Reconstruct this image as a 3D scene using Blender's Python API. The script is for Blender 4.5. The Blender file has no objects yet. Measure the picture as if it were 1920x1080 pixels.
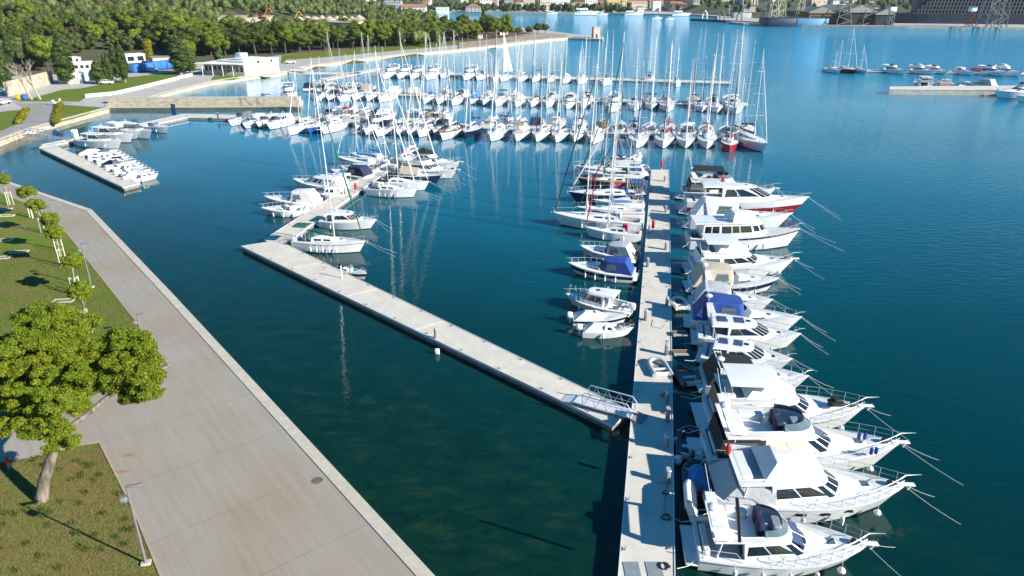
import bpy, math, random
import numpy as np
from mathutils import Vector, Matrix
from mathutils.geometry import tessellate_polygon
random.seed(7)
rnd = random.random
def U(a, b): return a + (b - a) * random.random()
sc = bpy.context.scene
col = sc.collection
R = math.radians

# ---------------------------------------------------------------- camera
H, F, PITCH = 29.0, 1340.0, R(22.7)
CP, SP = math.cos(PITCH), math.sin(PITCH)
def G(px, py, z=0.0):
    """ground point (metres) at height z seen at a pixel of the 1920x1080 photo"""
    u, v = px - 960.0, py - 540.0
    den = F * SP + v * CP
    k = (H - z) / den
    return Vector((u * k, (F * CP - v * SP) * k, z))
def ppm(py, z=0.0):
    return F / ((H - z) * F / (F * SP + (py - 540.0) * CP))
def top_height(p, py):
    """height of a vertical whose foot is at p and whose top is at image row py"""
    v = py - 540.0
    dep = PITCH + math.atan2(v, F)
    return H - p.y * math.tan(dep)
cam_d = bpy.data.cameras.new("camera"); cam = bpy.data.objects.new("camera", cam_d); col.objects.link(cam)
cam.location = (0, 0, H); cam.rotation_euler = (R(90) - PITCH, 0, 0)
cam_d.sensor_width = 36; cam_d.lens = 36 * F / 1920; cam_d.clip_end = 8000; cam_d.clip_start = 0.5
sc.camera = cam

# ---------------------------------------------------------------- light
SUN_EL, SAZ = R(25), math.atan2(-0.44, 0.90)      # direction towards the sun in the xy plane
w = bpy.data.worlds.new("World"); sc.world = w; w.use_nodes = True
nt = w.node_tree; bg = nt.nodes["Background"]
sky = nt.nodes.new("ShaderNodeTexSky"); sky.sky_type = 'NISHITA'; sky.sun_disc = False
sky.sun_elevation = SUN_EL; sky.sun_rotation = R(90) - SAZ
sky.altitude = 10; sky.air_density = 1.0; sky.dust_density = 0.0; sky.ozone_density = 1.2
hs = nt.nodes.new('ShaderNodeHueSaturation'); hs.inputs['Saturation'].default_value = 1.55; nt.links.new(sky.outputs[0], hs.inputs['Color']); nt.links.new(hs.outputs[0], bg.inputs[0]); bg.inputs[1].default_value = 0.072
sl = bpy.data.lights.new("sun", 'SUN'); sl.energy = 5.0; sl.angle = R(0.5); sl.color = (1, .935, .83)
so = bpy.data.objects.new("sun", sl); col.objects.link(so)
sd = Vector((math.cos(SAZ) * math.cos(SUN_EL), math.sin(SAZ) * math.cos(SUN_EL), math.sin(SUN_EL)))
so.rotation_euler = sd.to_track_quat('Z', 'Y').to_euler(); so.location = sd * 200
sc.view_settings.view_transform = 'Standard'; sc.view_settings.look = 'None'
sc.view_settings.exposure = 1.0; sc.view_settings.gamma = 1
sc.cycles.max_bounces = 6; sc.cycles.diffuse_bounces = 3; sc.cycles.glossy_bounces = 3
sc.cycles.transparent_max_bounces = 6; sc.cycles.caustics_reflective = False; sc.cycles.caustics_refractive = False

# ---------------------------------------------------------------- materials
def mat(name, colr, rough=.5, spec=.5, metal=0, noise=0.0, nscale=3.0, bump=0.0, bscale=20.0, coat=0.0, col2=None, stretch=None, detail=4):
    m = bpy.data.materials.new(name); m.use_nodes = True
    t = m.node_tree; b = t.nodes["Principled BSDF"]
    b.inputs["Roughness"].default_value = rough; b.inputs["Metallic"].default_value = metal
    b.inputs["Specular IOR Level"].default_value = spec; b.inputs["Coat Weight"].default_value = coat
    c = (*colr, 1)
    b.inputs["Base Color"].default_value = c
    tc = None
    if noise or col2 or bump:
        tc = t.nodes.new("ShaderNodeTexCoord"); src = tc.outputs["Object"]
        if stretch:
            mp = t.nodes.new("ShaderNodeMapping"); mp.inputs["Scale"].default_value = stretch
            t.links.new(src, mp.inputs[0]); src = mp.outputs[0]
    if noise or col2:
        n = t.nodes.new("ShaderNodeTexNoise"); n.inputs["Scale"].default_value = nscale; n.inputs["Detail"].default_value = detail
        t.links.new(src, n.inputs[0])
        r = t.nodes.new("ShaderNodeValToRGB")
        r.color_ramp.elements[0].position = .33; r.color_ramp.elements[1].position = .67
        if col2: a_, b_ = (*colr, 1), (*col2, 1)
        else: a_, b_ = (*[x * (1 - noise) for x in colr], 1), (*[min(1, x * (1 + noise)) for x in colr], 1)
        r.color_ramp.elements[0].color = a_; r.color_ramp.elements[1].color = b_
        t.links.new(n.outputs[0], r.inputs[0]); t.links.new(r.outputs[0], b.inputs["Base Color"])
    if bump:
        n2 = t.nodes.new("ShaderNodeTexNoise"); n2.inputs["Scale"].default_value = bscale; n2.inputs["Detail"].default_value = 3
        t.links.new(src, n2.inputs[0])
        bp = t.nodes.new("ShaderNodeBump"); bp.inputs["Strength"].default_value = bump; bp.inputs["Distance"].default_value = .05
        t.links.new(n2.outputs[0], bp.inputs["Height"]); t.links.new(bp.outputs[0], b.inputs["Normal"])
    return m
M = {}
def mk(n, *a, **k): M[n] = mat(n, *a, **k); return M[n]
mk('gel', (.74, .75, .76), .22, coat=.3, noise=.035, nscale=.8)
mk('deck', (.66, .67, .66), .55, noise=.06, nscale=1.5)
mk('cream', (.62, .56, .43), .5, noise=.06)
mk('boot', (.025, .035, .06), .5)
mk('navy', (.012, .022, .06), .2, coat=.4)
mk('blue', (.02, .09, .30), .3, coat=.3)
mk('redhull', (.42, .02, .03), .3, coat=.3)
mk('green', (.01, .05, .03), .3, coat=.3)
mk('glass', (.012, .016, .02), .06, spec=.8)
mk('clearglass', (.10, .14, .16), .05, spec=.8)
mk('steel', (.55, .57, .59), .35, metal=.35)
mk('alu', (.74, .75, .77), .4, metal=.3)
mk('wire', (.5, .52, .55), .4, metal=.3)
mk('white_canvas', (.66, .67, .68), .8, noise=.07, nscale=2.5, bump=.4, bscale=4)
mk('silver_canvas', (.40, .42, .44), .7, noise=.1, nscale=2.5, bump=.5, bscale=4)
mk('blue_canvas', (.012, .05, .24), .8, noise=.15, nscale=2.5, bump=.4, bscale=4)
mk('navy_canvas', (.012, .018, .055), .8, noise=.2, nscale=2.5, bump=.4, bscale=4)
mk('green_canvas', (.01, .11, .075), .8, noise=.15, nscale=2.5, bump=.4, bscale=4)
mk('beige_canvas', (.44, .38, .30), .8, noise=.08, nscale=2.5, bump=.4, bscale=4)
mk('red_canvas', (.5, .02, .05), .8, noise=.1, nscale=2.5, bump=.4)
mk('black_canvas', (.012, .012, .014), .8, noise=.2, bump=.3)
mk('grey_canvas', (.10, .115, .14), .8, noise=.15, bump=.3)
mk('sky_canvas', (.04, .20, .48), .8, noise=.1, bump=.3)
mk('teak', (.28, .15, .07), .6, noise=.25, nscale=6, stretch=(1, 12, 1))
mk('solar', (.012, .03, .10), .12, spec=.8)
def _solar():
    t = M['solar'].node_tree; b = t.nodes["Principled BSDF"]; tc = t.nodes.new("ShaderNodeTexCoord"); br = t.nodes.new("ShaderNodeTexBrick"); br.offset = 0
    br.inputs["Color1"].default_value = (.010, .026, .09, 1); br.inputs["Color2"].default_value = (.014, .034, .11, 1); br.inputs["Mortar"].default_value = (.35, .38, .42, 1)
    br.inputs["Scale"].default_value = 5; br.inputs["Mortar Size"].default_value = .03; br.inputs["Brick Width"].default_value = .8; br.inputs["Row Height"].default_value = .8
    t.links.new(tc.outputs["Object"], br.inputs[0]); t.links.new(br.outputs[0], b.inputs["Base Color"])
_solar(); mk('maroon', (.22, .008, .015), .3, coat=.3)
mk('black', (.015, .015, .017), .4)
mk('grey', (.22, .23, .24), .6, noise=.1)
mk('rope', (.74, .73, .68), .9)
mk('red', (.50, .012, .015), .4)
mk('hypalon', (.36, .39, .42), .55)
mk('outboard', (.02, .02, .024), .3, coat=.3)
mk('fender', (.70, .70, .68), .45)
mk('bluefender', (.02, .06, .25), .45)
GEL = [M[k] for k in ('gel', 'boot', 'navy', 'deck', 'teak')]

# ---------------------------------------------------------------- mesh builder
class MB:
    def __init__(s): s.v, s.f, s.m = [], [], []
    def add(s, vs, fs, mi=0):
        b = len(s.v); s.v.extend(tuple(p) for p in vs)
        for f in fs: s.f.append(tuple(b + i for i in f)); s.m.append(mi)
        return b
    def box(s, x0, x1, y0, y1, z0, z1, mi=0):
        s.add([(x0, y0, z0), (x1, y0, z0), (x1, y1, z0), (x0, y1, z0), (x0, y0, z1), (x1, y0, z1), (x1, y1, z1), (x0, y1, z1)],
              [(0, 3, 2, 1), (4, 5, 6, 7), (0, 1, 5, 4), (1, 2, 6, 5), (2, 3, 7, 6), (3, 0, 4, 7)], mi); return s
    def bbox(s, x0, x1, y0, y1, z0, z1, c=.05, mi=0):
        """chamfered box"""
        def ring(ix, z): return [(x0 + ix + c, y0 + ix, z), (x1 - ix - c, y0 + ix, z), (x1 - ix, y0 + ix + c, z), (x1 - ix, y1 - ix - c, z),
                                (x1 - ix - c, y1 - ix, z), (x0 + ix + c, y1 - ix, z), (x0 + ix, y1 - ix - c, z), (x0 + ix, y0 + ix + c, z)]
        rs = [ring(c * .6, z0), ring(0, z0 + c), ring(0, z1 - c), ring(c * .8, z1)]
        vs = [p for r in rs for p in r]; fs = []
        for k in range(3):
            for i in range(8):
                j = (i + 1) % 8; fs.append((k * 8 + i, k * 8 + j, k * 8 + 8 + j, k * 8 + 8 + i))
        fs.append(tuple(range(7, -1, -1))); fs.append(tuple(range(24, 32)))
        s.add(vs, fs, mi); return s
    def tube(s, pts, r, n=5, mi=0, r2=None, cap=True):
        pts = [Vector(p) for p in pts]; N = len(pts); vs = []; fs = []
        up = None
        for i, p in enumerate(pts):
            d = (pts[min(i + 1, N - 1)] - pts[max(i - 1, 0)])
            if d.length < 1e-9: d = Vector((0, 0, 1))
            d.normalize()
            if up is None: up = Vector((0, 0, 1)) if abs(d.z) < .9 else Vector((1, 0, 0))
            a = d.cross(up)
            if a.length < 1e-4: a = d.cross(Vector((0, 1, 0)))
            a.normalize(); b = d.cross(a); up = -b if b.length else up
            if isinstance(r, (list, tuple)): rr = r[i]
            else: rr = r if r2 is None else r + (r2 - r) * i / max(1, N - 1)
            for k in range(n):
                t = 2 * math.pi * k / n; vs.append(p + (a * math.cos(t) + b * math.sin(t)) * rr)
        for i in range(N - 1):
            for k in range(n):
                l = (k + 1) % n; fs.append((i * n + k, i * n + l, (i + 1) * n + l, (i + 1) * n + k))
        if cap: fs.append(tuple(range(n - 1, -1, -1))); fs.append(tuple((N - 1) * n + k for k in range(n)))
        s.add(vs, fs, mi); return s
    def lathe(s, prof, c=(0, 0, 0), n=8, mi=0, axis='z', sc=(1, 1)):
        vs = []; fs = []
        for r, z in prof:
            for k in range(n):
                t = 2 * math.pi * k / n; a, b = r * math.cos(t) * sc[0], r * math.sin(t) * sc[1]
                q = (a, b, z) if axis == 'z' else ((z, a, b) if axis == 'x' else (a, z, b))
                vs.append((c[0] + q[0], c[1] + q[1], c[2] + q[2]))
        for i in range(len(prof) - 1):
            for k in range(n):
                l = (k + 1) % n; fs.append((i * n + k, i * n + l, (i + 1) * n + l, (i + 1) * n + k))
        fs.append(tuple(range(n - 1, -1, -1))); fs.append(tuple((len(prof) - 1) * n + k for k in range(n)))
        s.add(vs, fs, mi); return s
    def prism(s, poly, z0, z1, mi=0, mtop=None):
        """poly: list of xy; extruded between z0 and z1"""
        n = len(poly); vs = [(p[0], p[1], z0) for p in poly] + [(p[0], p[1], z1) for p in poly]
        ar = sum(poly[i][0] * poly[(i + 1) % n][1] - poly[(i + 1) % n][0] * poly[i][1] for i in range(n))
        fs = []
        for i in range(n):
            j = (i + 1) % n; fs.append((i, j, n + j, n + i) if ar > 0 else (j, i, n + i, n + j))
        s.add(vs, fs, mi)
        tr = tessellate_polygon([[Vector((p[0], p[1], 0)) for p in poly]])
        ff = []
        for a, b, c in tr:
            A = (poly[b][0] - poly[a][0]) * (poly[c][1] - poly[a][1]) - (poly[b][1] - poly[a][1]) * (poly[c][0] - poly[a][0])
            ff.append((a, b, c) if A > 0 else (a, c, b))
        s.add([(p[0], p[1], z1) for p in poly], ff, mi if mtop is None else mtop)
        s.add([(p[0], p[1], z0) for p in poly], [(a, c, b) for a, b, c in ff], mi)
        return s
    def wedge(s, x0, x1, y0, y1, z0, z1a, z1b, mi=0):
        s.add([(x0, y0, z0), (x1, y0, z0), (x1, y1, z0), (x0, y1, z0), (x0, y0, z1a), (x1, y0, z1b), (x1, y1, z1b), (x0, y1, z1a)],
              [(0, 3, 2, 1), (4, 5, 6, 7), (0, 1, 5, 4), (1, 2, 6, 5), (2, 3, 7, 6), (3, 0, 4, 7)], mi); return s
    def build(s, name, mats, parent=None, smooth=True, ang=.7):
        me = bpy.data.meshes.new(name); me.from_pydata(s.v, [], s.f)
        if not isinstance(mats, (list, tuple)): mats = [mats]
        for m in mats: me.materials.append(m)
        if len(mats) > 1: me.polygons.foreach_set("material_index", s.m)
        if smooth:
            me.shade_smooth(); me.set_sharp_from_angle(angle=ang)
        me.update()
        o = bpy.data.objects.new(name, me); col.objects.link(o)
        if parent is not None: o.parent = parent
        return o
def tag(o, label=None, cat=None, group=None, kind=None):
    if label: o['label'] = label
    if cat: o['category'] = cat
    if group: o['group'] = group
    if kind: o['kind'] = kind
    return o
def empty(name, loc=(0, 0, 0), rz=0, label=None, cat=None, group=None):
    o = bpy.data.objects.new(name, None); o.empty_display_size = .3; col.objects.link(o)
    o.location = loc; o.rotation_euler = (0, 0, rz)
    return tag(o, label, cat, group)
KIDS = {}
def tree_copy(o, parent=None, label=None):
    c = o.copy(); col.objects.link(c); c.parent = parent
    if label: c['label'] = label
    for ch in list(o.children): tree_copy(ch, c)
    return c
def np_mesh(name, V, Fc, mats, parent=None, mi=None, smooth=False):
    me = bpy.data.meshes.new(name); V = np.asarray(V, np.float32); Fc = np.asarray(Fc, np.int32); k = Fc.shape[1]
    me.vertices.add(len(V)); me.vertices.foreach_set("co", V.ravel())
    me.loops.add(Fc.size); me.loops.foreach_set("vertex_index", Fc.ravel())
    me.polygons.add(len(Fc)); me.polygons.foreach_set("loop_start", np.arange(0, Fc.size, k, dtype=np.int32))
    me.polygons.foreach_set("loop_total", np.full(len(Fc), k, np.int32))
    if not isinstance(mats, (list, tuple)): mats = [mats]
    for m in mats: me.materials.append(m)
    if mi is not None: me.polygons.foreach_set("material_index", np.asarray(mi, np.int32))
    me.update(calc_edges=True); me.validate()
    if smooth: me.shade_smooth()
    o = bpy.data.objects.new(name, me); col.objects.link(o)
    if parent is not None: o.parent = parent
    return o
def ordn(i):
    return ['first', 'second', 'third', 'fourth', 'fifth', 'sixth', 'seventh', 'eighth', 'ninth', 'tenth', 'eleventh', 'twelfth', 'thirteenth', 'fourteenth',
            'fifteenth', 'sixteenth', 'seventeenth', 'eighteenth', 'nineteenth', 'twentieth', 'twenty-first', 'twenty-second', 'twenty-third', 'twenty-fourth',
            'twenty-fifth', 'twenty-sixth', 'twenty-seventh', 'twenty-eighth', 'twenty-ninth', 'thirtieth'][i]
# ================================================================ boats
class Hull:
    def __init__(s, L, B, fs, fb, transom=.85, p=2.3, t0=.42, rake=.1, wl=.84):
        s.L, s.B, s.fs, s.fb, s.tr, s.p, s.t0, s.rake, s.wl = L, B, fs, fb, transom, p, t0, rake, wl
    def w(s, t):
        if t < s.t0: return s.B / 2 * (s.tr + (1 - s.tr) * math.sin(math.pi / 2 * t / s.t0))
        return s.B / 2 * max(0.0, 1 - ((t - s.t0) / (1 - s.t0)) ** s.p)
    def z(s, t): return s.fs + (s.fb - s.fs) * t ** 1.7
    def pt(s, t, v, side=1, off=0):
        wl = s.wl * (1 - .3 * t ** 3)
        return Vector((t * s.L * (1 - s.rake * (1 - v)), side * (s.w(t) * (wl + (1 - wl) * v ** .7) + off), v * s.z(t)))
    def edge(s, t, side=1, ins=.0, dz=0.0):
        return Vector((t * s.L, side * max(0, s.w(t) - ins), s.z(t) + dz))
    def build(s, parent, mats, cockpit=None, stripe=None, name='hull', coam=.8, n=20):
        m = MB(); ts = sorted(set([1 - (1 - i / n) ** 1.35 for i in range(n + 1)]))
        rows = [('k', 0), 0, .07]
        if stripe: rows += [stripe[0], stripe[1]]
        rows += [.94, 1.0]
        mi = [1, 1] + ([0, 2, 0] if stripe else [0]) + [2 if stripe and stripe[1] > .95 else 0]
        for side in (1, -1):
            vs = []
            for t in ts:
                for r in rows:
                    if isinstance(r, tuple): q = s.pt(t, 0, side); vs.append((q.x * .97, q.y * .45, -.45))
                    else: vs.append(s.pt(t, r, side))
            k = len(rows)
            for j in range(k - 1):
                fs = []
                for i in range(len(ts) - 1):
                    a, b, c, d = i * k + j, (i + 1) * k + j, (i + 1) * k + j + 1, i * k + j + 1
                    fs.append((a, b, c, d) if side == -1 else (d, c, b, a))
                m.add(vs, fs, mi[min(j, len(mi) - 1)])
        # transom
        k = len(rows); a = []
        for r in rows:
            if isinstance(r, tuple): q = s.pt(0, 0, 1); a.append((0, q.y * .45, -.45))
            else: a.append(tuple(s.pt(0, r, 1)))
        vs = a + [(x, -y, z) for x, y, z in a]
        m.add(vs, [(j, j + 1, k + j + 1, k + j) for j in range(k - 1)], 0)
        # deck with a real cockpit well
        if cockpit: ca, cb, dep = cockpit
        else: ca = cb = -1; dep = 0
        st = []
        for t in ts:
            st.append((t, ca < t < cb))
        if cockpit:
            for t in (ca, cb): st += [(t - 1e-4, ca < t - 1e-4 < cb), (t + 1e-4, ca < t + 1e-4 < cb)]
        st.sort()
        for side in (1, -1):
            vs = []
            for t, inn in st:
                wd, z, x = s.w(t), s.z(t), t * s.L
                if inn: rr = [(x, wd, z), (x, wd * coam, z + .04), (x, wd * coam * .97, z - dep), (x, 0, z - dep)]
                else: rr = [(x, wd, z), (x, wd * coam, z + .02), (x, wd * .4, z + .04), (x, 0, z + .05)]
                vs += [(a_, b_ * side, c_) for a_, b_, c_ in rr]
            for i in range(len(st) - 1):
                for j in range(3):
                    a, b, c, d = i * 4 + j, (i + 1) * 4 + j, (i + 1) * 4 + j + 1, i * 4 + j + 1
                    m_ = 3
                    if st[i][1] and st[i + 1][1] and j == 2: m_ = 4
                    m.add([vs[a], vs[b], vs[c], vs[d]], [(0, 1, 2, 3) if side == 1 else (3, 2, 1, 0)], m_)
        return m.build(name, mats, parent, ang=.6)

class Shell:
    """a superstructure block with a rounded nose: walls lean from a bottom outline to a top outline"""
    def __init__(s, b, t, z0, z1, nose=.5, tnose=None, z1f=None, z0f=None):
        s.b, s.t, s.z0, s.z1, s.nose = b, t, z0, z1, nose
        s.tn = nose if tnose is None else tnose
        s.z1f = z1 if z1f is None else z1f; s.z0f = z0 if z0f is None else z0f
    @staticmethod
    def o(d, nose, q):
        x0, x1, w0, w1 = d
        if q < .6: k = q / .6; return (x0 + (x1 - nose - x0) * k, w0 + (w1 - w0) * k)
        a = (q - .6) / .4 * math.pi / 2
        return (x1 - nose + nose * math.sin(a), w1 * math.cos(a) ** .8 if math.cos(a) > 1e-6 else 0)
    def P(s, q, v, side=1):
        a, b = s.o(s.b, s.nose, q), s.o(s.t, s.tn, q)
        x = a[0] + (b[0] - a[0]) * v; y = a[1] + (b[1] - a[1]) * v
        kb = (a[0] - s.b[0]) / max(1e-6, s.b[1] - s.b[0]); kt = (b[0] - s.t[0]) / max(1e-6, s.t[1] - s.t[0])
        zb = s.z0 + (s.z0f - s.z0) * kb; zt = s.z1 + (s.z1f - s.z1) * kt
        return Vector((x, y * side, zb + (zt - zb) * v))
    QS = [0, .2, .4, .6, .68, .76, .84, .92, 1]
    def walls(s, m, mi=0, roof=True, crown=.06, inner=0, floor=None):
        Q = s.QS; n = len(Q)
        ring = lambda v, off=0: [s.P(q, v, 1) for q in Q] + [s.P(q, v, -1) for q in Q[-2::-1]]
        r0, r1 = ring(0), ring(1); N = len(r0)
        fs = [(i, i + 1, N + i + 1, N + i) for i in range(N - 1)] + [(N - 1, 0, N, 2 * N - 1)]
        m.add(r0 + r1, [f[::-1] for f in fs], mi)
        cx = sum(p.x for p in r1) / N
        def ins(r, k, dz): return [Vector((cx + (p.x - cx) * k, p.y * k, p.z + dz)) for p in r]
        if roof:
            a, b, c = ins(r1, .94, crown * .7), ins(r1, .5, crown * 1.3), [Vector((cx, 0, (s.z1 + s.z1f) / 2 + crown * 1.5))]
            prev = r1
            for nx in (a, b):
                m.add(prev + nx, [(i, (i + 1) % N, N + (i + 1) % N, N + i)[::-1] for i in range(N)], mi); prev = nx
            m.add(prev + c, [(i, (i + 1) % N, N)[::-1] for i in range(N)], mi)
        elif inner:
            a = ins(r1, 1 - inner, .02); fl = s.z0 + .15 if floor is None else floor
            b = [Vector((p.x, p.y, fl)) for p in a]
            m.add(r1 + a, [(i, (i + 1) % N, N + (i + 1) % N, N + i)[::-1] for i in range(N)], mi)
            m.add(a + b, [(i, (i + 1) % N, N + (i + 1) % N, N + i)[::-1] for i in range(N)], mi)
            m.add(b, [tuple(range(N - 1, -1, -1))], mi)
        return s
    def win(s, m, q0, q1, v0, v1, sh0=0, sh1=0, side=1, off=.018, mi=0, n=5):
        """pane on the wall between q0..q1 and v0..v1; sh0/sh1 lean its ends"""
        g = []
        for v, k in ((v0, 0), (v1, 1)):
            for i in range(n + 1):
                q = q0 + sh0 * k + (q1 + sh1 * k - q0 - sh0 * k) * i / n; q = min(max(q, 0), 1)
                p = s.P(q, v, side)
                e = s.P(min(1, q + .02), v, side) - s.P(max(0, q - .02), v, side); u = s.P(q, 1, side) - s.P(q, 0, side)
                nn = e.cross(u); nn.normalize()
                if nn.y * side < 0 or (abs(nn.y) < .02 and nn.x < 0): nn = -nn
                g.append((p, nn))
        o = [p + nn * off for p, nn in g]; i_ = [p - nn * .02 for p, nn in g]
        k = n + 1; vs = o + i_; K = 2 * k; fs = [(i, i + 1, k + i + 1, k + i) for i in range(n)]
        fs += [(i + 1, i, K + i, K + i + 1) for i in range(n)] + [(k + i, k + i + 1, K + k + i + 1, K + k + i) for i in range(n)]
        fs += [(0, k, K + k, K), (k + n, n, K + n, K + k + n)]
        m.add(vs, fs, mi)
    def pane(s, parent, name, *a, mat=None, **k):
        for side in (1, -1):
            m = MB(); s.win(m, *a, side=side, **k); m.build(name, mat or M['glass'], parent)
    def screen(s, parent, v0=.12, v1=.88, q0=.62, split=3, mat=None, name='windscreen', off=.018):
        m = MB()
        qs = [q0 + (1 - q0) * i / split for i in range(split + 1)]
        for side in (1, -1):
            for a, b in zip(qs[:-1], qs[1:]): s.win(m, a + .012, b - (.012 if b < .99 else .008), v0, v1, side=side, n=3, off=off)
        m.build(name, mat or M['glass'], parent)

def rail(h, t0, t1, ht=.55, posts=7, front=True, name='bow_rail', parent=None, r=.018, ins=.06, mid=False, over=.25):
    m = MB(); ts = [t0 + (t1 - t0) * i / 12 for i in range(13)]
    sides = []
    for side in (1, -1):
        top = [h.edge(t, side, ins, ht) for t in ts]
        top[0] = h.edge(t0, side, ins, ht * .1)
        sides.append(top)
        for i in range(posts):
            t = t0 + (t1 - t0) * (i + .6) / posts
            m.tube([h.edge(t, side, ins, 0), h.edge(t, side, ins, ht)], r, 4)
        if mid: m.tube([h.edge(t, side, ins, ht * .5) for t in ts], r * .7, 4)
    if front:
        tip = Vector((h.L + over, 0, h.z(1) + ht * 1.05))
        m.tube(sides[0] + [tip] + sides[1][::-1], r, 4)
    else:
        for s_ in sides: m.tube(s_, r, 4)
    return m.build(name, M['steel'], parent)
def fender(parent, h, t, side, mat='fender', r=.13, ln=.55, ball=False):
    p = h.edge(t, side, 0, 0); q = h.pt(t, .35, side); m = MB()
    c = (p.x, p.y + side * (r + .02), max(.35, p.z * .42))
    if ball: m.lathe([(0.02, -r * 1.8), (r * 1.2, -r * 1.1), (r * 1.7, 0), (r * 1.2, r * 1.1), (.03, r * 1.8)], c, 8)
    else: m.lathe([(.03, -ln / 2 - .05), (r * .8, -ln / 2), (r, -ln / 2 + .1), (r, ln / 2 - .1), (r * .8, ln / 2), (.03, ln / 2 + .05)], c, 8)
    m.tube([(c[0], c[1], c[2] + ln / 2), (p.x, p.y, p.z + .05)], .012, 4)
    return m.build('fender', M[mat], parent)
def moor(parent, h, length=6, spread=1.2, both=True, side0=0):
    for s in ((1, -1) if both else (1,)):
        a = Vector((h.L * .985, .1 * s, h.z(1) + .03)); b = Vector((h.L + length * U(.8, 1.05), s * spread * U(.7, 1.3), -.15)); m = MB()
        m.tube([a.lerp(b, k / 5) - Vector((0, 0, .5 * (k / 5) * (1 - k / 5))) for k in range(6)], .008, 4); m.build('mooring_line', M['rope'], parent)
def stern_lines(parent, h, gap):
    for s in (1, -1):
        a = Vector((.1, s * h.w(0) * .8, h.z(0) + .05)); b = Vector((-gap, s * h.w(0) * 1.25, .62)); m = MB()
        m.tube([a, a.lerp(b, .5) - Vector((0, 0, .3)), b], .02, 4); m.build('stern_line', M['rope'], parent)
def outboard(parent, x=-.15, y=0, z=.55, k=1.0, mt='outboard'):
    m = MB(); m.bbox(x - .55 * k, x + .05 * k, y - .2 * k, y + .2 * k, z + .1 * k, z + .75 * k, .09 * k)
    m.box(x - .32 * k, x - .1 * k, y - .09 * k, y + .09 * k, z - .9 * k, z + .15 * k)
    o = m.build('outboard_motor', M[mt], parent); return o
def frame_top(parent, x0, x1, w, z0, z1, mt, name='bimini', arch=.12, t=.04):
    """canvas or hard top carried on four posts"""
    m = MB(); n = 6; vs = []
    for dz in (0, -t):
        for i in range(5):
            x = x0 + (x1 - x0) * i / 4
            for j in range(n + 1):
                y = -w + 2 * w * j / n; e = 1 - (2 * j / n - 1) ** 4; ex = 1 - abs(2 * i / 4 - 1) ** 3 * .4
                vs.append((x, y, z1 + arch * e * ex + dz))
    k = n + 1; T = 5 * k; fs = []
    for i in range(4):
        for j in range(n):
            a = i * k + j; fs.append((a, a + k, a + k + 1, a + 1)); fs.append((T + a, T + a + 1, T + a + k + 1, T + a + k))
    for i in range(4):
        a = i * k; fs.append((a, T + a, T + a + k, a + k)); a += n; fs.append((a + k, T + a + k, T + a, a))
    for j in range(n): fs.append((j + 1, T + j + 1, T + j, j)); a = 4 * k + j; fs.append((a, T + a, T + a + 1, a + 1))
    m.add(vs, fs); o = m.build(name, M[mt], parent)
    m = MB()
    for x in (x0 + .15, x1 - .15): m.tube([(x, -w * .95, z0), (x, -w * .92, z1 - t - .01), (x, w * .92, z1 - t - .01), (x, w * .95, z0)], .022, 4)
    for y in (-w * .92, w * .92): m.tube([(x0 + .15, y, z1 - t - .02), (x1 - .15, y, z1 - t - .02)], .018, 4)
    m.build('frame', M['steel'], o); return o
def cleat_hatch(parent, x, z, s=.5, mt='glass', y=0, name='hatch'):
    m = MB(); m.bbox(x - s / 2, x + s / 2, y - s / 2, y + s / 2, z, z + .05, .02); return m.build(name, M[mt], parent)
def seats(parent, boxes, mt='deck', name='seat'):
    for b in boxes:
        m = MB(); m.bbox(*b, .06); m.build(name, M[mt], parent)
def arch(parent, x, w, z0, z1, lean=-.7, th=.16, mt='gel', name='radar_arch'):
    m = MB()
    for s in (1, -1):
        m.add([(x - .45, s * w, z0), (x + .45, s * w, z0), (x + lean + .3, s * w * .85, z1), (x + lean - .25, s * w * .85, z1),
               (x - .45, s * (w - th), z0), (x + .45, s * (w - th), z0), (x + lean + .3, s * (w * .85 - th), z1), (x + lean - .25, s * (w * .85 - th), z1)],
              [(0, 1, 2, 3), (7, 6, 5, 4), (0, 4, 5, 1), (1, 5, 6, 2), (2, 6, 7, 3), (3, 7, 4, 0)] if s == -1 else [(3, 2, 1, 0), (4, 5, 6, 7), (1, 5, 4, 0), (2, 6, 5, 1), (3, 7, 6, 2), (0, 4, 7, 3)])
    m.box(x + lean - .25, x + lean + .3, -w * .85, w * .85, z1 - .03, z1 + .12)
    o = m.build(name, M[mt], parent)
    m = MB(); m.lathe([(.05, 0), (.3, .03), (.33, .16), (.2, .26), (.02, .28)], (x + lean, 0, z1 + .12), 10); m.build('radar_dome', M['gel'], o)
    for y in (-w * .6, w * .6): m = MB(); m.tube([(x + lean, y, z1 + .1), (x + lean - .5, y * 1.1, z1 + 2.2)], .014, 4); m.build('antenna', M['gel'], o)
    return o

def GV(p, z): return Vector((p.x, p.y, z)) if isinstance(p, Vector) else G(*p, z)
def root_at(name, stern, bow, zs, zb=None):
    S = GV(stern, zs); Bw = GV(bow, zs if zb is None else zb); d = Bw - S; d.z = 0
    r = empty(name, (S.x, S.y, 0), math.atan2(d.y, d.x)); return r, d.length

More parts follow.
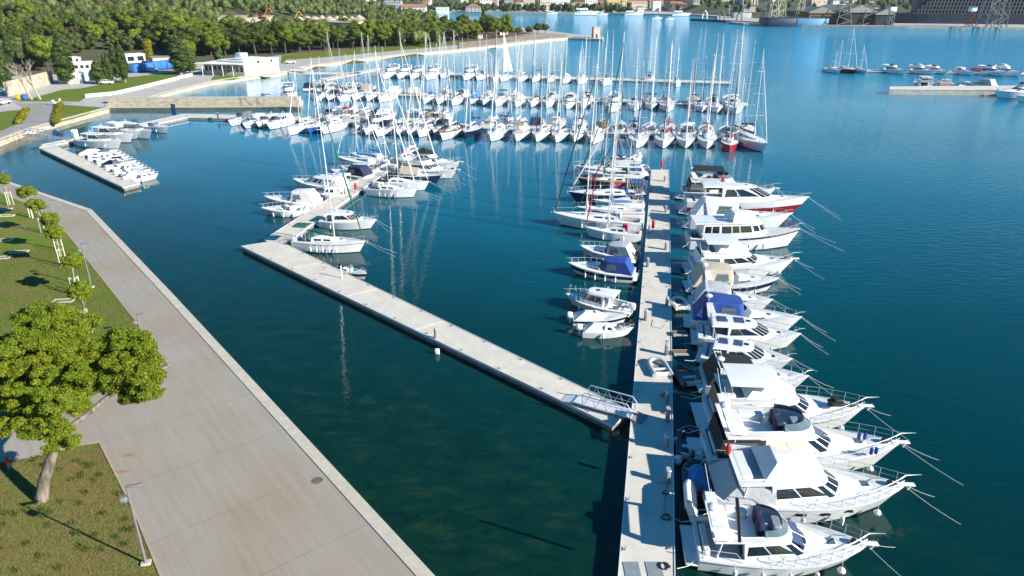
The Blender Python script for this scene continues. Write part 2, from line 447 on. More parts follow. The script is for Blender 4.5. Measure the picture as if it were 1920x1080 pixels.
# ---- flybridge yacht
def fly_yacht(stern, bow, label, group=None, B=None, canopy=None, fly_canvas=None, solar=0, hardtop=None, archy=True, stripe=None, hullc='gel', side_mat='glass',
              enclosure=None, lines=True, detail=2, fend=3, portholes=0, fen_side=-1, name='motor_yacht', bigtop=None, gap=1.5, louv=0, platform=True):
    root, L = root_at(name, stern, bow, 1.4, 1.9)
    tag(root, label, 'yacht', group)
    B = B or L * .3; h = Hull(L, B, L * .105, L * .155, .86, 2.2, .42, .12, .86)
    mats = [M[hullc], M['boot'], M[stripe or 'navy'], M['deck'], M['deck']]
    h.build(root, mats, (.02, .27, L * .05), (.82, .88) if stripe else None)
    zc = h.z(.3)
    m = MB(); m.tube([h.edge(t, 1, -.02, -.05) for t in [i / 16 for i in range(17)]] + [h.edge(t, -1, -.02, -.05) for t in [i / 16 for i in range(15, -1, -1)]], .04, 5)
    m.build('rub_rail', M['alu'], root)
    # saloon
    sal = Shell((.26 * L, .70 * L, B * .40, B * .33), (.25 * L, .56 * L, B * .36, B * .27), zc - .1, zc + L * .095, .16 * L, .11 * L, z0f=h.z(.66))
    m = MB(); sal.walls(m); so_ = m.build('saloon', [M['gel']], root)
    sal.pane(so_, 'side_window', .04, .36, .34, .88, .03, -.05, mat=M[side_mat]); sal.pane(so_, 'side_window', .38, .68, .36, .88, -.03, -.10, mat=M[side_mat])
    sal.screen(so_, .25, .9, .66)
    m = MB(); m.box(.255 * L - .03, .262 * L, -B * .22, B * .22, zc - L * .03, zc + L * .075); m.build('saloon_door', M['glass'], root)
    # foredeck trunk
    tr = Shell((.6 * L, .86 * L, B * .30, B * .12), (.6 * L, .82 * L, B * .24, B * .08), h.z(.7) - .05, h.z(.66) + L * .035, .1 * L, .08 * L, z1f=h.z(.84) + .04, z0f=h.z(.86) - .05)
    m = MB(); tr.walls(m, crown=.04); to = m.build('foredeck_trunk', M['gel'], root)
    cleat_hatch(to, .78 * L, h.z(.78) + L * .014, .5, 'clearglass')
    # flybridge overhangs the cockpit
    zf = zc + L * .1
    fl = Shell((.08 * L, .55 * L, B * .38, B * .30), (.06 * L, .52 * L, B * .43, B * .33), zf - .02, zf + L * .05, .14 * L, .14 * L)
    m = MB(); fl.walls(m, roof=False, inner=.07, floor=zf + .06); fo = m.build('flybridge', M['gel'], root)
    zt = zf + L * .05
    if not fly_canvas:
        sc2 = Shell((.36 * L, .52 * L, B * .33, B * .31), (.36 * L, .48 * L, B * .30, B * .28), zt, zt + L * .035, .13 * L, .12 * L)
        m = MB()
        for sd_ in (1, -1):
            sc2.win(m, .1, .6, 0, 1, side=sd_, off=.012); sc2.win(m, .6, .995, 0, 1, side=sd_, off=.012, n=6)
        m.build('fly_windscreen', M['clearglass'], fo)
        seats(fo, [(.10 * L, .17 * L, -B * .3, B * .3, zf + .06, zf + .5), (.17 * L, .3 * L, B * .16, B * .32, zf + .06, zf + .48)])
        seats(fo, [(.33 * L, .37 * L, -B * .2, -B * .02, zf + .06, zf + .95), (.33 * L, .37 * L, B * .04, B * .2, zf + .06, zf + .95)], 'navy_canvas', 'helm_seat')
        seats(fo, [(.41 * L, .46 * L, -B * .22, B * .02, zf + .06, zf + .9)], 'grey', 'helm_console')
    else:
        cv = Shell((.20 * L, .54 * L, B * .40, B * .33), (.27 * L, .40 * L, B * .22, B * .1), zt - .05, zt + L * .055, .14 * L, .06 * L)
        m = MB(); cv.walls(m, crown=.1); m.build('canvas_cover', M[fly_canvas], fo)
        seats(fo, [(.09 * L, .15 * L, -B * .3, B * .3, zf + .06, zf + .5)])
    if solar:
        for i in range(solar):
            y0 = (-B * .24 + i * B * .25) if solar > 1 else -B * .12
            x0, x1 = .545 * L, .60 * L
            m = MB(); za, zb = zf + .02, zf - L * .022
            m.add([(x0, y0, za), (x1, y0, zb), (x1, y0 + B * .22, zb), (x0, y0 + B * .22, za), (x0, y0, za - .05), (x1, y0, zb - .05), (x1, y0 + B * .22, zb - .05), (x0, y0 + B * .22, za - .05)],
                  [(0, 1, 2, 3), (7, 6, 5, 4), (0, 4, 5, 1), (1, 5, 6, 2), (2, 6, 7, 3), (3, 7, 4, 0)]); m.build('solar_panel', M['solar'], root)
    if archy: arch(fo, .13 * L, B * .42, zt - .1, zt + L * .06, -.05 * L)
    if hardtop: frame_top(fo, .1 * L, .42 * L, B * .38, zt, zt + L * .09, hardtop, 'hardtop', .08, .09)
    if bigtop:
        cv = Shell((.04 * L, .3 * L, B * .42, B * .40), (.06 * L, .29 * L, B * .38, B * .36), zc - .1, zf, .02 * L, .02 * L)
        m = MB(); cv.walls(m, roof=False); c_ = m.build('cockpit_enclosure', M[bigtop], root)
        cv.pane(c_, 'clear_panel', .06, .5, .2, .85, mat=M['clearglass'], off=.03)
    if enclosure:
        cv = Shell((-.02 * L, .3 * L, B * .43, B * .41), (.07 * L, .29 * L, B * .33, B * .36), zc - .05, zc + L * .075, .02 * L, .02 * L)
        m = MB(); cv.walls(m, crown=.05); m.build('cockpit_cover', M[enclosure], root)
    else:
        seats(root, [(.03 * L, .07 * L, -B * .28, B * .28, zc - L * .05, zc + .05)])
    m = MB()
    for s in (1, -1): m.tube([(.1 * L, s * B * .38, zc), (.12 * L, s * B * .37, zf)], .05, 6)
    m.build('fly_support', M['gel'], root)
    if platform:
        m = MB(); m.bbox(-.075 * L, .03, -B * .4, B * .4, .35, .47, .04); m.build('swim_platform', M['deck'], root)
    rail(h, .42, .985, .72, 8, parent=root, mid=True, over=.75)
    m = MB(); m.bbox(.90 * L, .93 * L, -.2, .2, h.z(.92) + .02, h.z(.92) + .28, .06); m.build('windlass', M['black'], root)
    m = MB()
    for s in (1, -1): m.tube([(.3 * L, s * B * .34, zf + .02), (.31 * L, s * B * .335, zf + .02 + .0)], .02, 4)
    for s in (1, -1): m.tube([h.edge(.03, s, .12, .05), h.edge(.03, s, .12, .62), h.edge(.2, s, .12, .62), h.edge(.25, s, .12, .05)], .02, 4)
    m.build('cockpit_rail', M['steel'], root)
    m = MB(); m.bbox(.95 * L, L + .5, -.16, .16, h.z(1) - .02, h.z(1) + .08, .03); m.tube([(L + .4, 0, h.z(1) + .05), (L + .15, 0, h.z(1) - .35)], .05, 5); m.build('bow_platform', M['gel'], root)
    for i in range(portholes):
        for s in (1, -1):
            t = .42 + .13 * i; q = h.pt(t, .66, s, .012); m = MB(); m.bbox(q.x - .3, q.x + .3, q.y - .02, q.y + .02, q.z - .09, q.z + .09, .015); m.build('porthole', M['glass'], root)
    for i in range(fend): fender(root, h, .2 + .62 * i / max(1, fend - 1), fen_side, ball=(i == fend - 1))
    if lines: moor(root, h, L * .3, 1.5); stern_lines(root, h, gap)
    return root, h

# ---- express cruiser / hardtop cruiser / pilot boat
def cruiser(stern, bow, label, group=None, style='canopy', canopy='blue_canvas', B=None, stripe=None, lines=True, fend=2, fen_side=-1, motor=False, side='glass',
            name='motor_cruiser', zz=1.1, arch_=False, solar=0, bow_cover=None, hullc='gel', gap=1.2, cat='motorboat'):
    root, L = root_at(name, stern, bow, zz, zz * 1.25)
    tag(root, label, cat, group)
    B = B or min(L * .34, 3.6); fs = max(.8, L * .125); h = Hull(L, B, fs, fs * 1.38, .84, 2.1, .4, .13, .84)
    mats = [M[hullc], M['boot'], M[stripe or 'navy'], M['deck'], M['deck']]
    h.build(root, mats, (.05, .46 if style in ('canopy', 'open') else .34, fs * .62), ((.2, .62) if stripe == 'maroon' else (.45, .85)) if stripe else None)
    if L > 4: rail(h, .46, .98, .5, 6, parent=root, over=.25)
    zc = h.z(.45)
    if style in ('canopy', 'open'):
        tr = Shell((.42 * L, .86 * L, B * .38, B * .16), (.44 * L, .8 * L, B * .3, B * .1), h.z(.5) - .08, h.z(.45) + L * .04, .14 * L, .12 * L, z1f=h.z(.84) + .03, z0f=h.z(.86) - .08)
        m = MB(); tr.walls(m, crown=.05); to = m.build('foredeck_trunk', M['gel'], root)
        cleat_hatch(to, .70 * L, h.z(.7) + L * .02, .42, 'clearglass')
        tr.pane(to, 'side_window', .2, .55, .25, .7, .02, -.03)
        ws = Shell((.30 * L, .60 * L, B * .41, B * .33), (.30 * L, .50 * L, B * .36, B * .27), zc + .02, zc + L * .085, .14 * L, .12 * L)
        m = MB()
        for s in (1, -1): ws.win(m, .15, .6, 0, 1, .12, 0, side=s); ws.win(m, .61, .995, 0, 1, side=s, n=6)
        m.build('windscreen', M['clearglass'], root)
        if style == 'canopy' and canopy:
            cv = Shell((.02 * L, .50 * L, B * .41, B * .34), (.12 * L, .46 * L, B * .34, B * .30), zc - .05, zc + L * .16, .05 * L, .05 * L, z1f=zc + L * .145)
            m = MB(); cv.walls(m, crown=.1); c_ = m.build('canopy', M[canopy], root)
            cv.pane(c_, 'clear_panel', .3, .55, .3, .8, .02, .0, mat=M['clearglass'], off=.02)
        else:
            seats(root, [(.08 * L, .15 * L, -B * .3, B * .3, zc - fs * .6, zc - .1)]); seats(root, [(.3 * L, .35 * L, -B * .25, -B * .05, zc - fs * .6, zc + .1), (.3 * L, .35 * L, B * .05, B * .25, zc - fs * .6, zc + .1)], 'deck', 'helm_seat')
        if arch_: arch(root, .2 * L, B * .44, zc, zc + L * .15, -.05 * L)
    else:
        a0, a1 = (.28, .68) if style == 'hardtop' else (.34, .68)
        ht = L * (.112 if style == 'hardtop' else .16)
        cb = Shell((a0 * L, (a1 + .07) * L, B * .40, B * .34), (a0 * L, a1 * L - L * (.14 if style == 'hardtop' else .03), B * .35, B * .27), zc - .1, zc + ht, .13 * L, .09 * L, z0f=h.z(.68))
        m = MB(); cb.walls(m, roof=True, crown=.05); co = m.build('cabin', M['gel'], root)
        cb.pane(co, 'side_window', .05, .31, .36, .88, .05, -.02, mat=M[side]); cb.pane(co, 'side_window', .33, .66, .36, .88, .0, -.14, mat=M[side])
        cb.screen(co, .3, .93, .67)
        m = MB(); m.box(a0 * L - .05, a0 * L + .02, -B * .2, B * .2, zc - fs * .45, zc + ht * .85); m.build('cabin_door', M['glass'], root)
        zt = zc + ht
        rf = Shell(((a0 - .16) * L, (a1 - (.11 if style == 'hardtop' else .02)) * L, B * .37, B * .29), ((a0 - .15) * L, (a1 - (.14 if style == 'hardtop' else .05)) * L, B * .34, B * .25), zt - .02, zt + .09, .1 * L, .09 * L)
        m = MB(); rf.walls(m, crown=.05); ro = m.build('roof', M['gel'], root)
        if solar:
            for i in range(solar): m = MB(); m.bbox((a0 - .1 + i * .16) * L, (a0 + .0 + i * .16) * L, -B * .14, B * .14, zt + .14, zt + .19, .02); m.build('solar_panel', M['solar'], ro)
        cleat_hatch(ro, (a1 - .2) * L, zt + .13, .4)
        m = MB()
        for s in (1, -1): m.tube([((a0 - .14) * L, s * B * .35, zc), ((a0 - .14) * L, s * B * .34, zt)], .035, 5)
        m.build('roof_support', M['gel'], root)
        tr = Shell((.62 * L, .88 * L, B * .30, B * .12), (.62 * L, .84 * L, B * .24, B * .08), h.z(.7) - .05, h.z(.66) + L * .025, .1 * L, .08 * L, z1f=h.z(.85) + .03, z0f=h.z(.88) - .05)
        m = MB(); tr.walls(m, crown=.03); to = m.build('foredeck_trunk', M['gel'], root); cleat_hatch(to, .78 * L, h.z(.76) + L * .012, .4)
        if canopy:
            cv = Shell((.03 * L, (a0 - .005) * L, B * .40, B * .38), (.08 * L, (a0 - .005) * L, B * .32, B * .32), zc - .05, zt - .06, .01, .01)
            m = MB(); cv.walls(m, crown=.03); m.build('canopy', M[canopy], root)
        else: seats(root, [(.07 * L, .13 * L, -B * .3, B * .3, zc - fs * .6, zc - .1)])
        m = MB(); m.tube([((a0) * L, 0, zt + .1), ((a0 - .03) * L, 0, zt + .7)], .03, 5); m.tube([((a0) * L, -.3, zt + .55), ((a0) * L, .3, zt + .55)], .02, 4); m.build('light_mast', M['gel'], ro)
    if L > 6:
        m = MB(); m.bbox(-.06 * L, .03, -B * .36, B * .36, .28, .38, .03); m.build('swim_platform', M['deck'], root)
    if motor: outboard(root, -.1, 0, h.z(0) * .65, 1.1, 'outboard' if motor is True else motor)
    for i in range(fend): fender(root, h, .25 + .45 * i / max(1, fend - 1), fen_side, r=.1, ln=.45)
    if lines: moor(root, h, L * .33, .9); stern_lines(root, h, gap)
    return root, h

# ---- sailing boat
def sail(stern, bow, label, group=None, furl_k=1.0, L=None, cover='white_canvas', hood=None, bimini=None, hullc='gel', stripe=None, mast_py=None, mast_h=None, furl='white_canvas', B=None,
         mast_t=.58, fend=2, fen_side=-1, mizzen=False, tent=None, lines=True, deckm='deck', spread=2, name='sailing_boat', detail=2, zz=1.05, gap=1.2, full_sail=False, rot=None, boots='boot', mastm='alu'):
    if L is None: root, L = root_at(name, stern, bow, zz, zz * 1.15)
    else:      # bow given with a length and a heading
        Bw = GV(bow, zz); d = Vector((math.cos(rot), math.sin(rot), 0)); S = Bw - d * L
        root = empty(name, (S.x, S.y, 0), rot)
    tag(root, label, 'sailboat', group)
    B = B or L * .33; fs = .66 + L * .055; h = Hull(L, B, fs, fs * 1.28, .70, 1.95, .45, .1, .88)
    mats = [M[hullc], M[boots], M[stripe or 'navy'], M[deckm], M['teak']]
    h.build(root, mats, (.04, .27, .5), (.80, .88) if stripe else None, coam=.7, n=16 if detail > 1 else 12)
    zc = h.z(.3)
    cr = Shell((.27 * L, .76 * L, B * .28, B * .17), (.28 * L, .72 * L, B * .22, B * .12), zc - .06, zc + .52, .16 * L, .15 * L, z1f=h.z(.7) + .12, z0f=h.z(.76) - .05)
    m = MB(); cr.walls(m, crown=.05); co = m.build('coachroof', M['gel'], root)
    cr.pane(co, 'cabin_window', .08, .26, .3, .78, mat=M['glass']); cr.pane(co, 'cabin_window', .32, .5, .3, .78, mat=M['glass'])
    if detail > 1: cleat_hatch(co, .66 * L, h.z(.66) + .2, .42)
    mx = mast_t * L
    base = root.matrix_basis @ Vector((0, 0, 0)); a = root.rotation_euler.z
    foot = Vector((root.location.x + math.cos(a) * mx, root.location.y + math.sin(a) * mx, 0))
    Hm = mast_h or (top_height(foot, mast_py) if mast_py is not None else L * 1.45)
    zt = zc + .45
    def rig(mx, Hm, boomL, nsp, cov, jib=None, nm='mast'):
        m = MB(); m.tube([(mx, 0, zt - .3), (mx - .01 * Hm, 0, Hm * .5), (mx - .03 * Hm, 0, Hm)], .075 if L > 9 else .06, 7, r2=.045); mo = m.build(nm, M[mastm], root)
        rk = lambda z: mx - .03 * Hm * (z / Hm) ** 1.5
        for i in range(nsp):
            z = zt + (Hm - zt) * (i + 1) / (nsp + 1); wd = B * (.36 - .08 * i); m = MB(); m.tube([(rk(z) - .12, wd, z + .1), (rk(z), 0, z), (rk(z) - .12, -wd, z + .1)], .03, 4); m.build('spreader', M[mastm], mo)
        m = MB()
        for s in (1, -1):
            m.tube([(mx, s * B * .44, h.z(mx / L)), (rk(Hm * .6) - .1, s * B * .33, zt + (Hm - zt) / (nsp + 1)), (rk(Hm), 0, Hm * .98)], .014, 3)
            m.tube([(mx - .5, s * B * .43, h.z(mx / L)), (rk(Hm * .5), 0, Hm * .55)], .012, 3)
        m.tube([(.05, 0, h.z(0) + .1), (rk(Hm), 0, Hm * .99)], .014, 3)
        if not jib: m.tube([(L * .98, 0, h.z(1) + .1), (rk(Hm), 0, Hm * .96)], .014, 3)
        m.build('rigging', M['wire'], root)
        zb = zt + .75
        if detail > 1:
            m = MB(); m.tube([(mx - .1, 0, zt + .5), (mx - .1 - boomL, 0, zb - .12)], .06, 6); bo = m.build('boom', M[mastm], root)
        else: bo = root
        if cov:
            m = MB(); n = 8
            rr = [.06 + .17 * math.sin(math.pi * (.12 + .8 * (1 - i / n))) * (1 - .3 * i / n) for i in range(n + 1)]; rr[0] = .2
            m.tube([(mx - .12 - boomL * i / n, 0, zt + .68 + (.32 if i == 0 else .05) * (1 - i / n)) for i in range(n + 1)], rr, 7)
            m.tube([(mx - .16, 0, zt + .6), (mx - .1, 0, zt + 1.7)], [.2, .1], 6)
            m.build('sail_cover', M[cov], bo)
        if jib:
            m = MB(); p0, p1 = Vector((L * .97, 0, h.z(1) + .35)), Vector((rk(Hm), 0, Hm * .95)); p1 = p0.lerp(p1, furl_k); m.tube([p0, p0.lerp(p1, .3), p1], [.07, .1, .035], 6); m.build('furled_jib', M[jib], root)
            if furl_k < 1: m = MB(); m.tube([p1, Vector((rk(Hm), 0, Hm * .95))], .05, 5); m.build('furled_jib_head', M['navy'], root)
        return rk
    rk = rig(mx, Hm, mx - .2 * L, spread, cover, furl)
    if mizzen: rig(.16 * L, Hm * .68, .14 * L, 1, cover, None)
    if full_sail:
        m = MB(); p = [(mx - .25, 0, zt + 1.1), (.38 * L, 2.7, zt + 1.2), (rk(Hm) - .1, 0, Hm * .97)]
        n = 8; vs = []
        for i in range(n + 1):
            k = i / n; a_ = Vector(p[0]).lerp(Vector(p[2]), k); b_ = Vector(p[1]).lerp(Vector(p[2]), k ** 1.15)
            vs += [a_, a_.lerp(b_, .5) + Vector((.35 * (1 - k), 0, 0)), b_]
        fs = []
        for i in range(n):
            for j in range(2): q = i * 3 + j; fs.append((q, q + 1, q + 4, q + 3))
        b0 = len(vs); vs += [v + Vector((-.02, 0, 0)) for v in vs]; fs += [tuple(b0 + x for x in f[::-1]) for f in fs]
        m.add(vs, fs); m.build('mainsail', M['white_canvas'], root)
    if hood:
        cv = Shell((.24 * L, .37 * L, B * .27, B * .22), (.25 * L, .33 * L, B * .22, B * .17), zt - .25, zt + .45, .08 * L, .06 * L)
        m = MB(); cv.walls(m, crown=.08); c_ = m.build('sprayhood', M[hood], root); cv.screen(c_, .3, .8, .66, mat=M['clearglass'])
    if bimini: frame_top(root, .03 * L, .22 * L, B * .3, zc, zc + 1.75, bimini)
    if tent:
        m = MB(); y0 = B * .36; x0, x1 = .22 * L, mx + .15 * L; z0, z1 = h.z(.4) + .25, zt + 1.0
        m.add([(x0, -y0, z0), (x1, -y0 * .8, z0), (x1, y0 * .8, z0), (x0, y0, z0), (x0, 0, z1), (x1, 0, z1 - .2)],
              [(0, 1, 5, 4), (3, 4, 5, 2), (0, 4, 3), (1, 2, 5), (0, 3, 2, 1)]); m.build('boat_tent', M[tent], root, smooth=False)
    # wheel + pushpit
    if detail > 1:
        m = MB(); m.tube([(.12 * L + .05 * math.cos(t) * 0, .35 * math.cos(t), zc + .25 + .35 * math.sin(t)) for t in [i * math.pi / 5 for i in range(11)]], .02, 4); m.box(.12 * L - .08, .12 * L + .08, -.08, .08, zc - .45, zc + .3); m.build('helm_wheel', M['steel'], root)
    m = MB()
    for s in (1, -1):
        top = [h.edge(t, s, .08, .6) for t in [.02 + .96 * i / 10 for i in range(11)]]; m.tube(top, .015, 3)
        for i in range(0, 11, 2 if detail > 1 else 4): m.tube([h.edge(.02 + .96 * i / 10, s, .08, 0), top[i]], .016, 3)
    m.tube([h.edge(.02, 1, .08, .6), h.edge(.02, -1, .08, .6)], .018, 4); m.tube([h.edge(.98, 1, .08, .6), (L + .1, 0, h.z(1) + .62), h.edge(.98, -1, .08, .6)], .018, 4)
    m.build('lifeline_rail', M['steel'], root)
    m = MB(); m.tube([(L * .93, 0, h.z(1) + .06), (L + .25, 0, h.z(1) + .02), (L + .15, 0, h.z(1) - .3)], .05, 5); m.build('anchor', M['steel'], root)
    for i in range(fend): fender(root, h, .3 + .35 * i / max(1, fend - 1), fen_side, r=.11, ln=.5)
    if lines: moor(root, h, 4.5, .7)
    return root, h

# ---- small craft
def runabout(stern, bow, label, group=None, console=True, motor='outboard', cover=None, hullc='gel', stripe=None, cuddy=False, ttop=None, name='small_motorboat', fend=1, lines=False, gap=.8, B=None):
    root, L = root_at(name, stern, bow, .6, .75)
    tag(root, label, 'motorboat', group)
    B = B or L * .38; h = Hull(L, B, .6, .85, .88, 2.2, .4, .12, .84)
    h.build(root, [M[hullc], M['boot'], M[stripe or 'navy'], M['deck'], M['deck']], (.06, .56 if not cuddy else .42, .38), (.5, .9) if stripe else None)
    rail(h, .6, .98, .32, 4, parent=root, over=.1)
    zc = h.z(.4)
    if cuddy:
        cb = Shell((.42 * L, .80 * L, B * .40, B * .26), (.44 * L, .66 * L, B * .30, B * .18), zc - .03, zc + .48, .16 * L, .12 * L)
        m = MB(); cb.walls(m, crown=.04); co = m.build('cuddy_cabin', M['gel'], root); cb.pane(co, 'side_window', .2, .55, .3, .8, .03, -.04); cb.screen(co, .3, .9, .7)
    if console:
        m = MB(); m.bbox(.34 * L, .42 * L, -B * .14, B * .14, zc - .38, zc + .35, .05); c_ = m.build('console', M['gel'], root)
        m = MB(); m.add([(.42 * L, -B * .16, zc + .33), (.42 * L, B * .16, zc + .33), (.38 * L, B * .13, zc + .65), (.38 * L, -B * .13, zc + .65), (.41 * L, -B * .16, zc + .33), (.41 * L, B * .16, zc + .33), (.37 * L, B * .13, zc + .65), (.37 * L, -B * .13, zc + .65)],
                        [(0, 1, 2, 3), (7, 6, 5, 4), (0, 4, 5, 1), (1, 5, 6, 2), (2, 6, 7, 3), (3, 7, 4, 0)]); m.build('windscreen', M['clearglass'], c_)
    seats(root, [(.1 * L, .17 * L, -B * .34, B * .34, zc - .38, zc - .05)])
    if cover:
        cv = Shell((.03 * L, .62 * L, B * .43, B * .40), (.2 * L, .45 * L, B * .12, B * .08), zc + .02, zc + .55, .2 * L, .1 * L)
        m = MB(); cv.walls(m, crown=.05); m.build('boat_cover', M[cover], root)
    if ttop: frame_top(root, .22 * L, .5 * L, B * .34, zc - .1, zc + 1.45, ttop, 'sun_top', .06)
    if motor: outboard(root, -.05, 0, .42, .9, motor)
    for i in range(fend): fender(root, h, .4, -1, r=.09, ln=.4)
    if lines: stern_lines(root, h, gap)
    return root, h
def inflatable(loc, rz, L, label, group=None, tube='hypalon', cover=None, z=.0, motor=False, tilt=0, name='inflatable_dinghy'):
    root = empty(name, (loc.x, loc.y, z), rz, label, 'dinghy', group); root.rotation_euler.y = tilt
    m = MB(); B = L * .26; r = L * .075
    pts = [(0, -B, r)] + [(L * .6 * i / 4 + .0, -B, r) for i in range(1, 5)]
    pts += [(L * .6 + L * .36 * math.sin(a), -B * math.cos(a), r + .12 * math.sin(a)) for a in [i * math.pi / 10 for i in range(1, 10)]]
    pts += [(L * .6 * (4 - i) / 4, B, r) for i in range(0, 5)]
    m.tube(pts, r, 10); m.build('tube', M[tube], root)
    m = MB(); m.box(.1, L * .7, -B * .8, B * .8, .02, .08); m.build('floor', M['grey'], root)
    m = MB(); m.box(L * .3, L * .38, -B, B, r, r * 1.5); m.build('seat', M['deck'], root)
    m = MB(); m.box(.05, .1, -B * .85, B * .85, .05, r * 2.1); m.build('transom', M['deck'], root)
    if cover:
        cv = Shell((-.02, L * .97, B * 1.2, B), (L * .2, L * .7, B * .4, B * .3), r * .9, r * 2 + .35, L * .35, L * .2); m = MB(); cv.walls(m); m.build('cover', M[cover], root)
    if motor: outboard(root, 0, 0, r * 1.6, .7)
    return root
# ================================================================ setting
def ss(x, a, b): t = min(1, max(0, (x - a) / (b - a))); return t * t * (3 - 2 * t)
def inpoly(x, y, P):
    c = False; j = len(P) - 1
    for i in range(len(P)):
        if (P[i][1] > y) != (P[j][1] > y) and x < (P[j][0] - P[i][0]) * (y - P[i][1]) / (P[j][1] - P[i][1]) + P[i][0]: c = not c
        j = i
    return c
def GP(L, z): return [tuple(G(x, y, z)[:2]) for x, y in L]
LZ = 1.25
q0, q1 = G(320, 547, 0), G(815, 1080, 0); qd = (q1 - q0); qd.z = 0; qd.normalize(); qn = Vector((-qd.y, qd.x, 0)) * 1.0   # qn points to the water
if (G(900, 800) - q0).dot(qn) < 0: qn = -qn
QA = math.atan2(qd.y, qd.x)

def N(t, ty, **k):
    n = t.nodes.new(ty)
    for a, b in k.items(): setattr(n, a, b)
    return n
def water_material():
    m = bpy.data.materials.new("water"); m.use_nodes = True; t = m.node_tree; b = t.nodes["Principled BSDF"]; lk = t.links.new
    b.inputs["Roughness"].default_value = .045; b.inputs["IOR"].default_value = 1.333
    tc = N(t, "ShaderNodeTexCoord"); P = tc.outputs["Object"]
    sub = N(t, "ShaderNodeVectorMath", operation='SUBTRACT'); sub.inputs[1].default_value = q0; lk(P, sub.inputs[0])
    dot = N(t, "ShaderNodeVectorMath", operation='DOT_PRODUCT'); dot.inputs[1].default_value = qn; lk(sub.outputs[0], dot.inputs[0])
    n1 = N(t, "ShaderNodeTexNoise"); n1.inputs["Scale"].default_value = .07; n1.inputs["Detail"].default_value = 5; lk(P, n1.inputs[0])
    # depth: distance from the quay, disturbed by noise
    ad = N(t, "ShaderNodeMath", operation='MULTIPLY_ADD'); lk(n1.outputs[0], ad.inputs[0]); ad.inputs[1].default_value = 26; lk(dot.outputs["Value"], ad.inputs[2])
    mr = N(t, "ShaderNodeMapRange"); mr.inputs[1].default_value = 11; mr.inputs[2].default_value = 50; mr.inputs[3].default_value = 1; mr.inputs[4].default_value = 0; lk(ad.outputs[0], mr.inputs[0])
    # weed mottling on the sea bed
    mp = N(t, "ShaderNodeMapping"); mp.inputs["Rotation"].default_value = (0, 0, -QA + .5); mp.inputs["Scale"].default_value = (.26, .60, 1); lk(P, mp.inputs[0])
    n2 = N(t, "ShaderNodeTexNoise"); n2.inputs["Scale"].default_value = 1.5; n2.inputs["Detail"].default_value = 11; n2.inputs["Roughness"].default_value = .78; n2.inputs["Distortion"].default_value = .25; lk(mp.outputs[0], n2.inputs[0])
    r2 = N(t, "ShaderNodeValToRGB"); e = r2.color_ramp.elements; e[0].position = .36; e[0].color = (.0010, .015, .009, 1); e[1].position = .74; e[1].color = (.026, .050, .011, 1)
    x = e.new(.53); x.color = (.0032, .026, .015, 1); lk(n2.outputs[0], r2.inputs[0])
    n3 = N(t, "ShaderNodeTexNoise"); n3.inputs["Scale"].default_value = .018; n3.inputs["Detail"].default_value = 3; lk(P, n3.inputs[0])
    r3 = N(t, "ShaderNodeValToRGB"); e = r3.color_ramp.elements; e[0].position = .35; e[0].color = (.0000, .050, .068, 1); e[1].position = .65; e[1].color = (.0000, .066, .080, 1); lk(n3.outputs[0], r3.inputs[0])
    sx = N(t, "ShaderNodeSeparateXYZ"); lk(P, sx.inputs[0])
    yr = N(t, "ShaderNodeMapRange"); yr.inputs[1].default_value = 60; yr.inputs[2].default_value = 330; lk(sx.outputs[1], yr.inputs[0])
    nr = N(t, "ShaderNodeMapRange"); nr.inputs[1].default_value = 25; nr.inputs[2].default_value = 100; nr.inputs[3].default_value = .34; lk(sx.outputs[1], nr.inputs[0])  # near water darkened along y: shade put into the base colour
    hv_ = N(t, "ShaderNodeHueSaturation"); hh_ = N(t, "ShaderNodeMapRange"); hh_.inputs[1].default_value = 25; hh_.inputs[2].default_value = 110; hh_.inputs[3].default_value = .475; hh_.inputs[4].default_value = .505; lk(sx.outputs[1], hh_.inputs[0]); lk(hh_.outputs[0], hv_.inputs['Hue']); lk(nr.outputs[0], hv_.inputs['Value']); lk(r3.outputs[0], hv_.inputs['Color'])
    mf = N(t, "ShaderNodeMix", data_type='RGBA'); lk(yr.outputs[0], mf.inputs[0]); lk(hv_.outputs[0], mf.inputs[6]); mf.inputs[7].default_value = (.0, .29, .52, 1)  # far water's blue sky reflection painted into the base colour, growing with y
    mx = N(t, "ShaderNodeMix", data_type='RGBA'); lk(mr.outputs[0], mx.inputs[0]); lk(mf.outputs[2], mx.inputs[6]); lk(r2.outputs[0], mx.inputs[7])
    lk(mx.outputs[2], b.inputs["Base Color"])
    # wavelets; the open water beyond the pontoons is rougher
    w1 = N(t, "ShaderNodeTexNoise"); w1.inputs["Scale"].default_value = 1.1; w1.inputs["Detail"].default_value = 3; w1.inputs["Roughness"].default_value = .55
    mp2 = N(t, "ShaderNodeMapping"); mp2.inputs["Scale"].default_value = (.55, 1.25, 1); mp2.inputs["Rotation"].default_value = (0, 0, .12); lk(P, mp2.inputs[0]); lk(mp2.outputs[0], w1.inputs[0])
    xr = N(t, "ShaderNodeMapRange"); xr.inputs[1].default_value = 15; xr.inputs[2].default_value = 75; xr.inputs[3].default_value = .055; xr.inputs[4].default_value = .19; lk(sx.outputs[0], xr.inputs[0])
    n4 = N(t, "ShaderNodeTexNoise"); n4.inputs["Scale"].default_value = .012; n4.inputs["Detail"].default_value = 2
    mp3 = N(t, "ShaderNodeMapping"); mp3.inputs["Scale"].default_value = (.35, 1.6, 1); lk(P, mp3.inputs[0]); lk(mp3.outputs[0], n4.inputs[0])
    pr = N(t, "ShaderNodeMapRange"); pr.inputs[1].default_value = .4; pr.inputs[2].default_value = .62; pr.inputs[3].default_value = .55; pr.inputs[4].default_value = 1.3; lk(n4.outputs[0], pr.inputs[0])
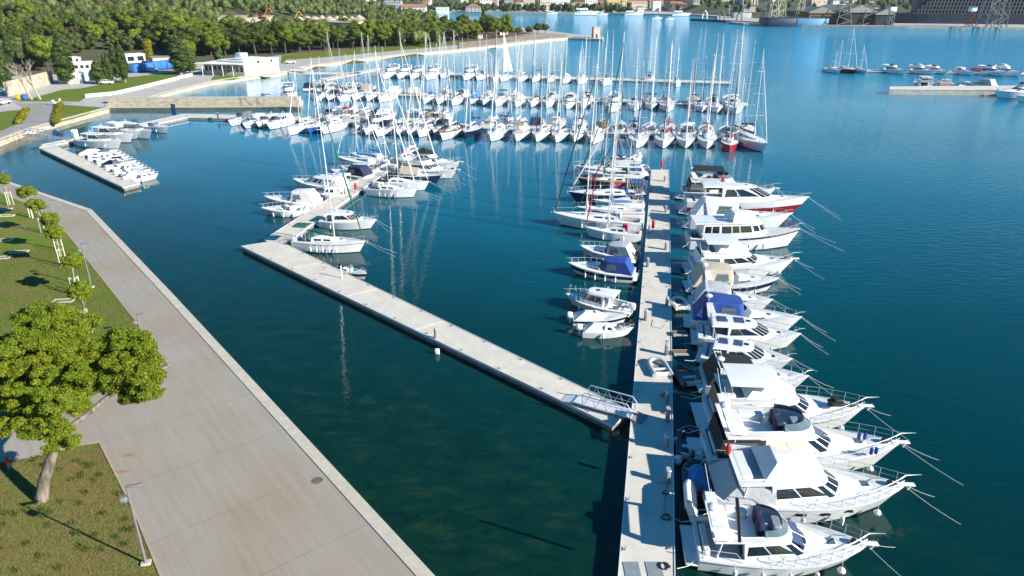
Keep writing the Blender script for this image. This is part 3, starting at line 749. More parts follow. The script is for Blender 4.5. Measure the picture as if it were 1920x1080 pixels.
    ms = N(t, "ShaderNodeMath", operation='MULTIPLY'); lk(xr.outputs[0], ms.inputs[0]); lk(pr.outputs[0], ms.inputs[1])
    bp = N(t, "ShaderNodeBump"); bp.inputs["Distance"].default_value = .5; fr_ = N(t, "ShaderNodeMapRange"); fr_.inputs[1].default_value = 190; fr_.inputs[2].default_value = 420; fr_.inputs[3].default_value = 0; fr_.inputs[4].default_value = .6; lk(sx.outputs[1], fr_.inputs[0]); ma_ = N(t, "ShaderNodeMath", operation='ADD'); lk(ms.outputs[0], ma_.inputs[0]); lk(fr_.outputs[0], ma_.inputs[1]); lk(ma_.outputs[0], bp.inputs["Strength"]); lk(w1.outputs[0], bp.inputs["Height"]); lk(bp.outputs[0], b.inputs["Normal"])
    return m
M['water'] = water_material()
m = MB(); n = 24
ys = [-60, 0, 40, 80, 120, 200, 300, 450, 700, 1000, 1500, 2300, 3500]; xs = [-3500, -1800, -800, -300, -100, 0, 100, 300, 800, 1800, 3500]
vs = [(x, y, 0) for y in ys for x in xs]; k = len(xs)
m.add(vs, [(j * k + i, j * k + i + 1, (j + 1) * k + i + 1, (j + 1) * k + i) for j in range(len(ys) - 1) for i in range(k - 1)])
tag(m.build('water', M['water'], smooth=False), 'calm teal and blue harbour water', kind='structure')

def concrete_material():
    m = bpy.data.materials.new("promenade_concrete"); m.use_nodes = True; t = m.node_tree; b = t.nodes["Principled BSDF"]; lk = t.links.new
    b.inputs["Roughness"].default_value = .8
    tc = N(t, "ShaderNodeTexCoord"); mp = N(t, "ShaderNodeMapping"); mp.inputs["Rotation"].default_value = (0, 0, -QA); lk(tc.outputs["Object"], mp.inputs[0])
    st = N(t, "ShaderNodeMapping"); st.inputs["Scale"].default_value = (.09, 1.6, 1); lk(mp.outputs[0], st.inputs[0])
    n1 = N(t, "ShaderNodeTexNoise"); n1.inputs["Scale"].default_value = 1.7; n1.inputs["Detail"].default_value = 7; n1.inputs["Roughness"].default_value = .6; lk(st.outputs[0], n1.inputs[0])
    r1 = N(t, "ShaderNodeValToRGB"); e = r1.color_ramp.elements; e[0].position = .3; e[0].color = (.285, .268, .235, 1); e[1].position = .75; e[1].color = (.345, .325, .288, 1); lk(n1.outputs[0], r1.inputs[0])
    n2 = N(t, "ShaderNodeTexNoise"); n2.inputs["Scale"].default_value = .11; n2.inputs["Detail"].default_value = 4; lk(tc.outputs["Object"], n2.inputs[0])
    r2 = N(t, "ShaderNodeValToRGB"); e = r2.color_ramp.elements; e[0].position = .35; e[0].color = (1, 1, 1, 1); e[1].position = .7; e[1].color = (.94, .80, .64, 1); lk(n2.outputs[0], r2.inputs[0])
    mu = N(t, "ShaderNodeMix", data_type='RGBA', blend_type='MULTIPLY'); mu.inputs[0].default_value = 1; lk(r1.outputs[0], mu.inputs[6]); lk(r2.outputs[0], mu.inputs[7])
    cur = mu.outputs[2]
    # white scuffs along the way
    s3 = N(t, "ShaderNodeMapping"); s3.inputs["Scale"].default_value = (.35, 9, 1); lk(mp.outputs[0], s3.inputs[0])
    n3 = N(t, "ShaderNodeTexNoise"); n3.inputs["Scale"].default_value = .9; n3.inputs["Detail"].default_value = 3; lk(s3.outputs[0], n3.inputs[0])
    r3 = N(t, "ShaderNodeMapRange"); r3.inputs[1].default_value = .62; r3.inputs[2].default_value = .72; r3.inputs[4].default_value = .16; lk(n3.outputs[0], r3.inputs[0])
    m3 = N(t, "ShaderNodeMix", data_type='RGBA'); lk(r3.outputs[0], m3.inputs[0]); lk(cur, m3.inputs[6]); m3.inputs[7].default_value = (.42, .41, .38, 1); cur = m3.outputs[2]
    # rust stains
    for (px, py, sx_, sy_) in ((240, 853, .55, .3), (228, 884, .9, .22), (60, 895, .1, .1)):
        c = G(px, py, LZ); q = N(t, "ShaderNodeMapping", vector_type='TEXTURE'); q.inputs["Location"].default_value = (c.x, c.y, LZ); q.inputs["Scale"].default_value = (sx_, sy_, 1); lk(tc.outputs["Object"], q.inputs[0])
        le = N(t, "ShaderNodeVectorMath", operation='LENGTH'); lk(q.outputs[0], le.inputs[0])
        nn = N(t, "ShaderNodeTexNoise"); nn.inputs["Scale"].default_value = 3.5; lk(tc.outputs["Object"], nn.inputs[0])
        a = N(t, "ShaderNodeMath", operation='MULTIPLY_ADD'); lk(nn.outputs[0], a.inputs[0]); a.inputs[1].default_value = 2.2; lk(le.outputs["Value"], a.inputs[2])
        mr = N(t, "ShaderNodeMapRange"); mr.inputs[1].default_value = 1.3; mr.inputs[2].default_value = 2.1; mr.inputs[3].default_value = .65; mr.inputs[4].default_value = 0; lk(a.outputs[0], mr.inputs[0])
        mm = N(t, "ShaderNodeMix", data_type='RGBA'); lk(mr.outputs[0], mm.inputs[0]); lk(cur, mm.inputs[6]); mm.inputs[7].default_value = (.30, .12, .05, 1); cur = mm.outputs[2]
    # casting joints across the way
    sp = N(t, "ShaderNodeSeparateXYZ"); lk(mp.outputs[0], sp.inputs[0])
    md = N(t, "ShaderNodeMath", operation='PINGPONG'); md.inputs[1].default_value = 3.0; lk(sp.outputs[0], md.inputs[0])
    lt = N(t, "ShaderNodeMath", operation='LESS_THAN'); lt.inputs[1].default_value = .018; lk(md.outputs[0], lt.inputs[0])
    mj = N(t, "ShaderNodeMix", data_type='RGBA'); lk(lt.outputs[0], mj.inputs[0]); lk(cur, mj.inputs[6]); mj.inputs[7].default_value = (.17, .16, .15, 1); cur = mj.outputs[2]
    lk(cur, b.inputs["Base Color"])
    return m
def grass_material(name, bare=.5):
    m = bpy.data.materials.new(name); m.use_nodes = True; t = m.node_tree; b = t.nodes["Principled BSDF"]; lk = t.links.new
    b.inputs["Roughness"].default_value = .95; b.inputs["Specular IOR Level"].default_value = .1
    tc = N(t, "ShaderNodeTexCoord")
    n1 = N(t, "ShaderNodeTexNoise"); n1.inputs["Scale"].default_value = 9; n1.inputs["Detail"].default_value = 6; lk(tc.outputs["Object"], n1.inputs[0])
    r1 = N(t, "ShaderNodeValToRGB"); e = r1.color_ramp.elements; e[0].position = .3; e[0].color = (.065, .115, .012, 1); e[1].position = .7; e[1].color = (.17, .23, .03, 1); lk(n1.outputs[0], r1.inputs[0])
    n2 = N(t, "ShaderNodeTexNoise"); n2.inputs["Scale"].default_value = .16; n2.inputs["Detail"].default_value = 7; n2.inputs["Roughness"].default_value = .62; lk(tc.outputs["Object"], n2.inputs[0])
    r2 = N(t, "ShaderNodeMapRange"); r2.inputs[1].default_value = bare; r2.inputs[2].default_value = bare + .13; r2.inputs[4].default_value = .8; lk(n2.outputs[0], r2.inputs[0])
    n3 = N(t, "ShaderNodeTexNoise"); n3.inputs["Scale"].default_value = 4; n3.inputs["Detail"].default_value = 5; lk(tc.outputs["Object"], n3.inputs[0])
    r3 = N(t, "ShaderNodeValToRGB"); e = r3.color_ramp.elements; e[0].position = .3; e[0].color = (.115, .105, .030, 1); e[1].position = .7; e[1].color = (.24, .21, .075, 1); lk(n3.outputs[0], r3.inputs[0])
    mx = N(t, "ShaderNodeMix", data_type='RGBA'); lk(r2.outputs[0], mx.inputs[0]); lk(r1.outputs[0], mx.inputs[6]); lk(r3.outputs[0], mx.inputs[7])
    n4 = N(t, "ShaderNodeTexNoise"); n4.inputs["Scale"].default_value = .3; n4.inputs["Detail"].default_value = 5; n4.inputs["Distortion"].default_value = .5; lk(tc.outputs["Object"], n4.inputs[0])
    r4 = N(t, "ShaderNodeMapRange"); r4.inputs[1].default_value = .6 + (bare - .5); r4.inputs[2].default_value = .72 + (bare - .5); r4.inputs[4].default_value = .55; lk(n4.outputs[0], r4.inputs[0])
    m4 = N(t, "ShaderNodeMix", data_type='RGBA'); lk(r4.outputs[0], m4.inputs[0]); lk(mx.outputs[2], m4.inputs[6]); m4.inputs[7].default_value = (.22, .14, .065, 1)
    lk(m4.outputs[2], b.inputs["Base Color"])
    bp = N(t, "ShaderNodeBump"); bp.inputs["Strength"].default_value = .7; bp.inputs["Distance"].default_value = .06; lk(n1.outputs[0], bp.inputs["Height"]); lk(bp.outputs[0], b.inputs["Normal"])
    return m
M['prom'] = concrete_material(); M['grass'] = grass_material('lawn_dry', .47); M['grass2'] = grass_material('lawn_green', .53); M['grassdry'] = grass_material('lawn_bare', .36)
mk('stone', (.40, .36, .28), .85, noise=.25, nscale=.9, bump=.5, bscale=3)
mk('paleedge', (.47, .43, .35), .8, noise=.08, nscale=2)
mk('palepath', (.42, .40, .37), .8, noise=.1, nscale=.4)
mk('oldstone', (.52, .47, .37), .9, col2=(.33, .29, .21), nscale=.8, bump=.6, bscale=2.5, stretch=(1, 1, 2.5), detail=8)
mk('wetstone', (.10, .085, .05), .6, noise=.3, nscale=1.5)
mk('soil', (.12, .075, .04), .95, noise=.4, nscale=1.2)
mk('mulch', (.20, .15, .10), .95, noise=.4, nscale=6)
mk('pontoon', (.62, .58, .50), .8, col2=(.52, .49, .43), nscale=.9, detail=9, bump=.1, bscale=30)
mk('edging', (.36, .29, .20), .85, noise=.15)
mk('pierside', (.33, .32, .28), .85, noise=.2, nscale=.6)
mk('pontoonside', (.19, .185, .17), .85, noise=.3, nscale=1.5)
mk('plaster', (.76, .755, .73), .8, noise=.03, nscale=.3)
mk('pink', (.52, .42, .36), .85, noise=.12, nscale=.5)
mk('rock', (.40, .34, .26), .95, col2=(.22, .18, .13), nscale=.25, detail=8)
mk('asphalt', (.27, .26, .245), .9, noise=.12, nscale=.3)
mk('yellow', (.65, .42, .02), .5)
mk('orange', (.62, .17, .02), .5)
mk('cblue', (.03, .16, .48), .5, noise=.08)
mk('wood', (.22, .10, .04), .7, noise=.3, nscale=4, stretch=(1, 8, 1))
mk('stake', (.62, .58, .50), .8, noise=.1)
mk('darkglass', (.02, .03, .04), .1)
mk('slab', (.20, .235, .26), .8, noise=.1, nscale=2)
mk('carwhite', (.7, .7, .7), .25, coat=.5)
mk('bark', (.16, .13, .105), .95, noise=.5, nscale=5, bump=1.0, bscale=9, stretch=(1, 1, .25))
mk('barkdark', (.085, .07, .055), .95, noise=.3)
mk('barkpale', (.34, .29, .23), .95, noise=.2, nscale=3)

# near land
L1 = [(-900, -30 + 150), (-500, 165), (0, 335), (172, 393), (320, 547), (815, 1080), (1000, 1280), (-1200, 1280), (-2600, 700)]
P1 = GP(L1, LZ)
m = MB(); m.prism(P1, -3, LZ, 1, 0)
tag(m.build('promenade', [M['prom'], M['stone']], smooth=False), 'wide grey concrete promenade', kind='structure')
def strip(A, B, w, inward, z0, z1, name, mt, seg=2.0, gap=.012, kind='structure', label=None):
    m = MB()
    for a, b in zip(A[:-1], A[1:]):
        a, b = Vector((*a, 0)), Vector((*b, 0)); d = b - a; Ln = d.length; d.normalize(); n_ = Vector((-d.y, d.x, 0)) * inward; k = max(1, int(Ln / seg))
        for i in range(k):
            p, q = a + d * (Ln * i / k + gap), a + d * (Ln * (i + 1) / k - gap)
            m.prism([tuple(x[:2]) for x in (p, q, q + n_ * w, p + n_ * w)], z0, z1)
    o = m.build(name, M[mt], smooth=False); tag(o, label, kind=kind); return o
edge = P1[1:7]
strip(edge, None, .75, -1, .2, LZ + .05, 'quay_coping', 'paleedge')
def gsheet(px, mt, name, z=LZ + .02, th=.3, wz=LZ, kind='structure', world=None):
    m = MB(); m.prism(world or GP(px, wz), z - th, z); return tag(m.build(name, M[mt], smooth=False), None, kind=kind)
GA = [(-900, 250), (-200, 298), (0, 362), (60, 387), (92, 405), (113, 425), (140, 457), (167, 493), (208, 545), (253, 602), (316, 686), (296, 694), (250, 690), (180, 740), (60, 792), (0, 800), (-1500, 900), (-2200, 500)]
GB = [(-1200, 900), (0, 868), (60, 858), (150, 836), (185, 831), (250, 960), (298, 1078), (345, 1200), (-1000, 1270)]
ga = gsheet(GA, 'grass', 'lawn'); gb = gsheet(GB, 'grassdry', 'dry_lawn')
gsheet([(293, 689), (318, 688), (275, 630), (262, 615), (262, 640), (280, 660)], 'mulch', 'mulch_bed', LZ + .04)
PB = GP(GB, LZ); strip([PB[2], PB[3], PB[4], PB[5], PB[6], PB[7]], None, .12, 1, .8, LZ + .07, 'lawn_edging', 'edging', 3)
PA = GP(GA, LZ); strip(PA[2:12], None, .1, 1, .8, LZ + .055, 'lawn_kerb', 'edging', 3)
gsheet([(-300, 300), (0, 345), (0, 352), (-300, 308)], 'paleedge', 'path')

# back land with mole, basin quay and point
L2 = [(-1800, 620), (-500, 372), (0, 262), (50, 243), (203, 202), (206, 191.5), (565, 190), (568, 186.5), (262, 187), (330, 168), (400, 152), (470, 142), (526, 136), (545, 129), (620, 118), (700, 107), (780, 99.5), (860, 93), (925, 86), (960, 81.5), (1010, 75.5), (1065, 71), (1130, 73.5),
      (1132, 69), (1075, 63.5), (1030, 58), (960, 50), (900, 44), (800, 34), (700, 27), (560, 19), (300, 12), (-300, 8), (-2500, 8), (-6000, 60)]
P2 = GP(L2, LZ)
m = MB(); m.prism(P2, -3, LZ, 1, 0)
tag(m.build('shore_land', [M['palepath'], M['oldstone']], smooth=False), 'pale shore with old stone quay wall', kind='structure')
# low tide mark and coping on the mole and basin
ez = P2[1:14]
strip(P2[1:6], None, .8, 1, LZ - .3, LZ + .14, 'quay_coping', 'paleedge', 3)
strip([P2[8]] + P2[9:17], None, 1.0, 1, LZ - .3, LZ + .14, 'basin_coping', 'paleedge', 3)
def wallseg(pxs, z0, z1, w, mt, name, label, cat='wall', wz=LZ):
    A = GP(pxs, wz); root = empty(name, (A[0][0], A[0][1], 0), 0, label, cat); m = MB(); o = A[0]
    for a, b in zip(A[:-1], A[1:]):
        d = Vector((b[0] - a[0], b[1] - a[1])); d.normalize(); n_ = Vector((-d.y, d.x)) * w / 2
        m.prism([(a[0] + n_.x - o[0], a[1] + n_.y - o[1]), (a[0] - n_.x - o[0], a[1] - n_.y - o[1]), (b[0] - n_.x - o[0], b[1] - n_.y - o[1]), (b[0] + n_.x - o[0], b[1] + n_.y - o[1])], z0, z1)
    m.build('wall', M[mt], root, smooth=False)
    m = MB()
    for a, b in zip(A[:-1], A[1:]):
        d = Vector((b[0] - a[0], b[1] - a[1])); d.normalize(); n_ = Vector((-d.y, d.x)) * (w / 2 + .05)
        m.prism([(a[0] + n_.x - o[0], a[1] + n_.y - o[1]), (a[0] - n_.x - o[0], a[1] - n_.y - o[1]), (b[0] - n_.x - o[0], b[1] - n_.y - o[1]), (b[0] + n_.x - o[0], b[1] + n_.y - o[1])], z1, z1 + .12)
    m.build('coping', M['paleedge'], root, smooth=False)
    return root
wallseg([(207, 193.5), (563, 192)], -.4, 2.6, 2.2, 'oldstone', 'stone_mole', 'long weathered stone mole wall between the small basin and the marina')
wallseg([(206, 207), (563, 205)], -.5, .7, 1.3, 'wetstone', 'mole_footing', 'dark wet stone footing along the waterline of the mole', 'wall', 0)
wallseg([(14, 181), (60, 168), (100, 156)], 1, 5.0, .5, 'stone', 'boundary_wall', 'tall cream stone boundary wall beside the bare trees')
wallseg([(160, 183), (215, 178), (262, 167), (305, 156), (360, 142)], 1, 2.1, .5, 'plaster', 'parapet_wall', 'white parapet wall along the promenade below the cypresses')
gsheet([(25, 190.5), (150, 190.5), (158, 184), (215, 179), (262, 168), (305, 157), (352, 143), (330, 135), (240, 145), (190, 158), (150, 166), (118, 168), (78, 179), (60, 184)], 'grass2', 'lawn')
gsheet([(104, 229), (112, 196), (199, 202), (160, 214)], 'grass', 'planting_bed')
gsheet([(-200, 330), (0, 246), (34, 233), (49, 207), (25, 207), (-250, 240)], 'grass2', 'lawn')
gsheet([(-100, 262), (0, 240), (36, 232), (52, 205), (25, 193), (150, 192.6), (113, 196.5), (106, 229), (50, 240), (0, 258), (-200, 320)], 'asphalt', 'road', LZ + .012)
gsheet([(526, 119), (545, 112), (620, 106.5), (720, 97), (800, 90), (860, 84), (860, 80), (780, 84), (700, 90), (600, 98), (528, 104)], 'grass2', 'lawn')
gsheet([(240, 135), (330, 130), (360, 120), (520, 104), (700, 90), (780, 84), (860, 80), (960, 70), (1000, 66), (960, 50), (700, 40), (100, 60), (-200, 150)], 'soil', 'woodland_floor', LZ + .012)
gsheet([(860, 92), (925, 85.5), (960, 80), (1010, 74.5), (1065, 70.5), (1065, 65), (1000, 62), (940, 72), (860, 82)], 'rock', 'rocky_shore', LZ + .3, 1.2)
def hill(x, y):
    h = 1.15 + 17 * ss(y, 285, 470) * ss(-x, 90, 260) + 16 * ss(y, 450, 900) * ss(-x, 130, 420) + 1.2 * math.sin(x * .03) * math.sin(y * .023) * ss(-x, 90, 200) * ss(y, 290, 360)
    return h
def grid(x0, x1, y0, y1, nx, ny, fn, mt, name, label):
    V = []; Fc = []
    for j in range(ny + 1):
        for i in range(nx + 1):
            x, y = x0 + (x1 - x0) * i / nx, y0 + (y1 - y0) * j / ny; V.append((x, y, fn(x, y)))
    for j in range(ny):
        for i in range(nx): a = j * (nx + 1) + i; Fc.append((a, a + 1, a + nx + 2, a + nx + 1))
    o = np_mesh(name, V, Fc, M[mt], smooth=True); tag(o, label, kind='structure'); return o
mk('scrub', (.045, .06, .02), .95, col2=(.10, .09, .04), nscale=.15, detail=8)
grid(-1100, 10, 260, 1300, 100, 90, lambda x, y: hill(x, y) if inpoly(x, y, P2) else -2, 'scrub', 'hillside', 'wooded hillside ground')

# far shore
FS = [(-2500, 6), (-300, 8), (400, 12), (640, 16), (700, 20), (900, 22.5), (1100, 24), (1300, 27), (1345, 30), (1345, 37), (1400, 45), (1470, 46), (1700, 49), (1920, 51), (2600, 56), (4500, 60)]
PF = [tuple(G(x, y, 1.5)[:2]) for x, y in FS]
PFp = PF + [(2600, 2800), (-3000, 2800)]
def fy(x):
    for a, b in zip(PF[:-1], PF[1:]):
        if a[0] <= x <= b[0] and b[0] > a[0]: return a[1] + (b[1] - a[1]) * (x - a[0]) / (b[0] - a[0])
    return 900
def farh(x, y):
    d = y - max(fy(x), 560); b = 1.0 + 30 * ss(d, 120, 700) + 50 * ss(d, 600, 1400)
    return b + 5 * math.sin(x * .006 + 1) * ss(d, 150, 500)
m = MB(); m.prism(PFp, -3, 1.4, 1, 0); tag(m.build('far_quay', [M['palepath'], M['stone']], smooth=False), 'far quay across the harbour', kind='structure')
grid(-1500, 2000, 560, 2700, 110, 90, lambda x, y: farh(x, y) + .2 if (inpoly(x, y, PFp) and y > fy(x) + 25) else -2, 'scrub', 'far_hills', 'town hill across the harbour')

# ================================================================ pontoons
PZ = .62
def pontoon(px4, label, name='floating_pontoon', cle=True, group=None, joints=True, z=PZ, cat='pontoon', side='pontoonside', wpts=None, seg=11.8):
    """px4: left-start, left-end, right-end, right-start"""
    a, b, c, d = [Vector((*p, 0)) for p in (wpts or GP(px4, z))]
    L = ((b - a).length + (c - d).length) / 2; A = (a + d) / 2; Bc = (b + c) / 2; W = ((a - d).length + (b - c).length) / 2; dr = (Bc - A).normalized(); ang = math.atan2(dr.y, dr.x)
    inv = Matrix.Rotation(-ang, 3, 'Z'); loc = lambda p: inv @ (p - A)
    root = empty(name, (A.x, A.y, 0), ang, label, cat, group)
    la, lb, lc_, ld = loc(a), loc(b), loc(c), loc(d)
    k = max(1, round(L / seg)) if joints else 1
    m = MB()
    for i in range(k):
        s, e = i / k, (i + 1) / k; g = .035 / L
        if k > 1: s += g if i else 0; e -= g if i < k - 1 else 0
        p = [la.lerp(lb, s), la.lerp(lb, e), ld.lerp(lc_, e), ld.lerp(lc_, s)]; m.prism([tuple(q[:2]) for q in p], z - .16, z)
    m.build('deck', M['pontoon'], root, smooth=False)
    m = MB(); m.prism([tuple(q[:2]) for q in (la + Vector((.05, -.08, 0)), lb + Vector((-.05, -.08, 0)), lc_ + Vector((-.05, .08, 0)), ld + Vector((.05, .08, 0)))] if la.y > 0 else
                      [tuple(q[:2]) for q in (la + Vector((.05, .08, 0)), lb + Vector((-.05, .08, 0)), lc_ + Vector((-.05, -.08, 0)), ld + Vector((.05, -.08, 0)))], -.5, z - .16)
    m.build('float', M[side], root, smooth=False)
    for s_, (u, v) in ((1, (la, lb)), (-1, (ld, lc_))):
        dd = (v - u).normalized(); n_ = Vector((-dd.y, dd.x, 0)); 
        if n_.y * u.y < 0: n_ = -n_
        m = MB(); m.prism([tuple(q[:2]) for q in (u, v, v + n_ * .06, u + n_ * .06)], z - .2, z + .035); m.build('edge_beam', M['alu'], root, smooth=False)
        if cle:
            k2 = max(2, int(L / 4.2))
            if k2 > 28: k2 = 28
            pr = None
            for i in range(k2):
                q = u.lerp(v, (i + .5) / k2) - n_ * .22
                if pr is None:
                    m = MB(); m.box(-.03, .03, -.03, .03, 0, .09); m.tube([(-.17, 0, .11), (0, 0, .08), (.17, 0, .11)], .03, 5); pr = m.build('cleat', M['grey'], root)
                    pr.location = (q.x, q.y, z)
                else:
                    c2 = pr.copy(); col.objects.link(c2); c2.parent = root; c2.location = (q.x, q.y, z)
    return root
pontoon([(1150, 1210), (1222, 318), (1254, 318), (1266, 1210)], 'long straight main pontoon with yachts berthed on both sides')
pontoon([(520, 450), (1184, 772), (1148, 797), (452, 461)], 'bare diagonal pontoon ending in a pointed corner at the green covered sailboat')
pontoon([(495, 449), (735, 297), (764, 294), (522, 465)], 'pontoon with cruisers berthed on both sides behind the pointed corner', z=.6)
pontoon([(73, 277), (231, 351), (261, 344), (100, 271)], 'small pontoon of the little boats in the left basin')
pontoon([(73.2, 276.7), (150, 262.5), (151, 256.5), (79, 271)], 'short pontoon arm at the blue gangway', seg=30)
pontoon([(150, 262), (352, 219.5), (346, 213.5), (151, 256)], 'thin pontoon arm behind the motorboats under the stone mole', seg=20)
pontoon([(350, 219.5), (560, 224), (560, 219), (347, 213.5)], 'low walkway pontoon running along the foot of the stone mole', cle=False, seg=20)
pontoon([(560, 226.5), (1395, 259), (1396, 252.5), (560, 220)], 'nearest of the three long sailboat pontoons', seg=15)
pontoon([(604, 173.5), (1402, 198), (1402, 193), (604, 168.5)], 'middle one of the three long sailboat pontoons', seg=15)
pontoon([(712, 137.2), (1371, 156.3), (1371, 152.8), (712, 133.5)], 'farthest of the three long sailboat pontoons', seg=15)
pontoon([(611, 150.5), (716, 129.2), (709, 127), (600, 148)], 'slanting link pontoon behind the moored boats', cle=False, seg=20)
pontoon([(571, 138.6), (676, 138.6), (676, 135.5), (571, 135.5)], 'short link pontoon from the basin gangway', cle=False, seg=20)
pontoon([(1546, 131.5), (2100, 143), (2100, 139), (1546, 128.5)], 'far right pontoon with three sailboats at its tip', seg=15)
r = pontoon([(1668, 166.5), (2050, 169), (2050, 160), (1668, 162.5)], 'thick concrete pier with dark tyre fenders at the right', name='concrete_pier', z=1.7, cle=False, joints=False, side='pierside', cat='pier')

# ================================================================ pontoon furniture
def place(name, px, py, z, label, cat, rz=0, group=None): p = G(px, py, z); return empty(name, (p.x, p.y, z), rz, label, cat, group)
def red_box(px, py, label, z=PZ):
    r = place('fire_cabinet', px, py, z, label, 'fire extinguisher', group='red fire extinguisher cabinets on the pontoons')
    m = MB(); m.lathe([(.16, .35), (.2, .4), (.2, 1.3), (.16, 1.38), (.02, 1.42)], n=10); m.build('cabinet', M['red'], r)
    m = MB(); m.tube([(0, 0, 0), (0, 0, .37)], .05, 6); m.box(-.15, .15, -.15, .15, 0, .03); m.build('post', M['steel'], r)
for a in ((1240, 318, 'red fire cabinet at the far tip of the main pontoon'), (1224, 432, 'red fire cabinet on the left edge of the main pontoon'), (667, 359, 'red fire cabinet in the middle of the cruiser pontoon'),
          (756, 295, 'red fire cabinet at the far end of the cruiser pontoon'), (597, 223, 'red fire cabinet beside the blue hulled boat'), (1356, 148, 'small red cabinet on the farthest pontoon')): red_box(*a)
def pedestal(px, py, label, h=1.0, rz=0):
    r = place('service_pedestal', px, py, PZ, label, 'pedestal', rz, 'grey power and water pedestals on the pontoons')
    m = MB(); m.bbox(-.12, .12, -.22, .22, 0, h, .03); m.build('cabinet', M['grey'], r)
    m = MB(); m.bbox(-.14, .14, -.24, .24, h, h + .12, .03); m.build('lid', M['steel'], r)
for i, (x, y) in enumerate(((1249, 665), (1250, 755), (1251, 790), (1250, 573), (1210, 600), (1214, 500), (1248, 468), (1217, 437), (1248, 398), (1220, 360), (1246, 340), (1249, 838), (1251, 905))):
    pedestal(x, y, ['grey pedestal behind the grey dinghy on the main pontoon', 'grey pedestal just before the gangway landing', 'low pedestal with red hose opposite the gangway', 'pedestal beside the first wooden gangplank row', 'pedestal on the left edge by the small white boats', 'pedestal on the left edge by the navy striped boat',
                    'pedestal on the right edge near the trawler', 'pedestal beside the red fire cabinet', 'pedestal near the far wide yachts', 'pedestal on the left edge near the far tip', 'last pedestal before the far tip', 'tall white topped pedestal below the gangway', 'pedestal by the black mooring ropes'][i], U(.8, 1.1))
def post(px, py, top, r0, mt, name, label, cat, z=PZ):
    p = G(px, py, z); r = empty(name, (p.x, p.y, z), 0, label, cat); h = top_height(p, top) - z
    m = MB(); m.tube([(0, 0, 0), (0, 0, h)], r0, 8); m.build('pole', M[mt], r); m = MB(); m.lathe([(r0 * 1.3, h), (r0 * 1.3, h + .08), (.01, h + .14)], n=8); m.build('cap', M['steel'], r)
    return r
post(817, 634, 617, .14, 'grey', 'mooring_bollard_post', 'dark round post on the bare diagonal pontoon', 'post')
post(641, 521, 500, .07, 'fender', 'signal_post', 'slim pale post beside the small open boat', 'post')
# blue grey slabs at the near end
for px, lab in ((1185, 'left of two blue grey plates at the near end of the main pontoon'), (1227, 'right of two blue grey plates at the near end of the main pontoon')):
    p = G(px, 1068, PZ); r = empty('access_plate', (p.x, p.y, PZ), 0, lab, 'plate'); m = MB(); m.bbox(-.42, .42, -.55, .55, .004, .03, .01); m.build('plate', M['slab'], r); m = MB(); m.box(-.42, .42, -.58, -.56, .004, .035); m.build('hinge_strip', M['steel'], r)
# gangway
gA, gB = G(1080, 752, PZ), G(1187, 782, PZ); d = (gB - gA); gl = d.length; ga_ = math.atan2(d.y, d.x)
r = empty('gangway', (gA.x, gA.y, PZ), ga_, 'aluminium gangway with railings between the diagonal and the main pontoon', 'gangway')
m = MB(); m.box(0, gl, -.6, .6, .18, .26); 
for i in range(26): m.box(.1 + i * gl / 26, .16 + i * gl / 26, -.58, .58, .26, .275)
m.build('deck', M['alu'], r)
for s in (1, -1):
    m = MB(); m.tube([(gl * .18, s * .6, .3), (gl * .16, s * .6, 1.0), (gl * .2, s * .6, 1.28), (gl * .93, s * .6, 1.28), (gl, s * .6, .9), (gl, s * .6, .25)], .035, 6); m.tube([(gl * .2, s * .6, .8), (gl * .98, s * .6, .8)], .022, 5)
    for i in range(4):
        x0 = gl * (.2 + .2 * i); m.tube([(x0, s * .6, .26), (x0 + gl * .1, s * .6, 1.28), (x0 + gl * .2, s * .6, .26)], .025, 5)
    m.build('railing', M['alu'], r)
m = MB(); m.wedge(-1.0, 0.02, -.6, .6, .01, .03, .2); m.build('ramp_plate', M['alu'], r)
m = MB(); m.wedge(gl, gl + .9, -.62, .62, .01, .22, .03); m.build('landing_plate', M['grey'], r)
# wood gangplanks by the right edge
for px, py, lab in ((1265, 628, 'varnished wooden gangplank nearer the trawler side of the pair'), (1266, 664, 'varnished wooden gangplank just behind the grey dinghy'), (1262, 493, 'dark wooden gangplank with wheel near the white hardtop yacht')):
    p = G(px - 5, py, PZ); r = empty('boarding_plank', (p.x, p.y, PZ), 0, lab, 'gangplank', 'wooden gangplanks along the main pontoon')
    m = MB(); 
    for i in range(5): m.box(0, 1.35, -.3 + i * .12, -.2 + i * .12, .18, .23)
    m.build('board', M['wood'], r)
    m = MB(); m.box(.02, 1.3, -.34, -.30, .05, .25); m.box(.02, 1.3, .32, .36, .05, .25); m.lathe([(.1, -.03), (.1, .03)], (.15, -.38, .11), 10, axis='y'); m.lathe([(.1, -.03), (.1, .03)], (.15, .4, .11), 10, axis='y'); m.build('wheel_frame', M['steel'], r)
inflatable(G(1243, 707, PZ), R(95), 2.6, 'grey inflatable dinghy lying on the main pontoon', z=PZ)
def coil(px, py, lab, mt='black', rr=.3):
    p = G(px, py, PZ); m = MB(); pts = [(rr * (1 - .07 * (a // 12)) * math.cos(a * .52) + U(-.03, .03), rr * .8 * math.sin(a * .52), .03 + .022 * (a // 12) + U(0, .02)) for a in range(44)]
    m.tube(pts, .022, 5); o = m.build('rope_coil', M[mt]); o.location = (p.x, p.y, PZ); tag(o, lab, 'rope', 'rope coils on the main pontoon')
coil(1246, 742, 'black rope coil right below the grey dinghy'); coil(1249, 971, 'black rope heap on the lower part of the main pontoon'); coil(1246, 1063, 'black rope coil beside the right blue grey plate'); coil(1253, 690, 'small rope coil behind the grey dinghy', 'grey', .2)
coil(1250, 775, 'red and white rope coil at the hose pedestal', 'red', .26); coil(1248, 925, 'dark rope coil by the round fenders', 'black', .2)
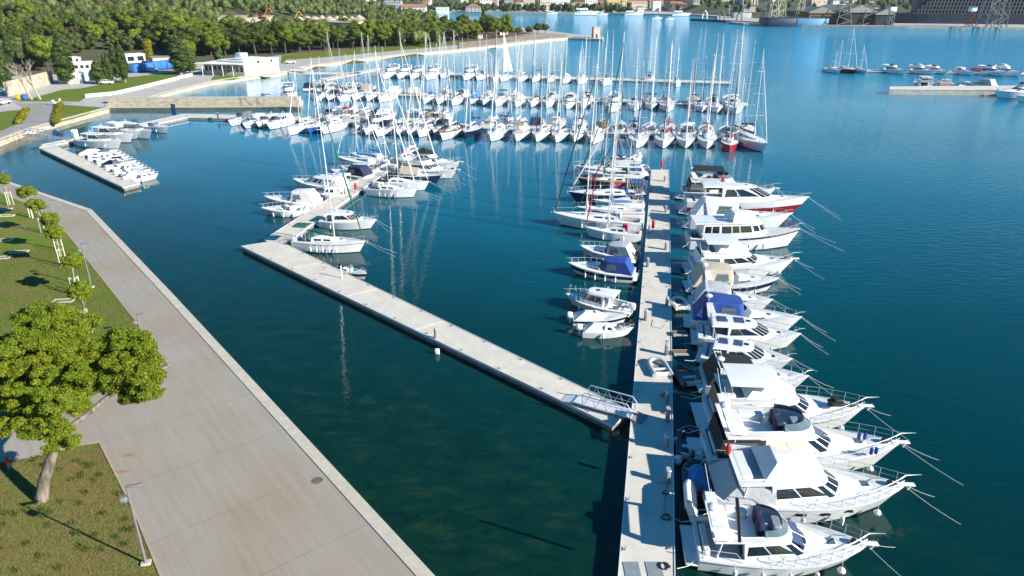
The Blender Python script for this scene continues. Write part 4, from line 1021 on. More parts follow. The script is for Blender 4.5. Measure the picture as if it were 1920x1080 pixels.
def hose(pts, lab, mt):
    P = [G(x, y, PZ + .02) for x, y in pts]; o0 = P[0]; m = MB(); m.tube([p - o0 for p in P], .018, 5); o = m.build('hose', M[mt]); o.location = o0; tag(o, lab, 'hose')
hose([(1250, 905), (1248, 925), (1244, 950), (1247, 962), (1252, 968)], 'orange hose running along the main pontoon below the gangway', 'orange')
hose([(1212, 602), (1224, 600), (1222, 612), (1240, 616), (1247, 610)], 'pale cable looped across the main pontoon beside the small white boats', 'grey')
hose([(590, 505), (598, 500), (610, 501), (606, 507), (596, 510)], 'dark hose loop on the diagonal pontoon', 'grey')
for i, (x, y) in enumerate(((1268, 825), (1272, 858), (1270, 862))):
    p = G(x, y, .4); m = MB(); m.lathe([(.02, -.3), (.2, -.22), (.3, 0), (.2, .22), (.03, .3)], n=10); o = m.build('buoy_fender', M['fender']); o.location = (p.x, p.y, .3); tag(o, ['white ball fender floating off the main pontoon below the gangway', 'white ball fender beside the dark tender', 'smaller white ball fender touching the dark tender'][i], 'fender')
# small floating buoy in the bay, sign
p = G(820, 664, .0); m = MB(); m.bbox(-.2, .2, -.06, .06, -.1, .55, .04); o = m.build('marker_float', M['fender']); o.location = p; tag(o, 'small white marker float below the diagonal pontoon', 'buoy')
p = G(142, 272, .0); m = MB(); m.lathe([(.2, -.2), (.28, .2), (.2, .9), (.05, 1.2)], n=8); o = m.build('mooring_buoy', M['fender']); o.location = p; tag(o, 'white buoy inside the little boat basin', 'buoy')

# blue gangway on the left
gA, gB = G(48, 253, LZ + .2), G(135, 261, PZ); d = gB - gA; gl = math.hypot(d.x, d.y)
r = empty('basin_gangway', (gA.x, gA.y, 0), math.atan2(d.y, d.x), 'blue railed gangway down to the little boat pontoon', 'gangway')
m = MB(); m.add([(0, -.8, LZ + .3), (gl, -.8, PZ + .1), (gl, .8, PZ + .1), (0, .8, LZ + .3), (0, -.8, LZ + .1), (gl, -.8, PZ), (gl, .8, PZ), (0, .8, LZ + .1)], [(0, 1, 2, 3), (7, 6, 5, 4), (0, 4, 5, 1), (1, 5, 6, 2), (2, 6, 7, 3), (3, 7, 4, 0)]); m.build('deck', M['grey'], r)
for s in (1, -1):
    m = MB(); z = lambda t: LZ + .3 + (PZ - LZ - .2) * t
    m.tube([(0, s * .8, z(0) + 1.1), (gl, s * .8, z(1) + 1.1)], .06, 5)
    for i in range(7): t = i / 6; m.tube([(gl * t, s * .8, z(t)), (gl * min(1, t + .09), s * .8, z(t) + 1.1)], .05, 4)
    m.build('railing', M['cblue'], r)
m = MB(); m.bbox(gl - .5, gl + .5, .9, 1.7, PZ, PZ + 1.7, .05); m.build('gate_box', M['plaster'], r)
gA, gB = G(545, 131, LZ), G(572, 137, PZ); d = gB - gA; gl = math.hypot(d.x, d.y)
r = empty('far_gangway', (gA.x, gA.y, 0), math.atan2(d.y, d.x), 'grey gangway from the basin quay to the link pontoon', 'gangway')
m = MB(); m.box(0, gl, -.8, .8, .7, .9); m.build('deck', M['grey'], r); 
for s in (1, -1): m = MB(); m.tube([(0, s * .8, 2), (gl, s * .8, 2)], .06, 4); [m.tube([(gl * i / 6, s * .8, .9), (gl * min(1, (i + 1) / 6), s * .8, 2)], .05, 4) for i in range(6)]; m.build('railing', M['grey'], r)
post(327, 214, 194, .55, 'navy', 'steel_pile', 'thick dark pile standing before the stone mole', 'pile', 0)
for i, px in enumerate((1168, 1199, 1233, 1245, 1270, 1368)):
    post(px, 140 + (px - 960) * .0285 + 6, 140 + (px - 960) * .0285 - 3.5, .12, 'grey', 'pontoon_post', ordn(5 - i) + ' dark post from the right end of the farthest pontoon' if i < 5 else 'dark post at the very end of the farthest pontoon', 'post')
post(409, 222, 212, .16, 'navy', 'steel_post', 'short dark post at the left end of the cruiser row', 'post')
post(1549, 129, 114, .14, 'red', 'beacon_pole', 'red beacon pole at the tip of the far right pontoon', 'beacon')

mk('lampgrey', (.17, .18, .19), .5)
mk('edging', (.36, .29, .20), .85, noise=.15)
def lamp(px, py, top, lab, flood=True, z=LZ, ang=R(15)):
    p = G(px, py, z); h = top_height(p, top) - z; r = empty('street_lamp', (p.x, p.y, z), ang, lab, 'street lamp', 'grey lamp posts along the promenade')
    m = MB(); m.tube([(0, 0, 0), (0, 0, h)], .065, 8, r2=.045); m.build('pole', M['lampgrey'], r)
    m = MB(); m.bbox(-.25, .25, -.2, .2, 0, .12, .03); m.build('base', M['paleedge'], r)
    m = MB(); m.bbox(-.05, .75, -.1, .1, h - .02, h + .07, .03); m.build('lamp_head', M['lampgrey'], r)
    if flood: m = MB(); m.bbox(-.45, -.1, -.16, .16, h - .85, h - .55, .04); m.tube([(-.12, 0, h - .7), (0, 0, h - .7)], .03, 4); m.build('floodlight', M['lampgrey'], r)
lamp(274, 1057, 913, 'grey lamp post at the edge of the dry lawn corner'); lamp(267, 637, 590, 'grey lamp post beside the big pine crown on the promenade'); lamp(172, 539, 457, 'grey lamp post beside the row of staked pines'); lamp(104, 413, 376, 'grey lamp post between the second and third staked pine'); lamp(9, 340, 321, 'grey lamp post at the far left end of the promenade')
r = place('hydrant', 18, 879, LZ, 'red topped fire hydrant beside the big pine trunk', 'hydrant')
m = MB(); m.lathe([(.09, 0), (.08, .45), (.1, .5)], n=8); m.build('column', M['grey'], r); m = MB(); m.lathe([(.13, .5), (.15, .6), (.13, .78), (.03, .85)], n=8); m.bbox(-.2, .2, -.06, .06, .58, .7, .02); m.build('head', M['red'], r)
for i, (x, y) in enumerate(((119, 565), (36, 473), (7, 451), (13, 405), (8, 393), (2, 484))):
    p = G(x, y, LZ); r = empty('planting_frame', (p.x, p.y, LZ), R(8), ['pale frame in the lawn nearest the big pine', 'pale frame in the lawn level with the fifth staked pine', 'pale frame at the left edge of the lawn', 'nearer of two pale frames side by side on the lawn', 'farther of two pale frames side by side on the lawn', 'half visible pale frame at the left edge'][i], 'planter frame', 'low pale frames set in the lawn')
    m = MB()
    for b in ((-.95, .95, -.45, -.33), (-.95, .95, .33, .45), (-.95, -.83, -.33, .33), (.83, .95, -.33, .33)): m.box(*b, 0, .12)
    m.build('frame', M['paleedge'], r); m = MB(); m.box(-.83, .83, -.33, .33, 0, .06); m.build('soil', M['mulch'], r)
p = G(595, 901, LZ); r = empty('manhole_cover', (p.x, p.y, LZ), 0, 'brown round manhole cover in the promenade', 'manhole'); m = MB(); m.lathe([(.38, .004), (.38, .012)], n=24); m.build('rim', M['grey'], r); m = MB(); m.lathe([(.33, .012), (.33, .02)], n=24); m.build('cover', mk('rust', (.16, .10, .07), .8, noise=.3), r)
for x, y, mt, lab in ((36, 187, 'yellow', 'yellow recycling bin by the bare trees'), (47, 187, 'cblue', 'blue recycling bin by the bare trees')):
    r = place('waste_bin', x, y, LZ, lab, 'bin'); m = MB(); m.bbox(-.6, .6, -.5, .5, .1, 1.15, .08); m.build('body', M[mt], r); m = MB(); m.bbox(-.62, .62, -.52, .52, 1.15, 1.4, .15); m.build('lid', M[mt], r)

# ================================================================ the air: even light haze, sky outside
hm = bpy.data.materials.new("haze"); hm.use_nodes = True; ht = hm.node_tree; ht.nodes.clear(); ho = ht.nodes.new("ShaderNodeOutputMaterial"); hv = ht.nodes.new("ShaderNodeVolumePrincipled")
hv.inputs["Color"].default_value = (.72, .84, 1.0, 1); hv.inputs["Density"].default_value = .00005; hv.inputs["Anisotropy"].default_value = .1; ht.links.new(hv.outputs[0], ho.inputs["Volume"])
m = MB(); m.box(-1700, 2200, -90, 2950, -4.5, 96); o = m.build('haze', hm, smooth=False); tag(o, 'thin bluish haze over the harbour', kind='stuff')
# ================================================================ trees
def leafmat(name, a, b, trans=.25, vary=.28):
    m = bpy.data.materials.new(name); m.use_nodes = True; t = m.node_tree; p = t.nodes["Principled BSDF"]; lk = t.links.new
    p.inputs["Roughness"].default_value = .65; p.inputs["Specular IOR Level"].default_value = .25
    g = N(t, "ShaderNodeNewGeometry"); r = N(t, "ShaderNodeValToRGB"); e = r.color_ramp.elements; e[0].color = (*a, 1); e[1].color = (*b, 1); lk(g.outputs["Random Per Island"], r.inputs[0])
    tc = N(t, "ShaderNodeTexCoord"); n = N(t, "ShaderNodeTexNoise"); n.inputs["Scale"].default_value = .8; lk(tc.outputs["Object"], n.inputs[0])
    oi = N(t, "ShaderNodeObjectInfo")
    h = N(t, "ShaderNodeHueSaturation"); mr = N(t, "ShaderNodeMapRange"); mr.inputs[3].default_value = 1 - vary; mr.inputs[4].default_value = 1 + vary * 1.2; lk(oi.outputs["Random"], mr.inputs[0]); lk(mr.outputs[0], h.inputs["Value"])
    mh = N(t, "ShaderNodeMapRange"); mh.inputs[1].default_value = .3; mh.inputs[2].default_value = .7; mh.inputs[3].default_value = .475; mh.inputs[4].default_value = .515; lk(n.outputs[0], mh.inputs[0]); lk(mh.outputs[0], h.inputs["Hue"])
    lk(r.outputs[0], h.inputs["Color"]); lk(h.outputs[0], p.inputs["Base Color"])
    tr = N(t, "ShaderNodeBsdfTranslucent"); lk(h.outputs[0], tr.inputs[0]); mx = N(t, "ShaderNodeMixShader"); mx.inputs[0].default_value = trans
    o = t.nodes["Material Output"]; lk(p.outputs[0], mx.inputs[1]); lk(tr.outputs[0], mx.inputs[2]); lk(mx.outputs[0], o.inputs[0]); return m
M['needle'] = leafmat('pine_needles', (.09, .15, .010), (.25, .31, .022), .3, .03)
M['pineleaf'] = leafmat('shore_pine_leaf', (.07, .12, .010), (.22, .26, .026))
M['cyp'] = leafmat('cypress_leaf', (.028, .055, .012), (.085, .13, .028), .12)
M['oak'] = leafmat('holm_oak_leaf', (.045, .072, .020), (.130, .160, .050), .18)
M['oak2'] = leafmat('mixed_leaf', (.06, .095, .018), (.155, .185, .04), .18)
M['rustleaf'] = leafmat('autumn_leaf', (.075, .045, .022), (.12, .075, .04), .15)
M['hedge'] = leafmat('hedge_leaf', (.14, .16, .01), (.30, .28, .02), .2)
rng = np.random.default_rng(5)
def tufts(lobes, n, size, elong=1.0, spread=.9, inner=.12, up=0.0):
    L = np.array(lobes, float); wgt = L[:, 3] * L[:, 4] + L[:, 3] * L[:, 5]; idx = rng.choice(len(L), n, p=wgt / wgt.sum()); l = L[idx]
    d = rng.normal(size=(n, 3)); d[:, 2] += up; d /= np.linalg.norm(d, axis=1)[:, None]
    r = 1 - np.abs(rng.normal(size=n)) * inner + rng.normal(size=n) * .03
    c = l[:, :3] + d * l[:, 3:6] * r[:, None]
    nn = d / l[:, 3:6]; nn /= np.linalg.norm(nn, axis=1)[:, None]; nn += rng.normal(size=(n, 3)) * spread * .5; nn /= np.linalg.norm(nn, axis=1)[:, None]
    a = np.cross(nn, rng.normal(size=(n, 3))); a /= np.linalg.norm(a, axis=1)[:, None] + 1e-9; b = np.cross(nn, a)
    s = size * rng.uniform(.6, 1.3, n)[:, None]
    V = np.stack([c + a * s * elong, c - a * s * .6 * elong + b * s * .7, c - a * s * .6 * elong - b * s * .7 + nn * s * .3], 1).reshape(-1, 3)
    return V, np.arange(3 * n).reshape(-1, 3)
def core(lobes, k=.82):
    """closed leafy inner bodies so a crown is not hollow"""
    Vs, Fs = [], []; b = 0
    for (x, y, z, rx, ry, rz) in lobes:
        for i in range(5):
            ph = math.pi * (i + .0) / 4
            for j in range(7):
                th = 2 * math.pi * j / 7; q = k * rng.uniform(.8, 1.05); Vs.append((x + rx * q * math.sin(ph) * math.cos(th), y + ry * q * math.sin(ph) * math.sin(th), z + rz * q * math.cos(ph)))
        for i in range(4):
            for j in range(7):
                a0 = b + i * 7 + j; a1 = b + i * 7 + (j + 1) % 7; Fs += [(a0, a1, a1 + 7), (a0, a1 + 7, a0 + 7)]
        b += 35
    return np.array(Vs), np.array(Fs)
def crown(parent, lobes, n, size, mt, name='crown', corek=.82, **k):
    V, Fc = tufts(lobes, n, size, **k)
    if corek: V2, F2 = core(lobes, corek); Fc = np.vstack([Fc, F2 + len(V)]); V = np.vstack([V, V2])
    return np_mesh(name, V, Fc, M[mt], parent)
def trunk(parent, limbs, mt='bark', n=7):
    m = MB()
    for pts, ra, rb in limbs: m.tube(pts, ra, n, r2=rb)
    return m.build('trunk', M[mt], parent)
def balls(c, R3, n, r, flat=.85, hemi=-1.0, seed=0):
    """puffs spread over an ellipsoid"""
    out = []; g = np.random.default_rng(seed); k = 0
    while len(out) < n:
        i = len(out); k += 1
        ph = math.acos(1 - 2 * (i + .5) / n); th = i * 2.399963 + g.uniform(-.3, .3); d = (math.sin(ph) * math.cos(th), math.sin(ph) * math.sin(th), math.cos(ph)); rr = r * g.uniform(.75, 1.25); q = g.uniform(.72, 1.05)
        out.append((c[0] + R3[0] * d[0] * q, c[1] + R3[1] * d[1] * q, c[2] + R3[2] * d[2] * q, rr, rr, rr * flat))
    return out + [(c[0], c[1], c[2], R3[0] * .7, R3[1] * .7, R3[2] * .7)]

def puffs(c, R3, n, r, flat, seed):
    """tufted boughs: each bough breaks up into small uneven pads"""
    g = np.random.default_rng(seed + 77); out = []
    for b in balls(c, R3, n, r, flat, seed=seed)[:-1]:
        for _ in range(7):
            d = g.normal(size=3); d[2] = abs(d[2]) * .8; d /= np.linalg.norm(d); q = g.uniform(.45, .95); rr = b[3] * g.uniform(.28, .55)
            out.append((b[0] + d[0] * b[3] * q, b[1] + d[1] * b[4] * q, b[2] + d[2] * b[5] * q, rr, rr, rr * .7))
        out.append((b[0], b[1], b[2], b[3] * .62, b[4] * .62, b[5] * .6))
    return out + [(c[0], c[1], c[2], R3[0] * .62, R3[1] * .62, R3[2] * .62)]
# --- the big umbrella pine by the promenade
p = G(79, 938, LZ); T = empty('pine_tree', (p.x, p.y, LZ), 0, 'big spreading pine with a leaning forked trunk overhanging the promenade path', 'tree')
trunk(T, [([(0, 0, -.15), (.02, .05, .2), (.25, .3, 1.2), (.85, .6, 2.6), (1.5, .9, 3.8), (1.7, 1.3, 5.4), (1.3, 1.6, 7.2)], .42, .14), ([(1.3, .9, 3.9), (.2, 1.5, 5.2), (-1.2, 1.8, 6.4)], .18, .08),
          ([(1.55, 1.0, 4.0), (2.7, 2.0, 4.7), (4.4, 3.2, 6.0), (5.2, 3.6, 7.0)], .2, .09), ([(1.45, 1.4, 5.6), (.2, 2.4, 7.4)], .12, .06), ([(3.4, 2.7, 5.6), (4.6, 2.3, 7.4)], .1, .05)], n=9)
lob = puffs((.95, 2.0, 7.4), (2.45, 2.3, 2.7), 60, .82, .7, seed=1) + puffs((-1.5, 2.2, 6.9), (1.5, 1.7, 1.9), 20, .85, .75, seed=2) + puffs((1.1, 3.4, 9.4), (1.7, 1.5, 1.3), 16, .8, .75, seed=9) + puffs((.2, .8, 4.7), (2.0, .9, .8), 18, .6, .65, seed=11) + puffs((1.5, .6, 4.0), (1.2, .6, .6), 9, .5, .65, seed=12)
crown(T, lob, 400000, .043, 'needle', elong=2.0, inner=.42, spread=1.8, corek=.66, up=.25)
lob = puffs((5.0, 3.3, 7.3), (1.35, 1.3, 2.1), 26, .82, .75, seed=3) + puffs((5.9, 2.6, 6.3), (.9, .9, 1.3), 10, .6, .75, seed=4)
crown(T, lob, 190000, .043, 'needle', elong=2.0, inner=.42, spread=1.8, corek=.66, up=.25)

# --- staked young pines
YP = [(20, 385, 350, 14), (63, 408, 366, 19), (85, 437, 396, 18), (112, 470, 425, 18), (119, 499, 452, 18), (146, 553, 497, 22), (167, 621, 573, 26)]
protoY = None
for i, (bx, by, cy, rpx) in enumerate(YP):
    p = G(bx, by, LZ); lab = 'staked young pine, ' + ordn(len(YP) - 1 - i) + ' from the big pine along the lawn'
    if protoY is None:
        T = protoY = empty('young_pine', (p.x, p.y, LZ), 0, lab, 'tree', 'staked young pines in a row on the lawn')
        trunk(T, [([(0, 0, 0), (.05, .03, 1.6), (-.1, .1, 2.9), (-.1, .1, 3.6)], .06, .03), ([(0, .05, 2.2), (.5, .2, 3.1)], .03, .015), ([(0, .05, 2.3), (-.6, 0, 3.2)], .03, .015)], 'barkpale', 6)
        crown(T, balls((-.1, .1, 3.75), (.85, .85, .55), 16, .38, .75, seed=6), 15000, .06, 'needle', elong=1.8, inner=.3, corek=.5)
        for a in (0.3, 2.4, 4.5):
            m = MB(); m.tube([(.45 * math.cos(a), .45 * math.sin(a), 0), (.42 * math.cos(a), .42 * math.sin(a), 2.0)], .05, 6); m.build('stake', M['stake'], T)
        m = MB(); m.tube([(.43 * math.cos(a), .43 * math.sin(a), 1.85) for a in (0.3, 2.4, 4.5, .3)], .02, 4); m.build('tie', M['stake'], T)
    else:
        T = tree_copy(protoY, label=lab); T.location = (p.x, p.y, LZ); T.rotation_euler.z = U(0, 6)
    s = rpx / ppm(cy, 4.8) / 1.12; T.scale = (s, s, (.92 + .12 * rnd()))
# low hedge strips by the back road
for i, pts in enumerate((((105, 231), (112, 197)), ((36, 232), (49, 208)))):
    a, b = G(*pts[0], LZ), G(*pts[1], LZ); d = b - a; k = 14
    r = empty('hedge', (a.x, a.y, LZ), 0, ['long yellow clipped hedge between the back road and the planting bed', 'short yellow clipped hedge at the edge of the back lawn'][i], 'hedge')
    crown(r, [(d.x * j / k, d.y * j / k, .4, .9, .9, .55) for j in range(k + 1)], 2600, .22, 'hedge', 'foliage')

# --- tree prototypes
def proto_pine(seed, h=11, r=3.8, mt='pineleaf', n=5200, s=.27):
    T = empty('pine_tree', (0, 0, -50)); g = random.Random(seed); lx, ly = g.uniform(-1, 1), g.uniform(-1, 1)
    trunk(T, [([(0, 0, -1), (lx * .4, ly * .4, h * .35), (lx, ly, h * .75)], .28, .1), ([(lx * .3, ly * .3, h * .3), (lx + 1.5, ly - .8, h * .6)], .14, .06), ([(lx * .3, ly * .3, h * .35), (lx - 1.6, ly + .9, h * .62)], .14, .06)], 'barkdark', 5)
    L = balls((lx, ly, h * .62), (r * .68, r * .68, h * .22), 13, r * .36, .8, seed=seed) + balls((lx + .8, ly, h * .82), (r * .4, r * .4, h * .1), 4, r * .28, .8, seed=seed + 1)
    crown(T, L, n, s, mt, corek=.85, inner=.1, spread=.8); return T
def proto_round(seed, h=8, r=3.6, mt='oak', n=3400, s=.3):
    T = empty('broadleaf_tree', (0, 0, -50))
    trunk(T, [([(0, 0, -1), (0, 0, h * .6)], .25, .12)], 'barkdark', 5)
    crown(T, balls((0, 0, h * .55), (r * .72, r * .72, h * .3), 12, r * .34, .85, seed=seed), n, s, mt, corek=.85, inner=.1, spread=.8); return T
def proto_cyp(seed, h=12, r=1.6, n=6000, s=.18, mt='cyp'):
    T = empty('cypress_tree', (0, 0, -50)); trunk(T, [([(0, 0, -.5), (0, 0, h * .5)], .2, .1)], 'barkpale', 6)
    L = []
    g = random.Random(seed)
    for i in range(14):
        k = i / 13; z = h * (.14 + .82 * k); rr = r * (math.sin(math.pi * min(.97, .22 + .75 * k)) ** .8)
        for a in range(3 if k < .85 else 1): t = g.uniform(0, 6.28); q = rr * .42; L.append((q * math.cos(t), q * math.sin(t), z + g.uniform(-.2, .2), rr * .72, rr * .72, h * .075))
    crown(T, L, n, s, mt, corek=.85, inner=.1, spread=.8, elong=1.2); return T
M['pinedark'] = leafmat('dark_pine_leaf', (.045, .078, .014), (.125, .165, .026))
PP = [proto_pine(i, mt=['pineleaf', 'pineleaf', 'pinedark', 'pineleaf', 'pinedark'][i], r=U(3.4, 4.3)) for i in range(5)] ; PR = [proto_round(20 + i, mt=['oak', 'oak2', 'oak', 'rustleaf'][i]) for i in range(4)]; PC = [proto_cyp(40 + i) for i in range(2)]
def put_tree(proto, x, y, z, s, label, group=None, sz=None, name=None):
    c = tree_copy(proto, label=label); c['category'] = 'tree'
    if group: c['group'] = group
    if name: c.name = name
    c.location = (x, y, z); c.rotation_euler.z = U(0, 6.28); c.scale = (s, s, sz or s); return c
# cypresses and large evergreens on the back shore: base x, base y, top y, width px
CY = [(129, 158, 58, 44, 'broad dark evergreen with a bare leaning trunk beside the grey sheds', 0), (188, 158, 108, 28, 'bushy dark evergreen next to the pale shed', 0), (207, 157, 92, 22, 'slim cypress, left of the pair between shed and containers', 1), (222, 151, 80, 26, 'broad cypress, middle of the clump left of the blue containers', 0),
      (236, 155, 74, 22, 'tall slim cypress right beside the blue containers', 1), (340, 140, 60, 44, 'large dense evergreen right of the blue containers', 0), (357, 137, 84, 34, 'bushy evergreen between the containers and the white pavilion', 1), (415, 133, 81, 24, 'single cypress in front of the white pavilion terrace', 1),
      (8, 170, 62, 46, 'large dark evergreen at the left edge behind the cream wall', 0), (-12, 195, 110, 40, 'dense evergreen cut by the left edge near the back road', 0), (907, 62, 12, 14, 'slender cypress standing above the pines on the point', 1)]
for bx, by, ty, wpx, lab, k in CY:
    p = G(bx, by, LZ); h = top_height(p, ty) - LZ; w = wpx / ppm(by, LZ) / 2.25
    c = put_tree(PC[k], p.x, p.y, LZ, w / 1.75, lab, None, h / 12.3)
# bare trees
def bare(bx, by, ty, lab, seed):
    p = G(bx, by, LZ); h = top_height(p, ty) - LZ; g = random.Random(seed); T = empty('bare_tree', (p.x, p.y, LZ), 0, lab, 'tree'); m = MB(); tw = MB()
    def br(p0, d, ln, r, dep):
        p1 = p0 + d * ln; (m if dep < 2 else tw).tube([p0, p0.lerp(p1, .5) + Vector((g.uniform(-.1, .1), 0, g.uniform(-.1, .1))) * ln, p1], r, 5 if dep < 2 else 3, r2=r * .6)
        if dep < 4:
            for _ in range(3): dd = (d + Vector((g.uniform(-.7, .7), g.uniform(-.7, .7), g.uniform(-.1, .5)))).normalized(); br(p1 if _ else p0.lerp(p1, .7), dd, ln * g.uniform(.55, .8), r * .55, dep + 1)
    br(Vector((0, 0, 0)), Vector((-.3, 0, 1)).normalized(), h * .36, .35, 0); m.build('trunk', M['barkpale'], T); tw.build('branches', M['barkpale'], T)
bare(60, 187, 95, 'left pale leafless tree leaning over the recycling bins', 3); bare(76, 187, 104, 'right pale leafless tree beside the back lawn', 8)
# shore pines, front row then rows behind
def shore_y(px):
    P_ = [(240, 104), (345, 104), (372, 110), (530, 103), (600, 97), (700, 90), (780, 84), (860, 79), (960, 70), (1040, 64)]
    for a, b in zip(P_[:-1], P_[1:]):
        if a[0] <= px <= b[0]: return a[1] + (b[1] - a[1]) * (px - a[0]) / (b[0] - a[0])
    return 70
fr = []
x = 268
while x < 1030: fr.append(x); x += U(18, 31) if x < 700 else U(13, 21)
for i, x in enumerate(fr):
    y = shore_y(x) - U(0, 2); p = G(x, y, LZ); hh = U(10, 14.5) if x < 940 else U(6, 8.5)
    put_tree(random.choice(PP), p.x, p.y, LZ, hh / 11 * U(1.1, 1.4), 'shore pine, number %s of the front row counted from the containers' % (ordn(i) if i < 30 else ordn(i % 30) + ' past the thirtieth'), 'front row of shore pines', hh / 11)
cnt = 0
for row in range(1, 5):
    x = 262 + row * 5
    while x < 985 - row * 18:
        y0 = shore_y(x) - row * (4.2 - row * .35) - U(0, 2); 
        if 520 < x < 760 and row > 2: x += 20; continue
        p = G(x, y0, LZ); hh = U(9, 14.5); put_tree(random.choice(PP + PR[:1]) if row < 3 else random.choice(PP + PR[:2]), p.x, p.y, hill(p.x, p.y), hh / 11 * U(1, 1.3), 'green pine in the dense grove behind the front row of shore pines', 'pines of the shore grove', hh / 11, name='pine_tree'); cnt += 1
        x += U(15, 25)
print('grove', cnt, 'front', len(fr))
# hillside individuals: nearest band of the forest
cnt = 0; y = 272
while y < 400 and cnt < 185:
    x = -y * .80 - 12
    while x < -y * .44 and cnt < 185:
        u = x + U(-3, 3); v = y + U(-3, 3)
        zz = v * CP + (H - hill(u, v)) * SP; uu = 960 + u * F / zz; rowy = 540 + F * math.tan(math.atan2(H - hill(u, v), v) - PITCH)
        if not (128 < uu < 350 and rowy > 101) and hill(u, v) > 1.0 and inpoly(u, v, P2):
            put_tree(random.choice([PR[0], PR[0], PR[1], PP[0], PP[2], PC[0]] + ([PR[3]] if rnd() < .2 else [])), u, v, hill(u, v) - .5, U(.85, 1.25), 'leafy tree of the mixed wood on the slope above the sheds', 'trees of the wooded slope', name='woodland_tree'); cnt += 1
        x += U(7.5, 10)
    y += 9.5
print('hill', cnt)
# rest of the forest as one mass
def forest(pts, name, label, mt, hr=(6, 10), n=170, s=.48, seed=1, flat=.62):
    lob = []; 
    for (x, y, z) in pts:
        h = U(*hr); r = U(2.6, 4.2)
        for _ in range(3): lob.append((x + U(-1.5, 1.5), y + U(-1.5, 1.5), z + h * U(.4, .72), r * U(.6, .95), r * U(.6, .95), h * .32))
    V, Fc = tufts(lob, len(lob) * n // 3, s, spread=.9, inner=.1, up=.5); V2, F2 = core(lob, .9); Fc = np.vstack([Fc, F2 + len(V)]); V = np.vstack([V, V2])
    o = np_mesh(name, V, Fc, M[mt]); tag(o, label, kind='stuff'); return o
A, Bq, Cq = [], [], []
for _ in range(5200):
    y = 390 + 700 * rnd() ** 1.1; x = U(-.86 * y, -.10 * y)
    if not inpoly(x, y, P2): continue
    q = hill(x, y); px = 960 + x * F / ((H - q) * SP + y * CP) if 0 else 0
    dep = math.atan2(H - q, y); v = F * math.tan(dep - PITCH); zz = y * CP + (H - q) * SP; uu = 960 + x * F / zz; rowy = 540 + v
    if 408 < uu < 508 and 27 < rowy < 50: continue
    if 505 < uu < 690 and 30 < rowy < 56: continue
    (A if rnd() < .6 else (Bq if rnd() < .93 else Cq)).append((x, y, q - .5))
print('forest', len(A), len(Bq), len(Cq))
forest(A, 'forest', 'far wooded hillside of holm oak', 'oak'); forest(Bq, 'forest', 'far wooded hillside, brighter crowns', 'oak2', (7, 11)); forest(Cq, 'forest', 'autumn brown crowns scattered in the far wood', 'rustleaf', (4, 7))
# trees of the town and the far quay
A = []; Bq = []
for _ in range(520):
    x = U(-560, 150); y = fy(x) + U(14, 34); A.append((x, y, 1))
for _ in range(3600):
    x = U(-900, 1200); y = (max(fy(x), 700) + 60 if x < 150 else max(fy(x), 700) + 130) + 1100 * rnd(); A.append((x, y, farh(x, y))) if rnd() < .6 else Bq.append((x, y, farh(x, y)))
forest(A, 'town_treeline', 'dark trees along the far quay and between the town houses', 'cyp', (7, 12), 60, 1.1); forest(Bq, 'town_treeline', 'green trees on the town hill', 'oak2', (7, 12), 60, 1.1)
for pr in PP + PR + PC:
    for ch in list(pr.children): bpy.data.objects.remove(ch)
    bpy.data.objects.remove(pr)
# low plants by the bed

# grass tufts on the two near lawns
M['blade'] = leafmat('grass_blade', (.045, .085, .012), (.15, .18, .05), .2, .02)
M['dryblade'] = leafmat('dry_grass_blade', (.10, .11, .03), (.25, .22, .08), .2, .02)
def blades(poly, n, name, lab, h=.09, clump=0, mt='blade'):
    P_ = np.array(poly); lo, hi = P_.min(0), P_.max(0); pts = []
    lo = np.maximum(lo, [-62, 20]); hi = np.minimum(hi, [10, 78])
    while len(pts) < n:
        x, y = U(lo[0], hi[0]), U(lo[1], hi[1])
        if x > -y * .80 - 6 and inpoly(x, y, poly):
            if clump:
                for _ in range(clump): pts.append((x + random.gauss(0, .11), y + random.gauss(0, .11)))
            else: pts.append((x, y))
    c = np.array(pts); c = np.c_[c, np.full(len(c), LZ + .02)]; k = len(c); a = rng.uniform(0, 6.28, k); d = np.c_[np.cos(a), np.sin(a), np.zeros(k)] * .018; t = np.c_[rng.normal(0, .03, (k, 2)), rng.uniform(.5, 1.3, k) * h]
    V = np.stack([c - d, c + d, c + t], 1).reshape(-1, 3); o = np_mesh(name, V, np.arange(3 * k).reshape(-1, 3), M[mt]); tag(o, lab, kind='stuff')
blades(GP(GB, LZ), 42000, 'grass', 'short grass on the dry lawn', .07, 0, 'dryblade'); blades(GP(GB, LZ), 6000, 'weeds', 'darker weed tufts scattered on the dry lawn', .2, 60)
blades(GP(GA, LZ), 45000, 'grass', 'short grass on the park lawn', .1); blades(GP(GA, LZ), 30000, 'grass', 'dry grass on the park lawn', .09, 0, 'dryblade')
